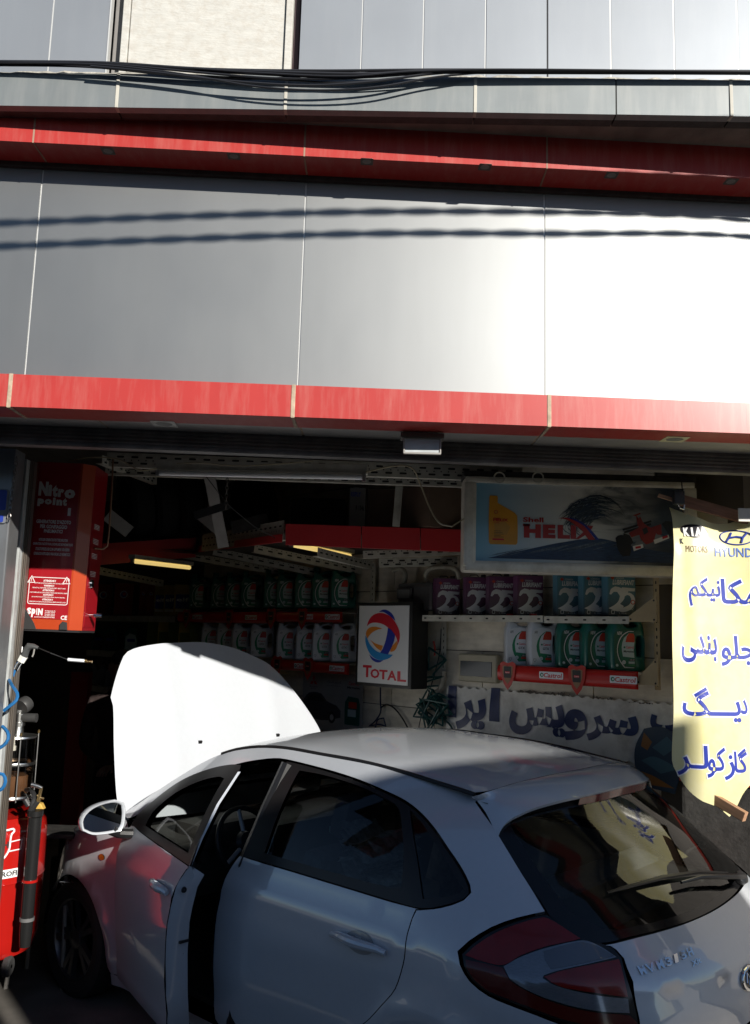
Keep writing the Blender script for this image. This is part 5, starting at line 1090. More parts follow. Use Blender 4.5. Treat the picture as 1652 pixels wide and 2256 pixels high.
for mi_ in (False, True):
    hg = HG if not mi_ else None
    d = panel('front_door', sk, FSd, paint, car, mir=mi_, thick=.03, hinge=hg)
    panel('window_frame', fr, FSd, trim, d, holes=[op], mir=mi_, thick=.03, off=-.003, hinge=hg)
    panel('door_glass', op, FSd, cgl, d, mir=mi_, thick=.001, off=-.014, hinge=hg)
    panel('inner_trim', [(a+(.03 if a < 2.2 else -.03 if a > 2.7 else 0), b) for a, b in sk], lambda a, b: FSd(a, b)-Vector((0, .085, 0)), inr, d, mir=mi_, thick=.001, hinge=hg)
    be = hg[2] if hg else 0; M = Matrix.Translation((3.03, .78, 0)) @ Matrix.Rotation(be, 4, 'Z') @ Matrix.Translation((-3.03, -.78, 0)); sg = -1 if mi_ else 1
    mm = lambda p: (lambda q: Vector((q.x, sg*q.y, q.z)))(M @ p)
    # shut face (edge of the door, body colour)
    E_ = [p for p in sk[9:18]]; rows = [[], []]
    E_ = [(2.15, .225), (2.105, .30), (2.09, .42), (2.08, .596), (2.065, .733), (2.05, .803), (2.043, .887), (2.028, .941), (1.996, .985), (1.985, 1.1), (1.972, 1.25), (1.962, 1.39)]
    for a, b in E_:
        p = FSd(a, b); k_ = .085 if b < .95 else max(.03, .085-(b-.95)*.16)
        rows[0].append(mm(p+Vector((.002, -.002, 0)))); rows[1].append(mm(p+Vector((-.035 if b < .95 else -.006, -.045 if b < .95 else -.012, 0))))
    rows.append([mm(FSd(a, b)+Vector((-.03 if b < .95 else .012, -.095 if b < .95 else -.018, 0))) for a, b in E_])
    loft(rows, paint, 'shut_face', d)
    mb = MB(); P = line3([(2.285, .862), (2.25, .868), (2.18, .87), (2.1, .868), (2.075, .86)], .03)
    pts = [mm(FSd(a, b)+Vector((0, .012+.024*sin(pi*i/(len(P)-1)), 0))) for i, (a, b) in enumerate(P)]; mb.tube(pts, [.011+.010*sin(pi*(i+.6)/(len(P)+.2)) for i in range(len(P))], paint, 10); mb.build('door_handle', d)
    mb = MB(); mb.lathe([(.014, 0), (.012, .006), (.001, .006)], trim, 14, Matrix.Translation(mm(FSd(2.02, .885)+Vector((-.012, -.03, 0)))) @ Matrix.Rotation(-pi/2, 4, 'Y'))
    for z in (.70, .60, .61): mb.lathe([(.006, 0), (.001, .003)], trim, 8, Matrix.Translation(mm(Vector((2.05, .76 if z != .61 else .79, z)))) @ Matrix.Rotation(-pi/2, 4, 'Y'))
    p = mm(Vector((2.045, .77, .655))); mb.box(p.x-.012, p.y-.03, p.z-.006, p.x+.01, p.y+.02, p.z+.006, trim); mb.build('latch_hardware', d)
    # mirror
    c = mm(Vector((2.745, .955, 1.075))); mb = MB(); O = smooth2([(-.125, -.01), (-.115, -.05), (-.06, -.075), (.02, -.08), (.10, -.075), (.118, -.05), (.122, .02), (.112, .062), (.07, .078), (0, .075), (-.07, .055), (-.11, .025)], .02)
    # shell: lofted bowl opening to the rear (towards -X)
    rows = []; Rm = Matrix.Rotation(be*.6+radians(14), 4, 'Z')
    for dx, k in ((.02, .85), (-.004, .87), (-.016, .93), (-.018, .98), (-.008, 1.03), (.02, 1.02), (.06, .9), (.095, .62), (.11, .25), (.113, .02)):
        rows.append([mm(Vector((2.745, .955, 1.075))+(Rm @ Vector((dx, -a*k*.93, b*k)))) if not mi_ else Vector((2.745+dx, -(.955-a*k*.93), 1.075+b*k)) for a, b in O+[O[0]]])
    hs = loft(rows, paint, 'mirror_housing', d)
    g_ = [mm(Vector((2.745, .955, 1.075))+(Rm @ Vector((-.004, -a*.93*.93, b*.86)))) if not mi_ else Vector((2.741, -(.955-a*.93*.86), 1.075+b*.86)) for a, b in O]
    mb = MB(); mb.add(g_, [tuple(range(len(g_)))], mat('mirror_glass', (.55, .58, .6), .02, 1)); mb.build('mirror_glass', d)
    q = [mm(FSd(2.78, .975)+Vector((0, .005, 0))), mm(Vector((2.78, .86, .985))), mm(Vector((2.76, .90, 1.01)))] ; mb = MB(); mb.tube(q, [.028, .026, .03], trim, 10); mb.build('mirror_arm', d)
# ------------------------------------------------ interior
fab = mat('seat_fabric', (.09, .09, .10), .85, noise=.25, nscale=30)
for sy in (.36, -.36):
    s = thing('front_seat', None, None, (1.95, sy, .27)); s.location.y = warpy(s.location.y); s['own'] = 1; s.parent = car; KIDS.setdefault(car.name, []).append(s)
    mb = MB(); mb.box(-.05, -.25, 0, .50, .25, .20, fab, .05); mb.build('seat_cushion', s)
    mb = MB(); M = Matrix.Translation((-.05, 0, .15)) @ Matrix.Rotation(radians(-16), 4, 'Y'); mb.box(-.07, -.25, 0, .07, .25, .62, fab, .06, M); mb.build('seat_back', s)
    mb = MB(); mb.box(-.05, -.13, .68, .05, .13, .88, mat('headrest_fabric', (.05, .05, .055), .5, noise=.2), .045, M); 
    for k in (-.05, .05): mb.tube([M @ Vector((0, k, .6)), M @ Vector((0, k, .7))], .007, steel, 6)
    mb.build('headrest', s)
mb = MB(); mb.box(.95, -.62, .27, 1.45, .62, .45, fab, .05); mb.box(-.07, -.62, 0, .07, .62, .58, fab, .06, Matrix.Translation((.95, 0, .42)) @ Matrix.Rotation(radians(-18), 4, 'Y')); mb.build('rear_bench', car)
mb = MB(); mb.box(.42, -.58, .90, .80, .58, .925, inr, .01); mb.build('parcel_shelf', car)
mb = MB(); mb.box(2.62, -.70, .62, 3.12, .70, .93, inr, .07); mb.box(2.6, .18, .86, 2.85, .55, 1.0, inr, .05); mb.build('dashboard', car)
st = thing('steering_wheel', None, None, (2.50, .36, .90)); st.location.y = warpy(st.location.y); st['own'] = 1; st.parent = car; KIDS.setdefault(car.name, []).append(st)
Ms = Matrix.Rotation(radians(-65), 4, 'Y'); mb = MB(); q = [Ms @ Vector((.185*cos(a), .185*sin(a), 0)) for a in [2*pi*i/36 for i in range(37)]]; mb.tube(q, .014, mat('steering_leather', (.03, .03, .032), .35), 8, caps=False); mb.build('wheel_rim', st)
mb = MB(); mb.lathe([(.001, .03), (.05, .025), (.065, 0), (.03, -.03)], MATS['steering_leather'], 18, Ms)
for a in (0, 120, 240): mb.tube([Ms @ Vector((.05*cos(radians(a)), .05*sin(radians(a)), 0)), Ms @ Vector((.18*cos(radians(a)), .18*sin(radians(a)), 0))], .012, silv, 6)
mb.tube([(0, 0, 0), (.25, 0, -.1)], .02, inr, 8); mb.build('wheel_hub', st)
# headliner under the roof
mb = MB(); rows = []
for x in (.82, 1.0, 1.3, 1.7, 2.1, 2.45): rows.append([Vector((x, y*(YTf(x)-.03)/.5, roofz(x, y*(YTf(x)-.03)/.5)-.035)) for y in (-.5, -.4, -.2, 0, .2, .4, .5)])
loft(rows, mat('headliner', (.12, .115, .105), .9), 'headliner', car)
# B pillars
for sg in (1, -1):
    mb = MB(); mb.tube([(1.99, sg*.755, .25), (1.985, sg*.75, .95), (1.95, sg*.66, 1.2), (1.93, sg*.565, 1.40)], [.05, .045, .035, .03], trim, 8); mb.build('centre_pillar', car)
# things on the back seat
MB.build = _build0
for o_ in COL.objects:
    if 'own' in o_: del o_['own']
t = thing('reflection_papers', 'paper sheets on the back seat standing in for clutter reflected in the door glass', 'newspapers', car.matrix_basis @ Vector((1.50, .36, .93)), pi-TH)  # sheets and carton added in place of a reflection in the side glass
for k in range(7):
    mb = MB(); vs = []; fs = []; n = 6; a0 = random.uniform(-.5, .5)
    for i in range(n+1):
        for j in range(n+1):
            u = (i/n-.5)*.3; w = (j/n-.5)*.26; vs.append((u*cos(a0)-w*sin(a0)+random.uniform(-.01, .01), u*sin(a0)+w*cos(a0)+random.uniform(-.01, .01), .03*k+.03*sin(i*1.3+k)+random.uniform(-.008, .008)+.2*max(u, 0)))
    for i in range(n):
        for j in range(n): a = i*(n+1)+j; fs.append((a, a+1, a+n+2, a+n+1))
    mb.add(vs, fs, mat('newsprint', (.30, .29, .26), .8, noise=.6, nscale=35)); mb.build('paper_sheet', t)
mb = MB(); mb.box(-.22, -.18, -.31, .26, .18, -.015, mat('seat_carton', (.12, .085, .06), .8), .004); mb.build('cardboard_base', t)
t2 = thing('cleaning_cloth', 'small mint green cloth lying on the papers inside the car', 'cloth', car.matrix_basis @ Vector((1.72, .36, 1.09)), .3)
mb = MB(); mb.box(-.07, -.05, -.01, .07, .05, .02, mat('mint_cloth', (.18, .38, .34), .8, noise=.3), .01); mb.build('folded_cloth', t2)
# ================================================================== CEILING GEAR AND MEZZANINE
def beam(p, q, h, m, name, label, cat, d=.004, parent=None, group=None, slots=2, flange=.035):
    p = Vector(p); q = Vector(q); L = (q-p).length; ax = (q-p).normalized(); rz = atan2(ax.y, ax.x); ry = -math.asin(ax.z)
    t = thing(name, label, cat, p, rot=(0, ry, rz), group=group)
    mb = MB(); mb.box(0, -d/2, -h/2, L, d/2, h/2, m); mb.box(0, d/2, -h/2, L, d/2+flange, -h/2+.004, m)
    mb.build('angle_bar', t)
    mb = MB(); n = int(L/.085)
    for r in range(slots):
        z = (-h*.22, h*.22)[r] if slots == 2 else 0
        for i in range(n): x = .03+i*.085+(r % 2)*.03; mb.poly(rr(x, z-.006, x+.042, z+.006, .005, 2), -d/2-.0008, hole_m)
    for i in range(n*2): mb.ell(.02+i*.0425, 0 if slots == 2 else h*.3, .0045, .0045, -d/2-.0008, hole_m, 6)
    mb.build('slot_row', t); return t
YB = 5.0
beam(at(235, 1012, YB), at(1150, 1046, YB), .085, slot, 'slotted_beam', 'long slotted cream beam across the opening just behind the bright tube light', 'beam')
beam(at(232, 1035, YB+.3), at(1130, 1066, YB+.3), .06, slot, 'slotted_beam', 'lower slotted beam parallel to the long one, behind the tube light', 'beam')
beam(at(880, 1062, 5.35), at(872, 1160, 5.35), .045, slot, 'slotted_upright', 'vertical slotted post in front of the brown cartons', 'upright', slots=1)
beam(at(225, 1012, 4.9), at(345, 1060, 5.9), .05, slot, 'slotted_beam', 'short slotted beam slanting back beside the red cabinet', 'beam')
beam(at(1070, 1062, 4.9), at(1160, 1040, 6.0), .05, slot, 'slotted_beam', 'short slotted beam running back above the big advertising lightbox', 'beam')
# tube light
p = at(345, 1034, 4.85); q = at(806, 1044, 4.85); L = (q-p).length
t = thing('tube_light', 'long unlit white tube light across the top of the opening', 'tube light', p, rot=(0, -math.asin((q-p).normalized().z), 0))
mb = MB(); mb.box(-.01, 0, .0, L+.01, .05, .055, whitem, .004); mb.box(0, -.012, -.004, L, .03, .004, whitem); mb.build('batten', t)
mb = MB(); mb.tube([(.02, -.005, -.022), (L-.02, -.005, -.022)], .0155, mat('unlit_tube', (.86, .88, .88), .3, coat=.5), 12); mb.build('tube', t)
mb = MB(); mb.box(0, -.02, -.042, .02, .02, .0, steel, .003); mb.box(L-.02, -.02, -.042, L, .02, .0, steel, .003); mb.build('tube_holder', t)
lit = mat('warm_lit_tube', (.7, .6, .3), .4, emit=(1, .72, .24), es=.5)
for a, b, l in (((640, 1199, 5.55), (773, 1226, 6.4), 'warm glowing tube light under the right part of the red mezzanine edge'), ((290, 1236, 6.6), (420, 1251, 7.4), 'dim warm glowing tube light left, beside the red cabinet')):
    p = at(*a); q = at(*b); ax = (q-p); t = thing('tube_light', l, 'tube light', p, rot=(0, -math.asin(ax.normalized().z), atan2(ax.y, ax.x))); L = ax.length
    mb = MB(); mb.tube([(.02, 0, 0), (L-.02, 0, 0)], .017, lit, 10); mb.build('tube', t); mb = MB(); mb.box(0, -.03, .018, L, .03, .05, whitem, .003); mb.box(0, -.012, -.018, .02, .012, .02, steel); mb.build('batten', t)
# mezzanine front edge, red tray sections
mez = thing('mezzanine_edge', 'red metal edge of the storage mezzanine running across above the shelves', 'mezzanine', at(628, 1200, 5.45))
o_ = at(628, 1200, 5.45); yk = lambda px: 5.45+.10*max(0, (px-628))/400
xs_ = [628, 796, 926, 1100]
for a, b in zip(xs_, xs_[1:]):
    zt1 = at(a, 1154+(a-628)*.033, yk(a)); zt2_ = at(b, 1154+(b-628)*.033, yk(b)); b1_ = at(a, 1200+(a-628)*.04, yk(a)); b2_ = at(b, 1200+(b-628)*.04, yk(b))
    g4 = Vector((.003, 0, 0)); mb = MB(); f = [b1_+g4-o_, b2_-g4-o_, zt2_-g4-o_, zt1+g4-o_]; mb.hexa(f+[x+Vector((0, .03, 0)) for x in f], redi); mb.build('red_tray', mez)
# left return of the mezzanine edge, receding
p1 = at(628, 1178, 5.47); p2 = at(432, 1222, 7.0); p3 = at(345, 1185, 7.6); p4 = at(200, 1228, 7.2)
def tray(a, b, h, label):
    a, b = Vector(a), Vector(b); t = thing('red_edge_tray', label, 'mezzanine edge', a); mb = MB(); u = (b-a); k = Vector((0, 0, h/2)); w = Vector((-u.y, u.x, 0)).normalized()*.02
    mb.hexa([-k, u-k, u+k, k]+[-k+w, u-k+w, u+k+w, k+w], redi); mb.build('tray_face', t)
tray(at(430, 1206, 7.3), at(215, 1222, 6.9), .17, 'dark red edge tray at the far left under the tyres')
tray(at(622, 1186, 5.5), at(440, 1210, 7.25), .05, 'thin dark red edge receding left from the mezzanine corner')
beam(at(445, 1196, 7.0), at(625, 1168, 5.55), .13, slot, 'slotted_beam', 'wide slotted grey beam receding left from the red mezzanine corner', 'beam')
for k, (a, b, ya, yb) in enumerate((((470, 1214), (700, 1262), 6.9, 7.1), ((560, 1208), (800, 1258), 6.3, 6.9), ((380, 1218), (640, 1264), 7.4, 7.5), ((700, 1216), (820, 1246), 5.7, 6.6), ((210, 1255), (360, 1285), 7.0, 8.2))):
    beam(at(*a, ya), at(*b, yb), .06, slot, 'slotted_beam', ('slotted beam under the mezzanine left of the glowing tube', 'slotted beam under the mezzanine just left behind the glowing tube', 'far dim slotted beam under the mezzanine above the dim green jugs', 'slotted beam under the mezzanine carrying the glowing tube', 'slotted beam at far left beside the red cabinet above the dim red tins')[k], 'beam', slots=1)
beam(at(800, 1222, 5.7), at(1060, 1212, 6.0), .05, slot, 'slotted_beam', 'slotted beam along the wall under the red mezzanine edge', 'beam', slots=1)
beam(at(835, 1240, 6.2), at(1030, 1236, 6.2), .06, slot, 'slotted_beam', 'slotted beam above the bent cream pipes', 'beam')
# mezzanine floor
mb = MB(); c = [at(632, 1165, 5.5), at(1100, 1178, 5.6), Vector((.9, 6.0, 0)), Vector((-2.6, 9.4, 0)), at(215, 1205, 7.0), at(440, 1195, 7.2)]; z = at(632, 1172, 5.5).z
vs = [(v.x, v.y, z) for v in c]+[(v.x, v.y, z+.02) for v in c]; mb.add(vs, [(5, 4, 3, 2, 1, 0), (6, 7, 8, 9, 10, 11)], mat('loft_board', (.06, .055, .05), .8)); o = mb.build('loft_floor'); tag(o, kind='structure')
# braces
gbr = mat('grey_flat_bar', (.30, .29, .27), .5, noise=.2)
def bar(p, q, w, label, m=gbr, name='diagonal_brace', cat='brace', d=.006):
    p = Vector(p); q = Vector(q); ax = q-p; t = ax.normalized(); s = t.cross(Vector((0, 1, 0))).normalized()*w/2; y = Vector((0, d, 0)); mb = MB(); mb.hexa([-s, ax-s, ax+s, s]+[-s+y, ax-s+y, ax+s+y, s+y], m); o = mb.build(name, loc=p); return tag(o, label, cat)
bar(at(461, 1048, 5.3), at(492, 1206, 5.5), .07, 'long grey flat brace hanging from the beam to the mezzanine corner')
bar(at(436, 1130, 5.6), at(486, 1172, 5.6), .07, 'short grey diagonal brace joining the long one')
bar(at(236, 1134, 5.9), at(285, 1172, 6.0), .09, 'short pale brace beside the red cabinet')
bar(at(428, 1136, 5.25), at(504, 1112, 5.25), .05, 'short black bar with bolts crossing the long grey brace', black)
bar(at(510, 1163, 5.9), at(590, 1144, 5.9), .09, 'dark grey bar lying at the mezzanine corner', darkm)
mb = MB(); P = [at(451, 1046, 5.2), at(500, 1110, 5.2), at(560, 1160, 5.4), at(615, 1190, 5.6)]; mb.tube([p-P[0] for p in P], .003, black, 5); tag(mb.build('thin_wire', loc=P[0]), 'thin black wire slanting across the dark loft', 'wire')
chain(at(501, 1050, 5.2), 9, 'chain', 'thin chain hanging in the dark loft above the black bar', .03)
# cartons on the mezzanine
card = mat('dim_cardboard', (.14, .095, .065), .8, noise=.15); card2 = mat('dim_white_carton', (.20, .20, .19), .7, noise=.1)
def carton(px0, py0, px1, py1, Y, d, rz, m, label):
    a = at(px0, py1, Y); b = at(px1, py0, Y); w = b.x-a.x; h = b.z-a.z; t = thing('carton', label, 'carton', ((a.x+b.x)/2, Y, a.z), rz)
    mb = MB(); mb.box(-w/2, 0, 0, w/2, d, h, m, .004); mb.build('box_body', t); mb = MB(); mb.box(-w/2+.01, -.0005, h-.001, w/2-.01, d, h+.003, m); mb.build('box_flap', t); return t, w, h
t, w, h = carton(768, 1076, 806, 1160, 5.7, .3, 0, card2, 'white carton with black print in the loft left of the brown ones')
mb = MB(); mb.text('R 134a', -w*.1, h*.42, w*.42, h*.55, -.002, k_print, .02); mb.text('ESPLY', -w*.4, h*.78, w*.2, h*.9, -.002, blue_print, .02); mb.build('print', t)
carton(806, 1082, 945, 1165, 5.75, .5, radians(0), card, 'large dark brown carton behind the vertical slotted post')
t, w, h = carton(925, 1078, 1085, 1165, 5.62, .5, radians(38), card, 'brown carton standing corner forward left of the advertising lightbox')
carton(640, 1100, 760, 1158, 6.6, .4, 0, mat('very_dark_carton', (.05, .04, .035), .9), 'very dark carton deep in the loft')
# tyres stacked in the dark loft
for k, (px, py, l) in enumerate(((300, 1105, 'dark tyre standing leftmost in the loft'), (352, 1105, 'dark tyre second from the left in the loft'), (402, 1108, 'dark tyre third from the left in the loft'), (560, 1120, 'dark tyre standing alone right of the grey brace in the loft'))):
    v = at(px, py, 7.3); mb = MB(); mb.lathe([(.20, -.09), (.28, -.1), (.32, -.07), (.325, 0), (.32, .07), (.28, .1), (.20, .09)], tyre, 32, Matrix.Rotation(radians(78), 4, 'Y')); o = mb.build('tyre', loc=v); o.rotation_euler = (0, 0, .5); tag(o, l, 'tyre', 'tyres stored in the loft')
# cream cables
def wcable(pix, r, m, name, label, cat):
    P = [at(*a) for a in pix]; P = [Vector(p) for p in line3([tuple(p) for p in P], .02)]; o0 = P[0].copy(); mb = MB(); mb.tube([p-o0 for p in P], r, m, 6); return tag(mb.build(name, loc=o0), label, cat)
crc = mat('cream_cable', (.38, .33, .22), .5)
wcable([(806, 1040, 4.84), (860, 1028, 4.8), (905, 1030, 4.75), (925, 1065, 4.8), (945, 1115, 4.8), (968, 1152, 4.75), (995, 1160, 4.7), (1022, 1143, 4.8)], .0045, crc, 'lamp_cable', 'cream cable looping down from the tube light to the advertising lightbox', 'cable')
wcable([(150, 1016, 4.8), (200, 1008, 4.8), (260, 1012, 4.8), (310, 1036, 4.8), (346, 1032, 4.83)], .004, crc, 'lamp_cable', 'thin cream cable running from the red cabinet to the tube light', 'cable')
wcable([(390, 1021, 4.82), (440, 1020, 4.8), (520, 1026, 4.8), (600, 1023, 4.8), (690, 1016, 4.8)], .003, crc, 'lamp_cable', 'loose cream wire lying over the tube light batten', 'cable')
wcable([(249, 1012, 4.85), (247, 1060, 4.85), (243, 1130, 4.85), (236, 1203, 4.85), (228, 1209, 4.85), (208, 1208, 4.8)], .006, mat('copper_pipe', (.22, .13, .08), .4, .7), 'air_pipe', 'thin brownish air pipe dropping right of the red cabinet and turning into it', 'pipe')
wcable([(1500, 1040, 4.5), (1504, 1120, 4.5), (1490, 1240, 4.9)], .003, black, 'thin_wire', 'thin black wire hanging behind the top corner of the yellow banner', 'wire')
for px, l in ((1100, 'small ceiling ring left above the advertising lightbox'), (1185, 'larger pale ceiling ring above the advertising lightbox')):
    v = at(px, 1052, 4.8); mb = MB(); mb.tube([Vector((.03*cos(a), 0, .03*sin(a))) for a in [2*pi*i/20 for i in range(21)]], .004, slot, 6, caps=False); tag(mb.build('hanging_ring', loc=v), l, 'ring')
# ================================================================== HELIX LIGHTBOX
YH = 4.85; a = at(1019, 1258, YH); b = at(1532, 1064, YH); WH_ = b.x-a.x; HH = b.z-a.z
t = thing('advertising_lightbox', 'wide cream framed lightbox with orange bottle, breaking wave and red racing car', 'sign', (a.x, YH, a.z))
frm = mat('cream_extrusion', (.72, .69, .60), .35, .2, noise=.12, nscale=6, dirt=(.2, .16, .10), dscale=7, damt=.5); lw = .072
mb = MB(); mb.box(.004, .02, .004, WH_-.004, .19, HH-.004, frm, .02); mb.build('case', t)
def bar_(x0, z0, x1, z1, bev): mb = MB(); mb.box(x0, -.022, z0, x1, .03, z1, frm, bev); mb.build('frame_profile', t)
bar_(0, .03, lw, HH-.03, .018); bar_(WH_-lw, .03, WH_, HH-.03, .018); bar_(.01, 0, WH_-.01, lw*.85, .018); bar_(.01, HH-lw*.5, WH_-.01, HH, .012)
mb = MB(); mb.box(.0, -.01, HH-.001, WH_, .19, HH+.035, darkm, .008); mb.build('dusty_top', t)
x0, x1, z0, z1 = lw-.004, WH_-lw+.004, lw*.85-.004, HH-lw*.5+.004
pm = bpy.data.materials.new('printed_seascape'); pm.use_nodes = True; N = pm.node_tree; L_n = N.links; B_ = N.nodes['Principled BSDF']; B_.inputs['Roughness'].default_value = .3
tc = N.nodes.new('ShaderNodeTexCoord'); mp = N.nodes.new('ShaderNodeMapping'); L_n.new(tc.outputs['Object'], mp.inputs[0]); mp.inputs['Scale'].default_value = (1/WH_, 1, 1/HH)
sx = N.nodes.new('ShaderNodeSeparateXYZ'); L_n.new(mp.outputs[0], sx.inputs[0])
ra = N.nodes.new('ShaderNodeValToRGB'); L_n.new(sx.outputs[0], ra.inputs[0]); e = ra.color_ramp.elements; e[0].position = .08; e[0].color = (.22, .45, .60, 1); e[1].position = 1; e[1].color = (.015, .02, .03, 1)
for p_, c_ in ((.26, (.48, .58, .64, 1)), (.48, (.78, .78, .75, 1)), (.70, (.34, .35, .36, 1)), (.85, (.05, .06, .08, 1))): k = e.new(p_); k.color = c_
wn = N.nodes.new('ShaderNodeTexNoise'); wn.inputs['Scale'].default_value = 5; wn.inputs['Detail'].default_value = 12; wn.inputs['Distortion'].default_value = 1.6; L_n.new(mp.outputs[0], wn.inputs[0])
mr = N.nodes.new('ShaderNodeMapRange'); mr.inputs['From Min'].default_value = .42; mr.inputs['From Max'].default_value = .6; L_n.new(wn.outputs[0], mr.inputs[0])
m1 = N.nodes.new('ShaderNodeMapRange'); m1.inputs['From Min'].default_value = .42; m1.inputs['From Max'].default_value = .62; m1.inputs['To Max'].default_value = .75; L_n.new(sx.outputs[0], m1.inputs[0])
mu = N.nodes.new('ShaderNodeMath'); mu.operation = 'MULTIPLY'; L_n.new(mr.outputs[0], mu.inputs[0]); L_n.new(m1.outputs[0], mu.inputs[1])
mx = N.nodes.new('ShaderNodeMix'); mx.data_type = 'RGBA'; L_n.new(mu.outputs[0], mx.inputs[0]); L_n.new(ra.outputs[0], mx.inputs[6]); mx.inputs[7].default_value = (.02, .035, .055, 1); L_n.new(mx.outputs[2], B_.inputs['Base Color'])
mb = MB(); mb.rect(x0, z0, x1, z1, -.004, pm); mb.build('printed_face', t)
cx_ = lambda u, v: ((u-70)/(1365-70)*WH_, HH-(v-100)/(592-100)*HH)   # crop coords of the lightbox
def hp(pts, m, y=-.005, s=.02, lim=50, j=0):
    q = smooth2([cx_(*p) for p in pts], s, lim=lim); mb.poly([(a+random.uniform(-j, j), b+random.uniform(-j, j)) for a, b in q], y, m)
seam_ = mat('sea_blue_print', (.02, .05, .12), .35, noise=.5, nscale=25, stretch=(1, 1, 6)); foam = mat('foam_print', (.22, .23, .24), .35, noise=.4, nscale=12); wv = mat('wave_print', (.03, .05, .08), .35, noise=.6, nscale=14, stretch=(3, 1, 1)); wvl = mat('wave_light_print', (.12, .16, .20), .35, noise=.5, nscale=30, stretch=(4, 1, 1))
mb = MB()
hp([(205, 522), (400, 478), (620, 430), (820, 405), (1000, 440), (1230, 470), (1318, 460), (1318, 522)], seam_)
for k in range(150):  # breaking wave built from curved streaks of print
    r = random.uniform(40, 150); a0 = random.uniform(150, 215); a1 = a0-random.uniform(40, 130); cc = (820+random.uniform(-8, 8), 345); w_ = random.uniform(1.2, 4.5); P = []
    for i in range(9): a = radians(a0+(a1-a0)*i/8); rr_ = r*(1+.1*sin(i*.8+k)); P.append((cc[0]+rr_*1.35*cos(a), cc[1]-rr_*sin(a), w_*sin(pi*(i+.3)/8.6)))
    hq_ = [cx_(x, y-w) for x, y, w in P]+[cx_(x, y+w) for x, y, w in P[::-1]]; mb.poly(hq_, -.0052-.00001*k, random.choice((wv, wv, wvl, seam_)))
for k in range(60):
    x = random.uniform(200, 1240); y0 = 520-(x-200)*.09-random.uniform(0, 40)*(x/1300); L__ = random.uniform(60, 200); w_ = random.uniform(1, 3)
    if y0+2 > 516 or x+L__ > 1310: continue
    mb.poly([cx_(x, y0), cx_(x+L__*.5, y0-L__*.14-w_), cx_(x+L__, y0-L__*.26), cx_(x+L__*.5, y0-L__*.13+w_)], -.0054-.00001*k, random.choice((wvl, wvl, wv)))
mb.build('sea_print', t)
yb_ = mat('orange_bottle_print', (.70, .32, .03), .35, noise=.15); yl_ = mat('yellow_bottle_print', (.55, .28, .05), .35)
mb = MB()
hp([(212, 205), (216, 197), (255, 197), (260, 205), (260, 235), (355, 285), (368, 300), (370, 440), (362, 450), (220, 450), (212, 440)], yb_, -.0065, .03, 40)
hp([(240, 345), (300, 330), (330, 360), (310, 400), (250, 395)], yl_, -.007)
def hbox(s, u0, v0, u1, v1, m, y, bold=0, shear=0): a, b = cx_(u0, v1), cx_(u1, v0); mb.text(s, a[0], a[1], b[0], b[1], y, m, bold, shear)
def hrect(u0, v0, u1, v1, m, y): a, b = cx_(u0, v1), cx_(u1, v0); mb.rect(a[0], a[1], b[0], b[1], y, m)
hbox('Shell', 237, 311, 270, 319, tred, -.0075, .02); hbox('HELIX', 235, 316, 318, 331, tred, -.0075, .04); hbox('SUPER', 238, 334, 270, 342, tred, -.0075); hrect(232, 420, 295, 429, tred, -.0075)
for v in (380, 388, 396, 404, 411): hrect(240, v, 295-(v % 3)*8, v+2, k_print, -.0075)
c = cx_(250, 283); mb.ell(c[0], c[1], .012, .012, -.0075, tred, 16); mb.ell(c[0], c[1], .009, .009, -.008, yl_, 14)
mb.build('bottle_print', t)
hr = mat('helix_red', (.40, .02, .018), .35)
mb = MB(); hbox('Shell', 400, 305, 514, 331, hr, -.0075, .03); mb.build('small_lettering', t)
mb = MB()
hrect(400, 341, 440, 352, hr, -.0075)
for s_, u0, u1 in (('H', 405, 500), ('E', 510, 580), ('L', 592, 660)): hbox(s_, u0, 341, u1, 412, hr, -.0075, .07)
hrect(664, 341, 694, 412, hr, -.0075)
def hq(pts, m, y): mb.poly([cx_(*p) for p in pts], y, m)
hq([(708, 412), (768, 376), (790, 341), (748, 341), (745, 366), (690, 412)], hr, -.0075)
hp([(594, 306), (640, 302), (690, 318), (740, 345), (790, 400), (800, 412), (762, 412), (735, 376), (690, 340), (640, 312)], hr, -.0082, .02, 60)
hp([(630, 301), (680, 305), (730, 325), (775, 360), (822, 412), (806, 413), (760, 366), (712, 330), (665, 308)], dblue, -.0078, .02, 60)
mb.build('lettering', t)
mb = MB(); rc = mat('race_red_print', (.26, .02, .015), .35, noise=.3); tyk = mat('race_tyre_print', (.012, .012, .014), .4)
hp([(912, 400), (925, 388), (960, 384), (985, 400), (1000, 450), (990, 490), (950, 495), (925, 460)], tyk, -.0062); hp([(1170, 320), (1190, 305), (1225, 308), (1240, 340), (1240, 375), (1215, 385), (1190, 350)], tyk, -.0062)
hp([(955, 375), (990, 385), (1010, 420), (1000, 430), (960, 400)], tyk, -.0066)
hq([(950, 352), (1110, 303), (1114, 312), (956, 362)], tyk, -.0068); hq([(958, 366), (1108, 318), (1112, 328), (962, 376)], tyk, -.0068)
hp([(1040, 300), (1050, 285), (1075, 325), (1140, 350), (1165, 345), (1170, 370), (1120, 415), (1080, 430), (1050, 400), (1040, 340)], rc, -.007); hq([(1008, 280), (1050, 266), (1054, 272), (1030, 282), (1068, 325), (1035, 335), (1028, 285)], rc, -.0072); hq([(1112, 340), (1165, 322), (1168, 345), (1120, 365)], rc, -.0072); hq([(985, 372), (1040, 345), (1045, 380), (1000, 395)], rc, -.0072)
hp([(1060, 350), (1085, 340), (1095, 365), (1070, 380)], tyk, -.0075)
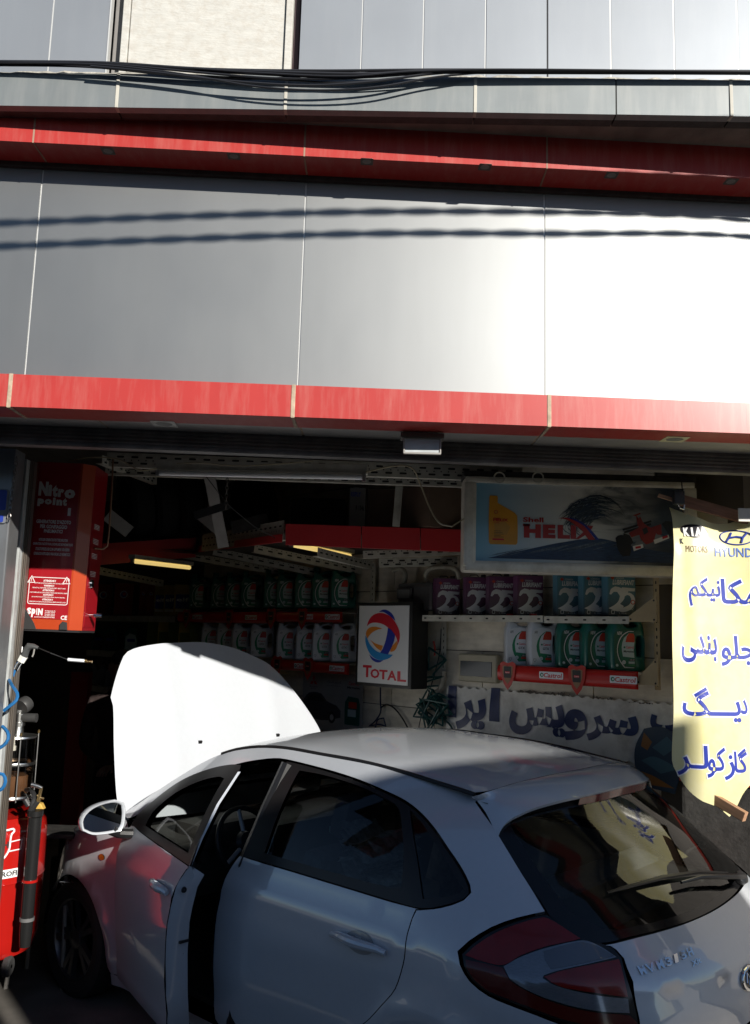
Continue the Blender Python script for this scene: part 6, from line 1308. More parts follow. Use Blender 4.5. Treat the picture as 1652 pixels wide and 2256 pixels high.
hq([(1006, 440), (1062, 428), (1066, 446), (1012, 466)], w_print, -.0075); hp([(1030, 420), (1055, 412), (1062, 430), (1020, 440)], foam, -.0073, .012, 50, .009); hq([(1122, 405), (1205, 376), (1210, 394), (1128, 426)], w_print, -.0075); hp([(1130, 372), (1150, 372), (1180, 388), (1135, 410)], foam, -.0073, .012, 50, .009)
hq([(1020, 443), (1050, 437), (1052, 448), (1022, 454)], tred, -.008); hq([(1170, 388), (1200, 378), (1202, 390), (1172, 400)], tred, -.008)
mb.build('racing_car_print', t)
# ================================================================== RED NITROGEN CABINET
Yn = 4.66; a = at(43, 1384, Yn); b = at(160, 1388, Yn); top = at(125, 1018, Yn).z; H = top-a.z
t = thing('nitrogen_cabinet', 'red metal nitrogen inflation cabinet hanging beside the left pier, its lower quarter in sun', 'cabinet', (a.x, Yn, a.z), rot=(0, .012, radians(2)))
W_ = b.x-a.x+.03; ch_ = .055; D = .30
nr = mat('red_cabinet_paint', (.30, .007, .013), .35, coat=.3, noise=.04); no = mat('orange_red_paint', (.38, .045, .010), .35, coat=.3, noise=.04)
mb = MB(); o_ = [(0, .02), (.02, 0), (W_-ch_, 0), (W_, ch_), (W_, D), (0, D)]
vs = [(x, y, 0) for x, y in o_]+[(x, y, H) for x, y in o_]; mb.add(vs, [(5, 4, 3, 2, 1, 0), (6, 7, 8, 9, 10, 11), (3, 4, 10, 9), (4, 5, 11, 10), (5, 0, 6, 11)], nr); mb.add(vs, [(1, 2, 8, 7), (2, 3, 9, 8), (0, 1, 7, 6)], no); mb.build('cabinet_body', t)
fw = W_-ch_-.02
mb = MB(); mb.slab([(.022, .055), (W_-ch_-.01, .055), (W_-ch_-.01, H-.002), (.022, H-.002)], -.003, -.0005, nr); mb.build('front_sheet', t)
mb = MB(); mb.box(W_+.0005, ch_+.02, .02, W_+.003, D-.01, H*.6, nr); mb.build('side_sheet', t)
wg = mat('cabinet_white_print', (.72, .70, .68), .5); y = -.0038
mb = MB(); U = lambda u: .022+u*(W_-ch_-.032); V = lambda v: H*(1-v)
# crop5 rows: panel from y=215 (top) to y=1700 (bottom)
vv = lambda c: V((c-215)/1490)
hbx = lambda s, u0, u1, c0, c1, bold=.02, shear=0, keep=False: mb.text(s, U(u0), vv(c1), U(u1), vv(c0), y, wg, bold, shear, keep=keep)
for s_, u0, u1, c0, c1 in (('N', .04, .27, 395, 525), ('i', .27, .36, 420, 525), ('t', .37, .50, 420, 530), ('r', .51, .65, 455, 530), ('o', .66, .92, 455, 540)): hbx(s_, u0, u1, c0, c1, .07)
mb.build('large_word', t); mb = MB()
for s_, u0, u1, c0, c1 in (('p', .04, .20, 550, 620), ('o', .21, .38, 550, 602), ('i', .40, .47, 535, 604), ('n', .49, .63, 552, 606), ('t', .64, .74, 535, 608)): hbx(s_, u0, u1, c0, c1, .07)
mb.build('large_word', t); mb = MB(); hbx('1', .78, .85, 625, 695, .06); mb.build('large_digit', t); mb = MB()
hbx("GENERATORE D'AZOTO", .06, .88, 738, 772, .03); hbx('PER GONFIAGGIO', .16, .80, 782, 816, .03); hbx('PNEUMATICI', .26, .70, 824, 856, .03); mb.build('title_lines', t); mb = MB()
hbx('NITROGEN GENERATOR FOR TYRES INFLATION', .16, .84, 905, 930, .02); hbx("GENERATEUR D'AZOTE POUR LE GONFLAGE DES PNEUMATIQUES", .03, .97, 944, 970, .02); hbx('STICKSTOFFERZEUGER ZUM AUFPUMPEN VON REIFEN', .1, .9, 988, 1014, .02); hbx('GENERADOR NITROGENO PARA INFLAR LOS NEUMATICOS', .07, .93, 1030, 1056, .02)
mb.build('lettering', t)
mb = MB(); fr_ = rr(U(.03), vv(1490), U(.97), vv(1250), .012); fi = rr(U(.03)+.0035, vv(1490)+.0035, U(.97)-.0035, vv(1250)-.0035, .009); v2, f2 = fill2d(fr_, [fi]); mb.add([Vector((p, y, q)) for p, q in v2], f2, wg)
for s_, u0, u1, c0, c1, bo in (('ATTENZIONE !!', .36, .65, 1272, 1290, .04), ('SOSTITUIRE LE CARTUCCE ALMENO UNA VOLTA ALL ANNO.', .16, .86, 1298, 1308, .02), ('WARNING !!', .38, .62, 1316, 1332, .04), ('REPLACE ALL THE FILTERS CARTRIDGES EVERY YEAR AT LEAST.', .12, .90, 1340, 1350, .02), ('ATTENTION !!', .36, .63, 1357, 1373, .04), ('IL FAUT REMPLACER LES CARTOUCHES AU MOINS UNE FOIS DANS L ANNEE.', .06, .95, 1381, 1391, .02), ('ACHTUNG !!', .38, .62, 1397, 1413, .04), ('DIE FILTERPATRONEN MINDESTENS EINMAL IM JAHR ERSETZEN.', .12, .90, 1421, 1431, .02), ('ATENCION !!', .37, .62, 1438, 1454, .04), ('REMPLAZAR LOS CARTUCHOS DE FILTROS AL MENOS UNA VEZ AL ANO.', .08, .93, 1462, 1472, .02)): hbx(s_, u0, u1, c0, c1, bo)
for u in (.08, .90):
    cxn, czn = U(u), vv(1280); o3 = [(cxn-.022, czn-.014), (cxn+.022, czn-.014), (cxn, czn+.026)]; i3 = [(cxn-.0155, czn-.0105), (cxn+.0155, czn-.0105), (cxn, czn+.018)]; v2, f2 = fill2d(o3, [i3]); mb.add([Vector((p, y, q)) for p, q in v2], f2, wg); mb.rect(cxn-.0015, czn-.004, cxn+.0015, czn+.01, y, wg); mb.rect(cxn-.0015, czn-.008, cxn+.0015, czn-.006, y, wg)
for s_, u0, u1, c0, c1 in (('S', .04, .14, 1522, 1580), ('P', .15, .24, 1530, 1604), ('I', .26, .28, 1526, 1582), ('N', .30, .41, 1526, 1585)): hbx(s_, u0, u1, c0, c1, .06)
for c0 in (1545, 1560, 1575, 1588): hbx('Via Casalecchio 35' if c0 < 1550 else 'Tel. 0541 730777', .46, .70, c0-6, c0+4, .02)
hbx('AUTOATTREZZATURE', .22, .70, 1597, 1605, .03); hbx('CE', .84, .99, 1580, 1618, .03); mb.build('warning_print', t)
mb = MB(); mb.slab([(-.004, -.004), (.09, -.004), (.075, .03), (.02, .11), (-.004, .12)], -.006, -.001, mat('black_corner_guard', (.03, .03, .03), .5), bev=.001); mb.slab(smooth2([(U(.84), .0), (U(.84), .03), (U(.9), .045), (U(1.0), .04), (U(1.02), .0)], .02), -.012, -.001, MATS['black_corner_guard'], bev=.002); mb.box(-.004, 0, -.012, W_, D, -.001, black); mb.build('corner_guard', t)
mb = MB(); mb.lathe([(.001, .012), (.022, .011), (.026, 0)], chrome, 20, Matrix.Translation((W_+.003, D*.45, H*.285)) @ Matrix.Rotation(pi/2, 4, 'Y') ); mb.build('pressure_gauge', t)
mb = MB(); mb.tube([(W_, D*.5, H*.095), (W_+.025, D*.5, H*.096), (W_+.03, D*.5, H*.096), (W_+.075, D*.5, H*.094)], [.007, .007, .012, .013], chrome, 12); mb.build('hose_coupling', t)
mb = MB()
for k, c in enumerate((.62, .53, .44, .33)): mb.box(W_+.0032, D*.3, H*c, W_+.004, D*.8, H*c+.035, wg) if k == 9 else [mb.box(W_+.0032, D*.35, H*c+.008*j, W_+.0042, D*.7, H*c+.008*j+.003, wg) for j in range(4)]
mb.build('side_print', t)
# ================================================================== WASTE OIL DRAINER (left foreground)
KD = 1.2125; Yt = 4.0*KD; atk = lambda x, y, Y: at(x, y, Y*KD); rd = mat('drainer_red_enamel', (.36, .010, .007), .14, coat=1, noise=.03)
xr_ = atk(91, 1900, 4.0).x; R_t = .25*KD; cx0 = xr_-R_t; ztop = atk(45, 1793, 3.9).z; zbot = atk(50, 2120, 3.9).z
t = thing('oil_drainer', 'red waste oil drainer tank with black tool tube and glass measuring cylinder on top', 'oil drainer', (cx0, Yt, 0))
mb = MB(); mb.lathe([(.001, ztop), (R_t*.55, ztop-.002), (R_t*.85, ztop-.02), (R_t*.97, ztop-.06), (R_t, ztop-.11), (R_t, ztop-.32), (R_t*1.012, ztop-.33), (R_t, ztop-.34), (R_t*.995, zbot+.12), (R_t*.9, zbot+.03), (R_t*.6, zbot)], rd, 48); mb.build('tank', t)
mb = MB(); mb.tube([(R_t*.3, -R_t*.6, zbot+.1), (R_t*.3, -R_t*.95, .1)], .03, rd, 8); mb.lathe([(.04, -.02), (.05, -.012), (.05, .012), (.04, .02), (.01, .02)], mat('caster_rubber', (.05, .05, .05), .6), 20, Matrix.Translation((R_t*.75, -R_t*.5, zbot-.01)) @ Matrix.Rotation(pi/2, 4, 'Y')); mb.build('caster', t)
def cyl(a, z, r=R_t+.002): return Vector((r*sin(a), -r*cos(a), z))
mb = MB()  # logo and label wrap round the tank
def wtext(s, a0, a1, z0_, z1_, m, bold=.0, r=R_t+.004): mb.text(s, 0, 0, 1, 1, 0, m, bold, fn=lambda x, y, z: cyl(a0+(a1-a0)*x, z0_+(z1_-z0_)*z, r))
def wrct(a0, a1, z0_, z1_, m, r=R_t+.003):
    n = 8; vs = [cyl(a0+(a1-a0)*i/n, z, r) for z in (z0_, z1_) for i in range(n+1)]; mb.add(vs, [(i, i+1, n+2+i, n+1+i) for i in range(n)], m)
zl1 = atk(20, 1902, 3.75).z; zl2 = atk(20, 1934, 3.75).z
def AP(px):
    def pxa(a): v = Vector((cx0, Yt, 1.0))+cyl(a, 0); v.z = .95; v = v-Vector((0, 0, HC)); return 826+FPX*v.dot(RTV)/v.dot(_F)
    lo, hi = -1.2, 1.35
    for _ in range(30):
        m_ = (lo+hi)/2; lo, hi = (m_, hi) if pxa(m_) < px else (lo, m_)
    return lo
ZP = lambda py: atk(20, py, 3.75).z
wtext('WURTH', AP(-52), AP(20), ZP(1877), ZP(1862), k_print, .03); wrct(AP(-100), AP(45), ZP(1946), ZP(1926), w_print, R_t+.003); wtext('OELSERVICEPROFI', AP(-95), AP(43), ZP(1942), ZP(1930), k_print, .03, R_t+.005)
q = [cyl(AP(a), ZP(z), R_t+.003) for a, z in line3([(-60, 1839), (18, 1836), (27, 1835), (30, 1841), (25, 1846), (23, 1860), (22, 1880), (14, 1896), (2, 1905), (-15, 1910)], 4)]; mb.tube(q, .0055, w_print, 5)
q = [cyl(AP(a), ZP(z), R_t+.003) for a, z in ((23, 1864), (49, 1862), (47, 1884), (22, 1885))]; mb.tube(q, .0035, w_print, 5)
mb.build('label_print', t)
mb = MB(); zc_ = ztop; mb.lathe([(.13, zc_-.02), (.16, zc_-.005), (.16, zc_+.03), (.13, zc_+.05), (.02, zc_+.05)], black, 32, Matrix.Translation((-.06, -.02, 0))); mb.box(-.17, -.20, zc_-.005, .02, -.16, zc_+.035, mat('grey_badge', (.25, .25, .24), .4)); mb.text('WURTH', -.15, zc_+.006, .0, zc_+.024, -.201, k_print, .03); mb.build('top_collar', t)
# glass measuring cylinder
gx, gy = atk(28, 1700, 3.95).x, 3.95*KD-Yt; gb = atk(30, 1752, 3.95).z; gt_ = atk(30, 1622, 3.95).z; gm_ = atk(30, 1680, 3.95).z; GR = .088*KD; Mg = Matrix.Translation((gx-cx0, gy, 0))
mb = MB(); mb.lathe([(GR+.006, gb-.012), (GR+.010, gb-.004), (GR+.008, gb+.006), (GR-.01, gb+.008)], steel, 36, Mg); mb.lathe([(.001, gt_+.012), (GR*.7, gt_+.012), (GR+.006, gt_+.006), (GR+.008, gt_-.003), (GR-.004, gt_-.008)], steel, 36, Mg); mb.lathe([(GR+.002, gm_-.008), (GR+.004, gm_), (GR+.002, gm_+.008)], steel, 36, Mg)
for k in range(4):
    a = 2*pi*k/4+.6; mb.tube([(gx-cx0+(GR+.012)*cos(a), gy+(GR+.012)*sin(a), gb-.02), (gx-cx0+(GR+.012)*cos(a), gy+(GR+.012)*sin(a), gt_+.02)], .004, steel, 8); mb.lathe([(.007, gt_+.014), (.008, gt_+.024), (.003, gt_+.032)], brass, 10, Matrix.Translation((gx-cx0+(GR+.012)*cos(a), gy+(GR+.012)*sin(a), 0)))
mb.build('cylinder_frame', t)
mb = MB(); mb.lathe([(GR-.004, gb), (GR-.004, gt_)], glass('sight_glass', (.72, .66, .6)), 36, Mg); mb.build('sight_glass', t)
mb = MB(); mb.lathe([(.001, gb+.002), (GR-.012, gb+.002), (GR-.012, gb+.11), (.001, gb+.112)], mat('brown_oil', (.16, .09, .05), .3, noise=.4), 30, Mg); mb.build('oil_fill', t)
mb = MB(); tx = gx-cx0+.01; z = gt_
mb.lathe([(.035, z), (.03, z+.02), (.028, z+.055), (.034, z+.056), (.034, z+.075), (.026, z+.077), (.026, z+.12), (.014, z+.124), (.014, z+.14)], steel, 20, Matrix.Translation((tx, gy, 0))); mb.build('top_fitting', t)
mb = MB(); mb.lathe([(.001, -.02), (.040, -.02), (.044, -.01), (.044, .01), (.040, .03), (.001, .034)], mat('ribbed_black_gauge', (.04, .04, .04), .45), 24, Matrix.Translation((tx+.02, gy, z+.165)) @ Matrix.Rotation(radians(-60), 4, 'X') @ Matrix.Rotation(radians(20), 4, 'Y'))
mb.lathe([(.022, 0), (.024, .02), (.024, .075), (.001, .076)], MATS['ribbed_black_gauge'], 20, Matrix.Translation((tx+.02, gy, z+.10)) @ Matrix.Rotation(pi/2, 4, 'Y')); mb.build('gauge', t)
mb = MB(); mb.tube([(tx-.01, gy-.02, z+.135), (tx-.08, gy-.04, z+.09)], [.010, .012], chrome, 10); mb.tube([(tx-.07, gy-.04, z+.08), (tx-.05, gy-.04, z+.06)], [.016, .012], mat('red_knob', (.5, .03, .02), .3), 10); mb.tube([(tx-.055, gy-.05, z), (tx-.055, gy-.05, z+.05)], [.012, .01], brass, 10); mb.build('valve', t)
zc2 = atk(25, 1640, 3.83).z; mb = MB(); px_ = atk(25, 1640, 3.83).x-cx0; mb.lathe([(.016, zc2+.04), (.018, zc2-.005), (.025, zc2-.008), (.025, zc2-.03), (.008, zc2-.032)], mat('ivory_knob', (.45, .43, .36), .5), 18, Matrix.Translation((px_, 3.83*KD-Yt, 0))); mb.tube([(px_, 3.83*KD-Yt, zc2+.04), (atk(34, 1545, 3.85).x-cx0, 3.85*KD-Yt, atk(34, 1545, 3.85).z), (atk(49, 1425, 3.9).x-cx0, 3.9*KD-Yt, atk(49, 1425, 3.9).z)], .005, mat('grey_rod', (.22, .22, .22), .35, .7), 8); mb.tube([(px_, 3.83*KD-Yt, zc2-.03), (px_-.022, 3.83*KD-Yt, gb-.01)], .0045, steel, 8); mb.build('level_rod', t)
# black tube holding the suction probes
ax0 = atk(75, 1830, 3.78); ax1 = atk(54, 2090, 3.78); b0_ = Vector((ax0.x-cx0, 3.78*KD-Yt, atk(73, 1785, 3.78).z)); b1_ = Vector((ax1.x-cx0, 3.78*KD-Yt, atk(52, 2085, 3.78).z))
mb = MB(); mb.tube([b0_, b0_+(b1_-b0_)*.04, b0_+(b1_-b0_)*.05, b0_+(b1_-b0_)*.5, b0_+(b1_-b0_)*.9, b1_], [.040, .040, .034, .032, .031, .026], mat('black_tube_plastic', (.012, .012, .012), .3), 16); mb.build('probe_tube', t)
mb = MB(); cmid = b0_+(b1_-b0_)*.52; mb.tube([cmid+Vector((0, 0, .006)), cmid-Vector((0, 0, .006))], .038, rd, 16); cmid = b0_+(b1_-b0_)*.8; mb.tube([cmid+Vector((0, 0, .008)), cmid-Vector((0, 0, .008))], .036, mat('grey_strap', (.12, .12, .12), .4), 16); mb.build('strap', t)
mb = MB(); P = lambda px, py, Y=3.78: Vector((atk(px, py, Y).x-cx0, Y*KD-Yt, atk(px, py, Y).z))
mb.tube([P(66, 1790), P(78, 1772), P(84, 1765)], [.016, .014, .012], black, 10); mb.tube([P(84, 1766), P(88, 1750), P(91, 1735)], [.011, .008, .008], brass, 10); mb.tube([P(93, 1736), P(84, 1732), P(70, 1728)], [.008, .011, .012], steel, 12); mb.tube([P(86, 1757), P(97, 1759)], [.007, .005], brass, 8); mb.tube([P(82, 1752), P(90, 1756)], .006, brass, 8); mb.build('brass_probe', t)
mb = MB(); mb.tube([Vector(p) for p in line3([tuple(P(*p)) for p in ((58, 1740, 3.86), (68, 1740, 3.82), (75, 1752, 3.8), (72, 1770, 3.78), (66, 1788, 3.78))], .02)], .012, black, 10); mb.tube([P(55, 1762), P(63, 1776)], .014, black, 10); mb.tube([P(57, 1748), P(66, 1768), P(72, 1776)], .0018, steel, 5); mb.build('suction_hose', t)
mb = MB(); mb.slab(smooth2([(P(56, 1780).x, P(56, 1795).z), (P(78, 1790).x, P(78, 1792).z), (P(72, 1780).x, P(72, 1780).z), (P(58, 1772).x, P(56, 1776).z)], .02), -.16, -.12, mat('yellow_tag', (.55, .35, .08), .4), bev=.004); mb.build('yellow_handle_tag', t)
# blue coiled air hose and air gun
bh = mat('blue_air_hose', (.02, .12, .30), .25)
wcable([(28, 1490, 4.51), (36, 1468, 4.51), (44, 1455, 4.51)], .008, bh, 'air_hose', 'bright blue air hose end plugged into the air gun', 'hose')
wcable([(20, 1498, 4.46), (28, 1513, 4.40), (38, 1528, 4.38), (36, 1543, 4.36), (22, 1555, 4.35), (8, 1566, 4.35)], .0085, bh, 'air_hose', 'bright blue air hose loop right of the grey channel', 'hose')
wcable([(5, 1600, 4.29), (16, 1612, 4.27), (18, 1628, 4.25), (8, 1642, 4.25), (-6, 1650, 4.25)], .0085, bh, 'air_hose', 'blue air hose loop beside the measuring cylinder', 'hose')
wcable([(-4, 1704, 4.18), (7, 1706, 4.18), (12, 1722, 4.18), (4, 1738, 4.18), (-8, 1744, 4.18)], .0085, bh, 'air_hose', 'lowest blue air hose loop at the left picture edge', 'hose')
mb = MB(); g0 = at(44, 1455, 4.51); Q = lambda px, py, Y=4.51: at(px, py, Y)-g0
t = thing('air_gun', 'black air blow gun with white nut and steel coupling hanging by the left pier', 'air gun', g0)
mb.tube([Q(35, 1475), Q(40, 1465), Q(46, 1457)], [.011, .012, .010], chrome, 10); mb.build('coupling', t)
mb = MB(); mb.tube([Q(46, 1458), Q(53, 1446)], [.020, .022], mat('white_nut', (.72, .72, .68), .4), 6); mb.build('nut', t)
mb = MB(); mb.tube([Q(53, 1446), Q(58, 1432), Q(64, 1424), Q(74, 1424), Q(84, 1427)], [.018, .018, .020, .014, .008], mat('gun_body', (.06, .062, .062), .35), 10); mb.tube([Q(76, 1428), Q(74, 1440), Q(71, 1447)], .004, gbr, 6); mb.build('gun_body', t)
mb = MB(); mb.tube([Q(84, 1427), Q(110, 1438, 4.30), Q(149, 1453, 4.75)], .003, black, 6); mb.tube([Q(149, 1453, 4.75), Q(186, 1456, 4.78)], .0095, silv, 10); mb.tube([Q(186, 1456, 4.78), Q(190, 1456, 4.78), Q(192, 1457, 4.78), Q(203, 1458, 4.78)], [.009, .011, .007, .007], brass, 10); mb.build('nozzle_rod', t)
# ================================================================== DARK BACKGROUND: lift column, ladder, mechanic
v = at(167, 1600, 9.0); mb = MB(); z1_ = at(172, 1480, 9.0).z; mb.box(-.09, 0, 0, .09, .14, z1_, mat('lift_red', (.22, .01, .01), .5), .006); mb.box(-.09, -.01, z1_, .09, .13, z1_+.03, darkm); mb.box(-.14, -.04, 0, .14, .2, .02, darkm); tag(mb.build('lift_column', loc=(v.x, 9.0, 0)), 'dark red lift column in the shade between the drainer and the bonnet', 'lift column')
v = at(105, 1790, 5.2); t = thing('work_stool', 'dim metal folding stool between the red drainer and the front wheel', 'stool', (v.x, 5.2, 0)); hz_ = at(105, 1748, 5.2).z-.25
for sx_, dy in ((-1, 0), (1, 0), (-1, .3), (1, .3)):
    mb = MB(); mb.tube([(sx_*.16, dy, 0), (sx_*.10, .08+dy*.4, hz_)], .012, gbr, 8); mb.build('leg', t)
mb = MB(); mb.box(-.16, .0, hz_, .16, .25, hz_+.025, darkm, .008); mb.build('seat', t)
# mechanic behind the bonnet
skin = mat('skin', (.28, .15, .10), .5, noise=.1); cloth_ = mat('dark_work_jacket', (.035, .022, .02), .85, noise=.3, nscale=25, bump=.3); hairm = mat('black_hair', (.01, .009, .009), .6, noise=.5, nscale=60, bump=.6, bscale=90); trs = mat('dark_trousers', (.02, .02, .024), .85, noise=.2)
hc = at(268, 1470, 6.35); per = thing('person', 'mechanic with short black hair in a dark jacket bending behind the raised bonnet', 'person', (hc.x, 6.35, 0)); zh = hc.z
def skinned(name, joints, edges, m, parent, sub=2):
    me = bpy.data.meshes.new(name); me.from_pydata([j[0] for j in joints], edges, []); o = bpy.data.objects.new(name, me); COL.objects.link(o)
    sk_ = o.modifiers.new('s', 'SKIN'); 
    for i, j in enumerate(joints): me.skin_vertices[0].data[i].radius = (j[1], j[2] if len(j) > 2 else j[1])
    me.skin_vertices[0].data[0].use_root = True; sb_ = o.modifiers.new('u', 'SUBSURF'); sb_.levels = sub
    dg = bpy.context.evaluated_depsgraph_get(); m2 = bpy.data.meshes.new_from_object(o.evaluated_get(dg)); bpy.data.objects.remove(o); m2.name = name
    o = bpy.data.objects.new(name, m2); COL.objects.link(o); o.parent = parent; m2.materials.clear(); m2.materials.append(m); m2.polygons.foreach_set('use_smooth', [True]*len(m2.polygons)); KIDS.setdefault(parent.name, []).append(o); return o
s_ = zh/1.66
J = [((0, .08, .96*s_), .15, .11), ((0, .06, 1.15*s_), .14, .10), ((0, .03, 1.36*s_), .17, .11), ((0, 0, 1.48*s_), .07, .06), ((0, -.01, 1.55*s_), .055, .055),
     ((.19, .02, 1.42*s_), .065), ((.27, -.10, 1.18*s_), .05), ((.22, -.32, 1.06*s_), .038), ((-.19, .02, 1.42*s_), .065), ((-.19, -.12, 1.15*s_), .05), ((.04, -.28, 1.04*s_), .038),
     ((.10, .08, .86*s_), .10), ((.12, .06, .48*s_), .07), ((.13, .09, .09), .05), ((.13, -.08, .04), .045, .035), ((-.10, .08, .86*s_), .10), ((-.12, .06, .48*s_), .07), ((-.13, .09, .09), .05), ((-.13, -.08, .04), .045, .035)]
skinned('body', J, [(0, 1), (1, 2), (2, 3), (3, 4), (2, 5), (5, 6), (6, 7), (2, 8), (8, 9), (9, 10), (0, 11), (11, 12), (12, 13), (13, 14), (0, 15), (15, 16), (16, 17), (17, 18)], cloth_, per)
mb = MB(); bm = bmesh.new(); bmesh.ops.create_icosphere(bm, subdivisions=4, radius=1)
for v in bm.verts:
    x, y_, z = v.co; w = .078*(1-.12*max(-z, 0)**1.5); v.co = Vector((x*w, y_*.098-(.012 if (y_ < -.6 and -.6 < z < .1) else 0), z*.118+(0)))
    if y_ < -.8 and abs(x) < .22 and -.35 < z < .15: v.co.y -= .020*(1-abs(x)/.22)*(1-abs(z+.15)/.35)
    if y_ < -.6 and .12 < abs(x) < .5 and .02 < z < .25: v.co.y += .010
    if y_ < -.7 and abs(x) < .3 and -.62 < z < -.45: v.co.y -= .005
bm.verts.index_update(); hv = [v.co.copy() for v in bm.verts]; hf = [tuple(v.index for v in f.verts) for f in bm.faces]; bm.free()
Mh = Matrix.Translation((0, -.02, zh)) @ Matrix.Rotation(radians(25), 4, 'Z') @ Matrix.Rotation(radians(22), 4, 'X')
mb.add([Mh @ v for v in hv], hf, skin, True); mb.tube([Mh @ Vector((0, .02, -.09)), (0, .0, zh-.17)], [.05, .055], skin, 12)
for sx_ in (-1, 1):
    mb.add([Mh @ (Vector((sx_*.078, .01, -.005))+Vector((v.x*.10, v.y*.2, v.z*.28))) for v in hv], hf, skin, True)
mb.build('head', per)
mb = MB(); hv2 = []; 
for v in hv:
    q = v*1.07; q.z += .006; hv2.append(q)
keep = [f for f in hf if sum((hv[i].z > .035 or (hv[i].y > .01 and hv[i].z > -.05)) for i in f) == 3]; random.seed(3); mb.add([Mh @ (v+Vector((random.uniform(-.003, .003),)*3)) for v in hv2], keep, hairm, True); mb.build('hair', per)
mb = MB()
for sx_ in (-1, 1):
    for k_ in (0,): mb.add([Mh @ (Vector((sx_*.028, -.090, .016))+v*.11) for v in hv], hf, w_print, True); mb.add([Mh @ (Vector((sx_*.028, -.0985, .014))+v*.05) for v in hv], hf, k_print, True)
mb.build('eyes', per)
for sx_ in (-1, 1):
    wr = Vector((sx_*.09+.13, -.31, 1.045*s_)); Jh = [((wr), .028, .018), (wr+Vector((0, -.05, -.01)), .036, .014), (wr+Vector((0, -.085, -.015)), .034, .012)]; E = [(0, 1), (1, 2)]
    for f_, (dx, ln) in enumerate(((-.027, .062), (-.009, .070), (.009, .066), (.026, .052))):
        b_ = len(Jh); r0 = wr+Vector((dx, -.088, -.016)); Jh += [(r0, .009), (r0+Vector((0, -ln*.5, -.006)), .0085), (r0+Vector((0, -ln*.85, -.03)), .007)]; E += [(2, b_), (b_, b_+1), (b_+1, b_+2)]
    b_ = len(Jh); Jh += [(wr+Vector((-sx_*.036, -.03, -.01)), .011), (wr+Vector((-sx_*.052, -.06, -.02)), .009), (wr+Vector((-sx_*.045, -.085, -.028)), .007)]; E += [(0, b_), (b_, b_+1), (b_+1, b_+2)]
    skinned('hand', Jh, E, skin, per)
# ================================================================== YELLOW BANNER
YBn = 4.2; c0 = at(1478, 1775, YBn); LX = .56; topz = at(1500, 1112, YBn).z
t = thing('hanging_banner', 'sunlit yellow vertical banner with blue lettering hanging from a wooden stick at the right edge', 'banner', (c0.x, YBn, c0.z)); HBn = topz-c0.z
bx = lambda px, py: (at(px, py, YBn).x-c0.x, at(px, py, YBn).z-c0.z)
byel = mat('yellow_banner_vinyl', (.86, .82, .50), .28, noise=.04, nscale=4, dirt=(.80, .70, .16), dscale=3.5, damt=.6, bump=.05, bscale=7)
N = byel.node_tree; pb = N.nodes['Principled BSDF']; ou = [n for n in N.nodes if n.type == 'OUTPUT_MATERIAL'][0]; tr_ = N.nodes.new('ShaderNodeBsdfTranslucent'); tr_.inputs[0].default_value = (.9, .82, .45, 1); ms = N.nodes.new('ShaderNodeMixShader'); ms.inputs[0].default_value = .22
N.links.new(pb.outputs[0], ms.inputs[1]); N.links.new(tr_.outputs[0], ms.inputs[2]); N.links.new(ms.outputs[0], ou.inputs[0])
def Bs(x, y, z): # banner sheet surface: fold near the left edge, gentle waves, bottom curling
    f = .014*math.exp(-((x-.075)/.05)**2)-.02*sin(x*9+z*1.4)-.015*sin(z*4.2+x*3)-.05*max(0, .3-z)**1.5
    s_ = min(max((z-HBn+.26)/.24, 0), 1.2); f2_ = s_*s_*(.085+.035*sin(x*21+1)+.012*sin(x*47+z*20))
    return Vector((x, y+f*(.5+.5*min(z/.3, 1))+f2_, z))
outl = smooth2([bx(1497, 1108), bx(1530, 1132), bx(1570, 1146), bx(1610, 1150), bx(1660, 1138), bx(1800, 1135), bx(1960, 1130), bx(1965, 1300), bx(1960, 1500), bx(1900, 1600), bx(1700, 1690), bx(1640, 1740), bx(1615, 1785), bx(1604, 1798), bx(1575, 1775), bx(1545, 1764), bx(1515, 1740), bx(1488, 1700), bx(1478, 1675), bx(1480, 1560), bx(1479, 1400), bx(1484, 1250), bx(1490, 1160)], .03)
v2, f2 = fill2d(outl, (), .022); mb = MB(); mb.add([Bs(a, 0, b) for a, b in v2], f2, byel, True); mb.add([Bs(a, .0015, b) for a, b in v2], [f[::-1] for f in f2], byel, True); mb.build('banner_sheet', t)
bblue = mat('banner_blue', (.03, .05, .33), .3); bpale = mat('banner_pale_outline', (.80, .80, .78), .4)
c7 = lambda u, v: ((2500+u*500/778)*.5507, (1900+v*1450/2256)*.5507)
def bword(word, u0, v0, u1, v1, bold=.02):
    a = bx(*c7(u0, v1)); b = bx(*c7(u1, v0)); 
    mb = MB(); mb.text(word, a[0]-.007, a[1]-.007, b[0]+.007, b[1]+.007, -.0012, bpale, bold+.04, fn=Bs, fine=.02); mb.text(word, a[0], a[1], b[0], b[1], -.0022, bblue, bold, fn=Bs, fine=.02); mb.build('blue_lettering', t)
mb = MB()
bword('\ufee2\ufb91\ufbff\ufee7', 402, 640, 605, 815); bword('\ufe8e\ufb91\ufee3', 612, 650, 850, 800)
bword('\ufbfd\ufeaa\ufee8\ufe91', 350, 1000, 575, 1165); bword('\ufeee\ufee0\ufe9f', 605, 1005, 830, 1190)
bword('\ufb93\u0640\u0640\u0640\ufbfe', 350, 1325, 720, 1530); bword('\ufea9', 724, 1400, 768, 1490)
bword('\ufeae\u0640\ufedf', 320, 1680, 500, 1865); bword('\ufeee\ufb90', 500, 1690, 610, 1880); bword('\ufeaf', 608, 1740, 672, 1895); bword('\ufe8e\ufb94', 672, 1700, 755, 1850)
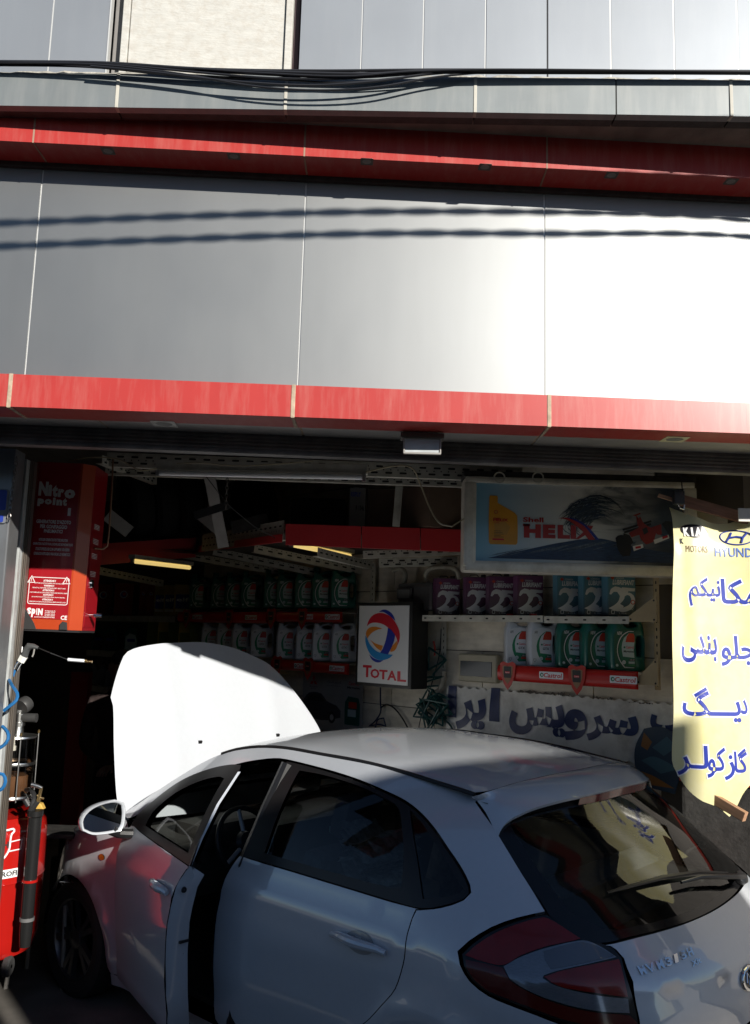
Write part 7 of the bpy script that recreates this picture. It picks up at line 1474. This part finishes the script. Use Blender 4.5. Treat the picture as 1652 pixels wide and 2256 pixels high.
mb = MB(); c = bx(*c7(445, 345)); mb.ell(c[0], c[1], .066, .034, -.003, mat('logo_dark', (.02, .02, .025), .3), 36, fn=Bs, rot=-.15)
for s_, u0, u1 in (('K', 378, 410), ('I', 424, 434), ('A', 446, 486)):
    a = bx(*c7(u0, 378)); b = bx(*c7(u1, 322)); mb.text(s_, a[0], a[1], b[0], b[1], -.0045, bpale, .05, fn=Bs)
a = bx(*c7(352, 425)); b = bx(*c7(372, 392)); mb.text('K', a[0], a[1], b[0], b[1], -.003, k_print, .05, fn=Bs)
a = bx(*c7(385, 478)); b = bx(*c7(522, 440)); mb.text('MOTORS', a[0], a[1], b[0], b[1], -.003, mat('thin_brown_print', (.22, .15, .08), .4), 0, fn=Bs)
a = bx(*c7(570, 505)); b = bx(*c7(860, 455)); mb.text('HYUNDAI', a[0], a[1], b[0], b[1], -.003, mat('pale_blue_print', (.10, .18, .50), .4), .01, fn=Bs)
c = bx(*c7(710, 385)); n = 40
for rx_, rz_, ang in ((.078, .036, 0),): mb.tube([Bs(c[0]+rx_*cos(2*pi*i/n), -.004, c[1]+rz_*sin(2*pi*i/n)) for i in range(n+1)], .0028, blue_print, 5, caps=False)
for P in ([(-.05, -.022), (-.03, .005), (-.02, .024)], [(.02, -.026), (.03, .0), (.05, .022)], [(-.03, -.002), (0, .004), (.03, .0)]): mb.tube([Bs(c[0]+a, -.004, c[1]+b) for a, b in P], .005, blue_print, 6)
mb.build('car_maker_logos', t)
wood = mat('brown_wood', (.26, .13, .08), .7, noise=.3, nscale=12, stretch=(1, 8, 8)); woodl = mat('raw_wood', (.42, .24, .14), .75, noise=.3, nscale=10, stretch=(1, 6, 6))
def stick(p, q, w, d, m, label, ext=0):
    p, q = Vector(p), Vector(q); ax = (q-p); L = ax.length+ext; t_ = thing('wooden_batten', label, 'wooden batten', p, rot=(0, -math.asin(ax.normalized().z), atan2(ax.y, ax.x))); mb = MB(); mb.box(0, -d/2, -w/2, L, d/2, w/2, m, .003); mb.build('wood_piece', t_); return t_
stick(at(1494, 1100, YBn+.05), at(1652, 1145, YBn+.05), .055, .02, wood, 'brown wooden batten holding the top of the yellow banner', .25)
stick(at(1548, 1745, YBn+.04), at(1642, 1800, YBn-.12), .045, .03, woodl, 'raw wooden batten sticking out under the yellow banner')
stick(at(1450, 1091, YBn), at(1485, 1102, YBn), .018, .012, woodl, 'small wooden handle tip poking out left of the yellow banner top')
v = at(1492, 1098, YBn-.02); mb = MB(); mb.box(-.02, -.02, -.03, .03, .02, .035, black, .006); mb.tube([(0, 0, -.02), (.01, -.01, -.05), (.03, 0, -.055), (.035, 0, -.03)], .003, steel, 6); tag(mb.build('clamp', loc=v), 'small black clamp at the top left corner of the yellow banner', 'clamp')
v = at(1640, 1140, YBn-.03); mb = MB(); mb.box(-.03, -.004, -.02, .05, .004, .045, paper, .001); o = mb.build('paper_scrap', loc=v); tag(o, 'torn pale paper scrap at the top right of the yellow banner', 'paper')
# hook cable looped in front of the banner, out to the right (casts the dark loop)
wcable([(1640, 1020, 3.7), (1620, 1120, 3.75), (1606, 1190, 3.8), (1612, 1236, 3.8), (1640, 1258, 3.8), (1690, 1262, 3.8), (1720, 1200, 3.7), (1720, 1100, 3.6), (1712, 1000, 3.55)], .001, blackr, 'thin_wire', 'thin dark wire loop in front of the yellow banner', 'wire') if False else None
# small clutter behind the banner bottom: blue and red toolbox shapes
v = at(1600, 1740, 4.9); t = thing('tool_trolley', 'dark tool trolley with red edge half hidden behind the yellow banner and the car', 'trolley', (v.x+.1, 4.9, 0), -.5); zz = at(1600, 1700, 4.9).z
mb = MB(); mb.box(-.3, -.2, .1, .3, .2, zz-.05, darkm, .02); mb.build('trolley_body', t); mb = MB(); mb.box(-.31, -.21, zz-.05, .31, .21, zz-.02, mat('trolley_red', (.30, .03, .02), .4), .008); mb.build('trolley_top', t)
for s1_ in (-1, 1):
    for s2_ in (-1, 1): mb = MB(); mb.lathe([(.01, -.015), (.05, -.015), (.05, .015), (.01, .015)], tyre, 16, Matrix.Translation((s1_*.25, s2_*.16, .05)) @ Matrix.Rotation(pi/2, 4, 'X')); mb.build('castor', t)
# ================================================================== STREET BEHIND THE CAMERA (unseen; truck and van added to cast shade)
wh = mat('truck_white', (.55, .55, .54), .4); t = thing('shade_truck', 'unseen white box truck added behind the camera to shade the rear of the car', 'truck', (0, 0, 0))  # added sun blocker out of view, turned along the sun's direction
Yo = -3.0; hw = 1.17; t.location = (3.03-.7*Yo, Yo, 0); t.rotation_euler = (0, 0, atan(.7)); zt_k = 3.40-ST*Yo
mb = MB(); mb.box(-hw, -5.2, 1.0, hw, 0, zt_k, wh, .03); mb.build('cargo_box', t)
mb = MB(); mb.box(-hw+.05, -7.0, .5, hw-.05, -5.3, 2.6, wh, .12); mb.build('cab', t)
mb = MB(); mb.box(-hw+.04, -6.8, 1.5, -hw+.06, -5.7, 2.3, trimg); mb.box(hw-.06, -6.8, 1.5, hw-.04, -5.7, 2.3, trimg); mb.build('cab_window', t)
mb = MB(); mb.box(-.5, -6.6, .6, .5, -.1, .98, darkm); mb.build('chassis', t)
for xx in (-.95, .95):
    for yy in (-1.2, -5.9):
        mb = MB(); mb.lathe([(.15, -.12), (.42, -.12), (.45, 0), (.42, .12), (.15, .12)], tyre, 28, Matrix.Translation((xx, yy, .45)) @ Matrix.Rotation(pi/2, 4, 'Y')); mb.build('wheel', t)
mb = MB()
for k in range(5): mb.box(-hw+.1, .001, 1.2+k*.7, hw-.1, .02, 1.24+k*.7, mat('truck_rail', (.25, .03, .02), .5))
mb.build('door_rail', t)
t = thing('shade_van', 'unseen tall green van added behind the camera to shade the street before the garage', 'van', (3.1, -2.2, 0)); busm = mat('bus_green', (.10, .14, .12), .35, noise=.1); hb = 2.64+ST*2.2  # added out of view to keep sun off the ground
mb = MB(); mb.box(-5.2, -2.2, .45, 0, 0, hb, busm, .12); mb.build('van_body', t)
for k in range(4): mb = MB(); mb.slab(rr(-5.0+k*1.2, 1.5, -3.95+k*1.2, 2.6, .06), .002, .012, trimg); mb.build('window', t)
for xx in (-4.3, -1.0): mb = MB(); mb.lathe([(.15, -.12), (.45, -.12), (.48, 0), (.45, .12), (.15, .12)], tyre, 28, Matrix.Translation((xx, -.1, .48)) @ Matrix.Rotation(pi/2, 4, 'X')); mb.build('wheel', t)
brick_ = mat('opposite_render', (.58, .54, .47), .9, noise=.2)
for k, (x0, x1, h, l) in enumerate(((-40, -14, 6.0, 'pale building across the street far at the left'), (-13.8, 4.6, 5.2, 'pale building across the street behind the camera'), (18, 44, 5.5, 'pale building across the street at the right'))):
    t = thing('opposite_building', l, 'building', (x0, -12, 0)); mb = MB(); mb.box(0, -6, 0, x1-x0, 0, h, brick_, .02); mb.build('wall_block', t)
    for i in range(int((x1-x0-1)/3)):
        for j in range(1): mb = MB(); mb.box(1+i*3, .003, 1.0+j*2.8, 2.4+i*3, .03, 2.6+j*2.8, trimg); mb.build('window', t)
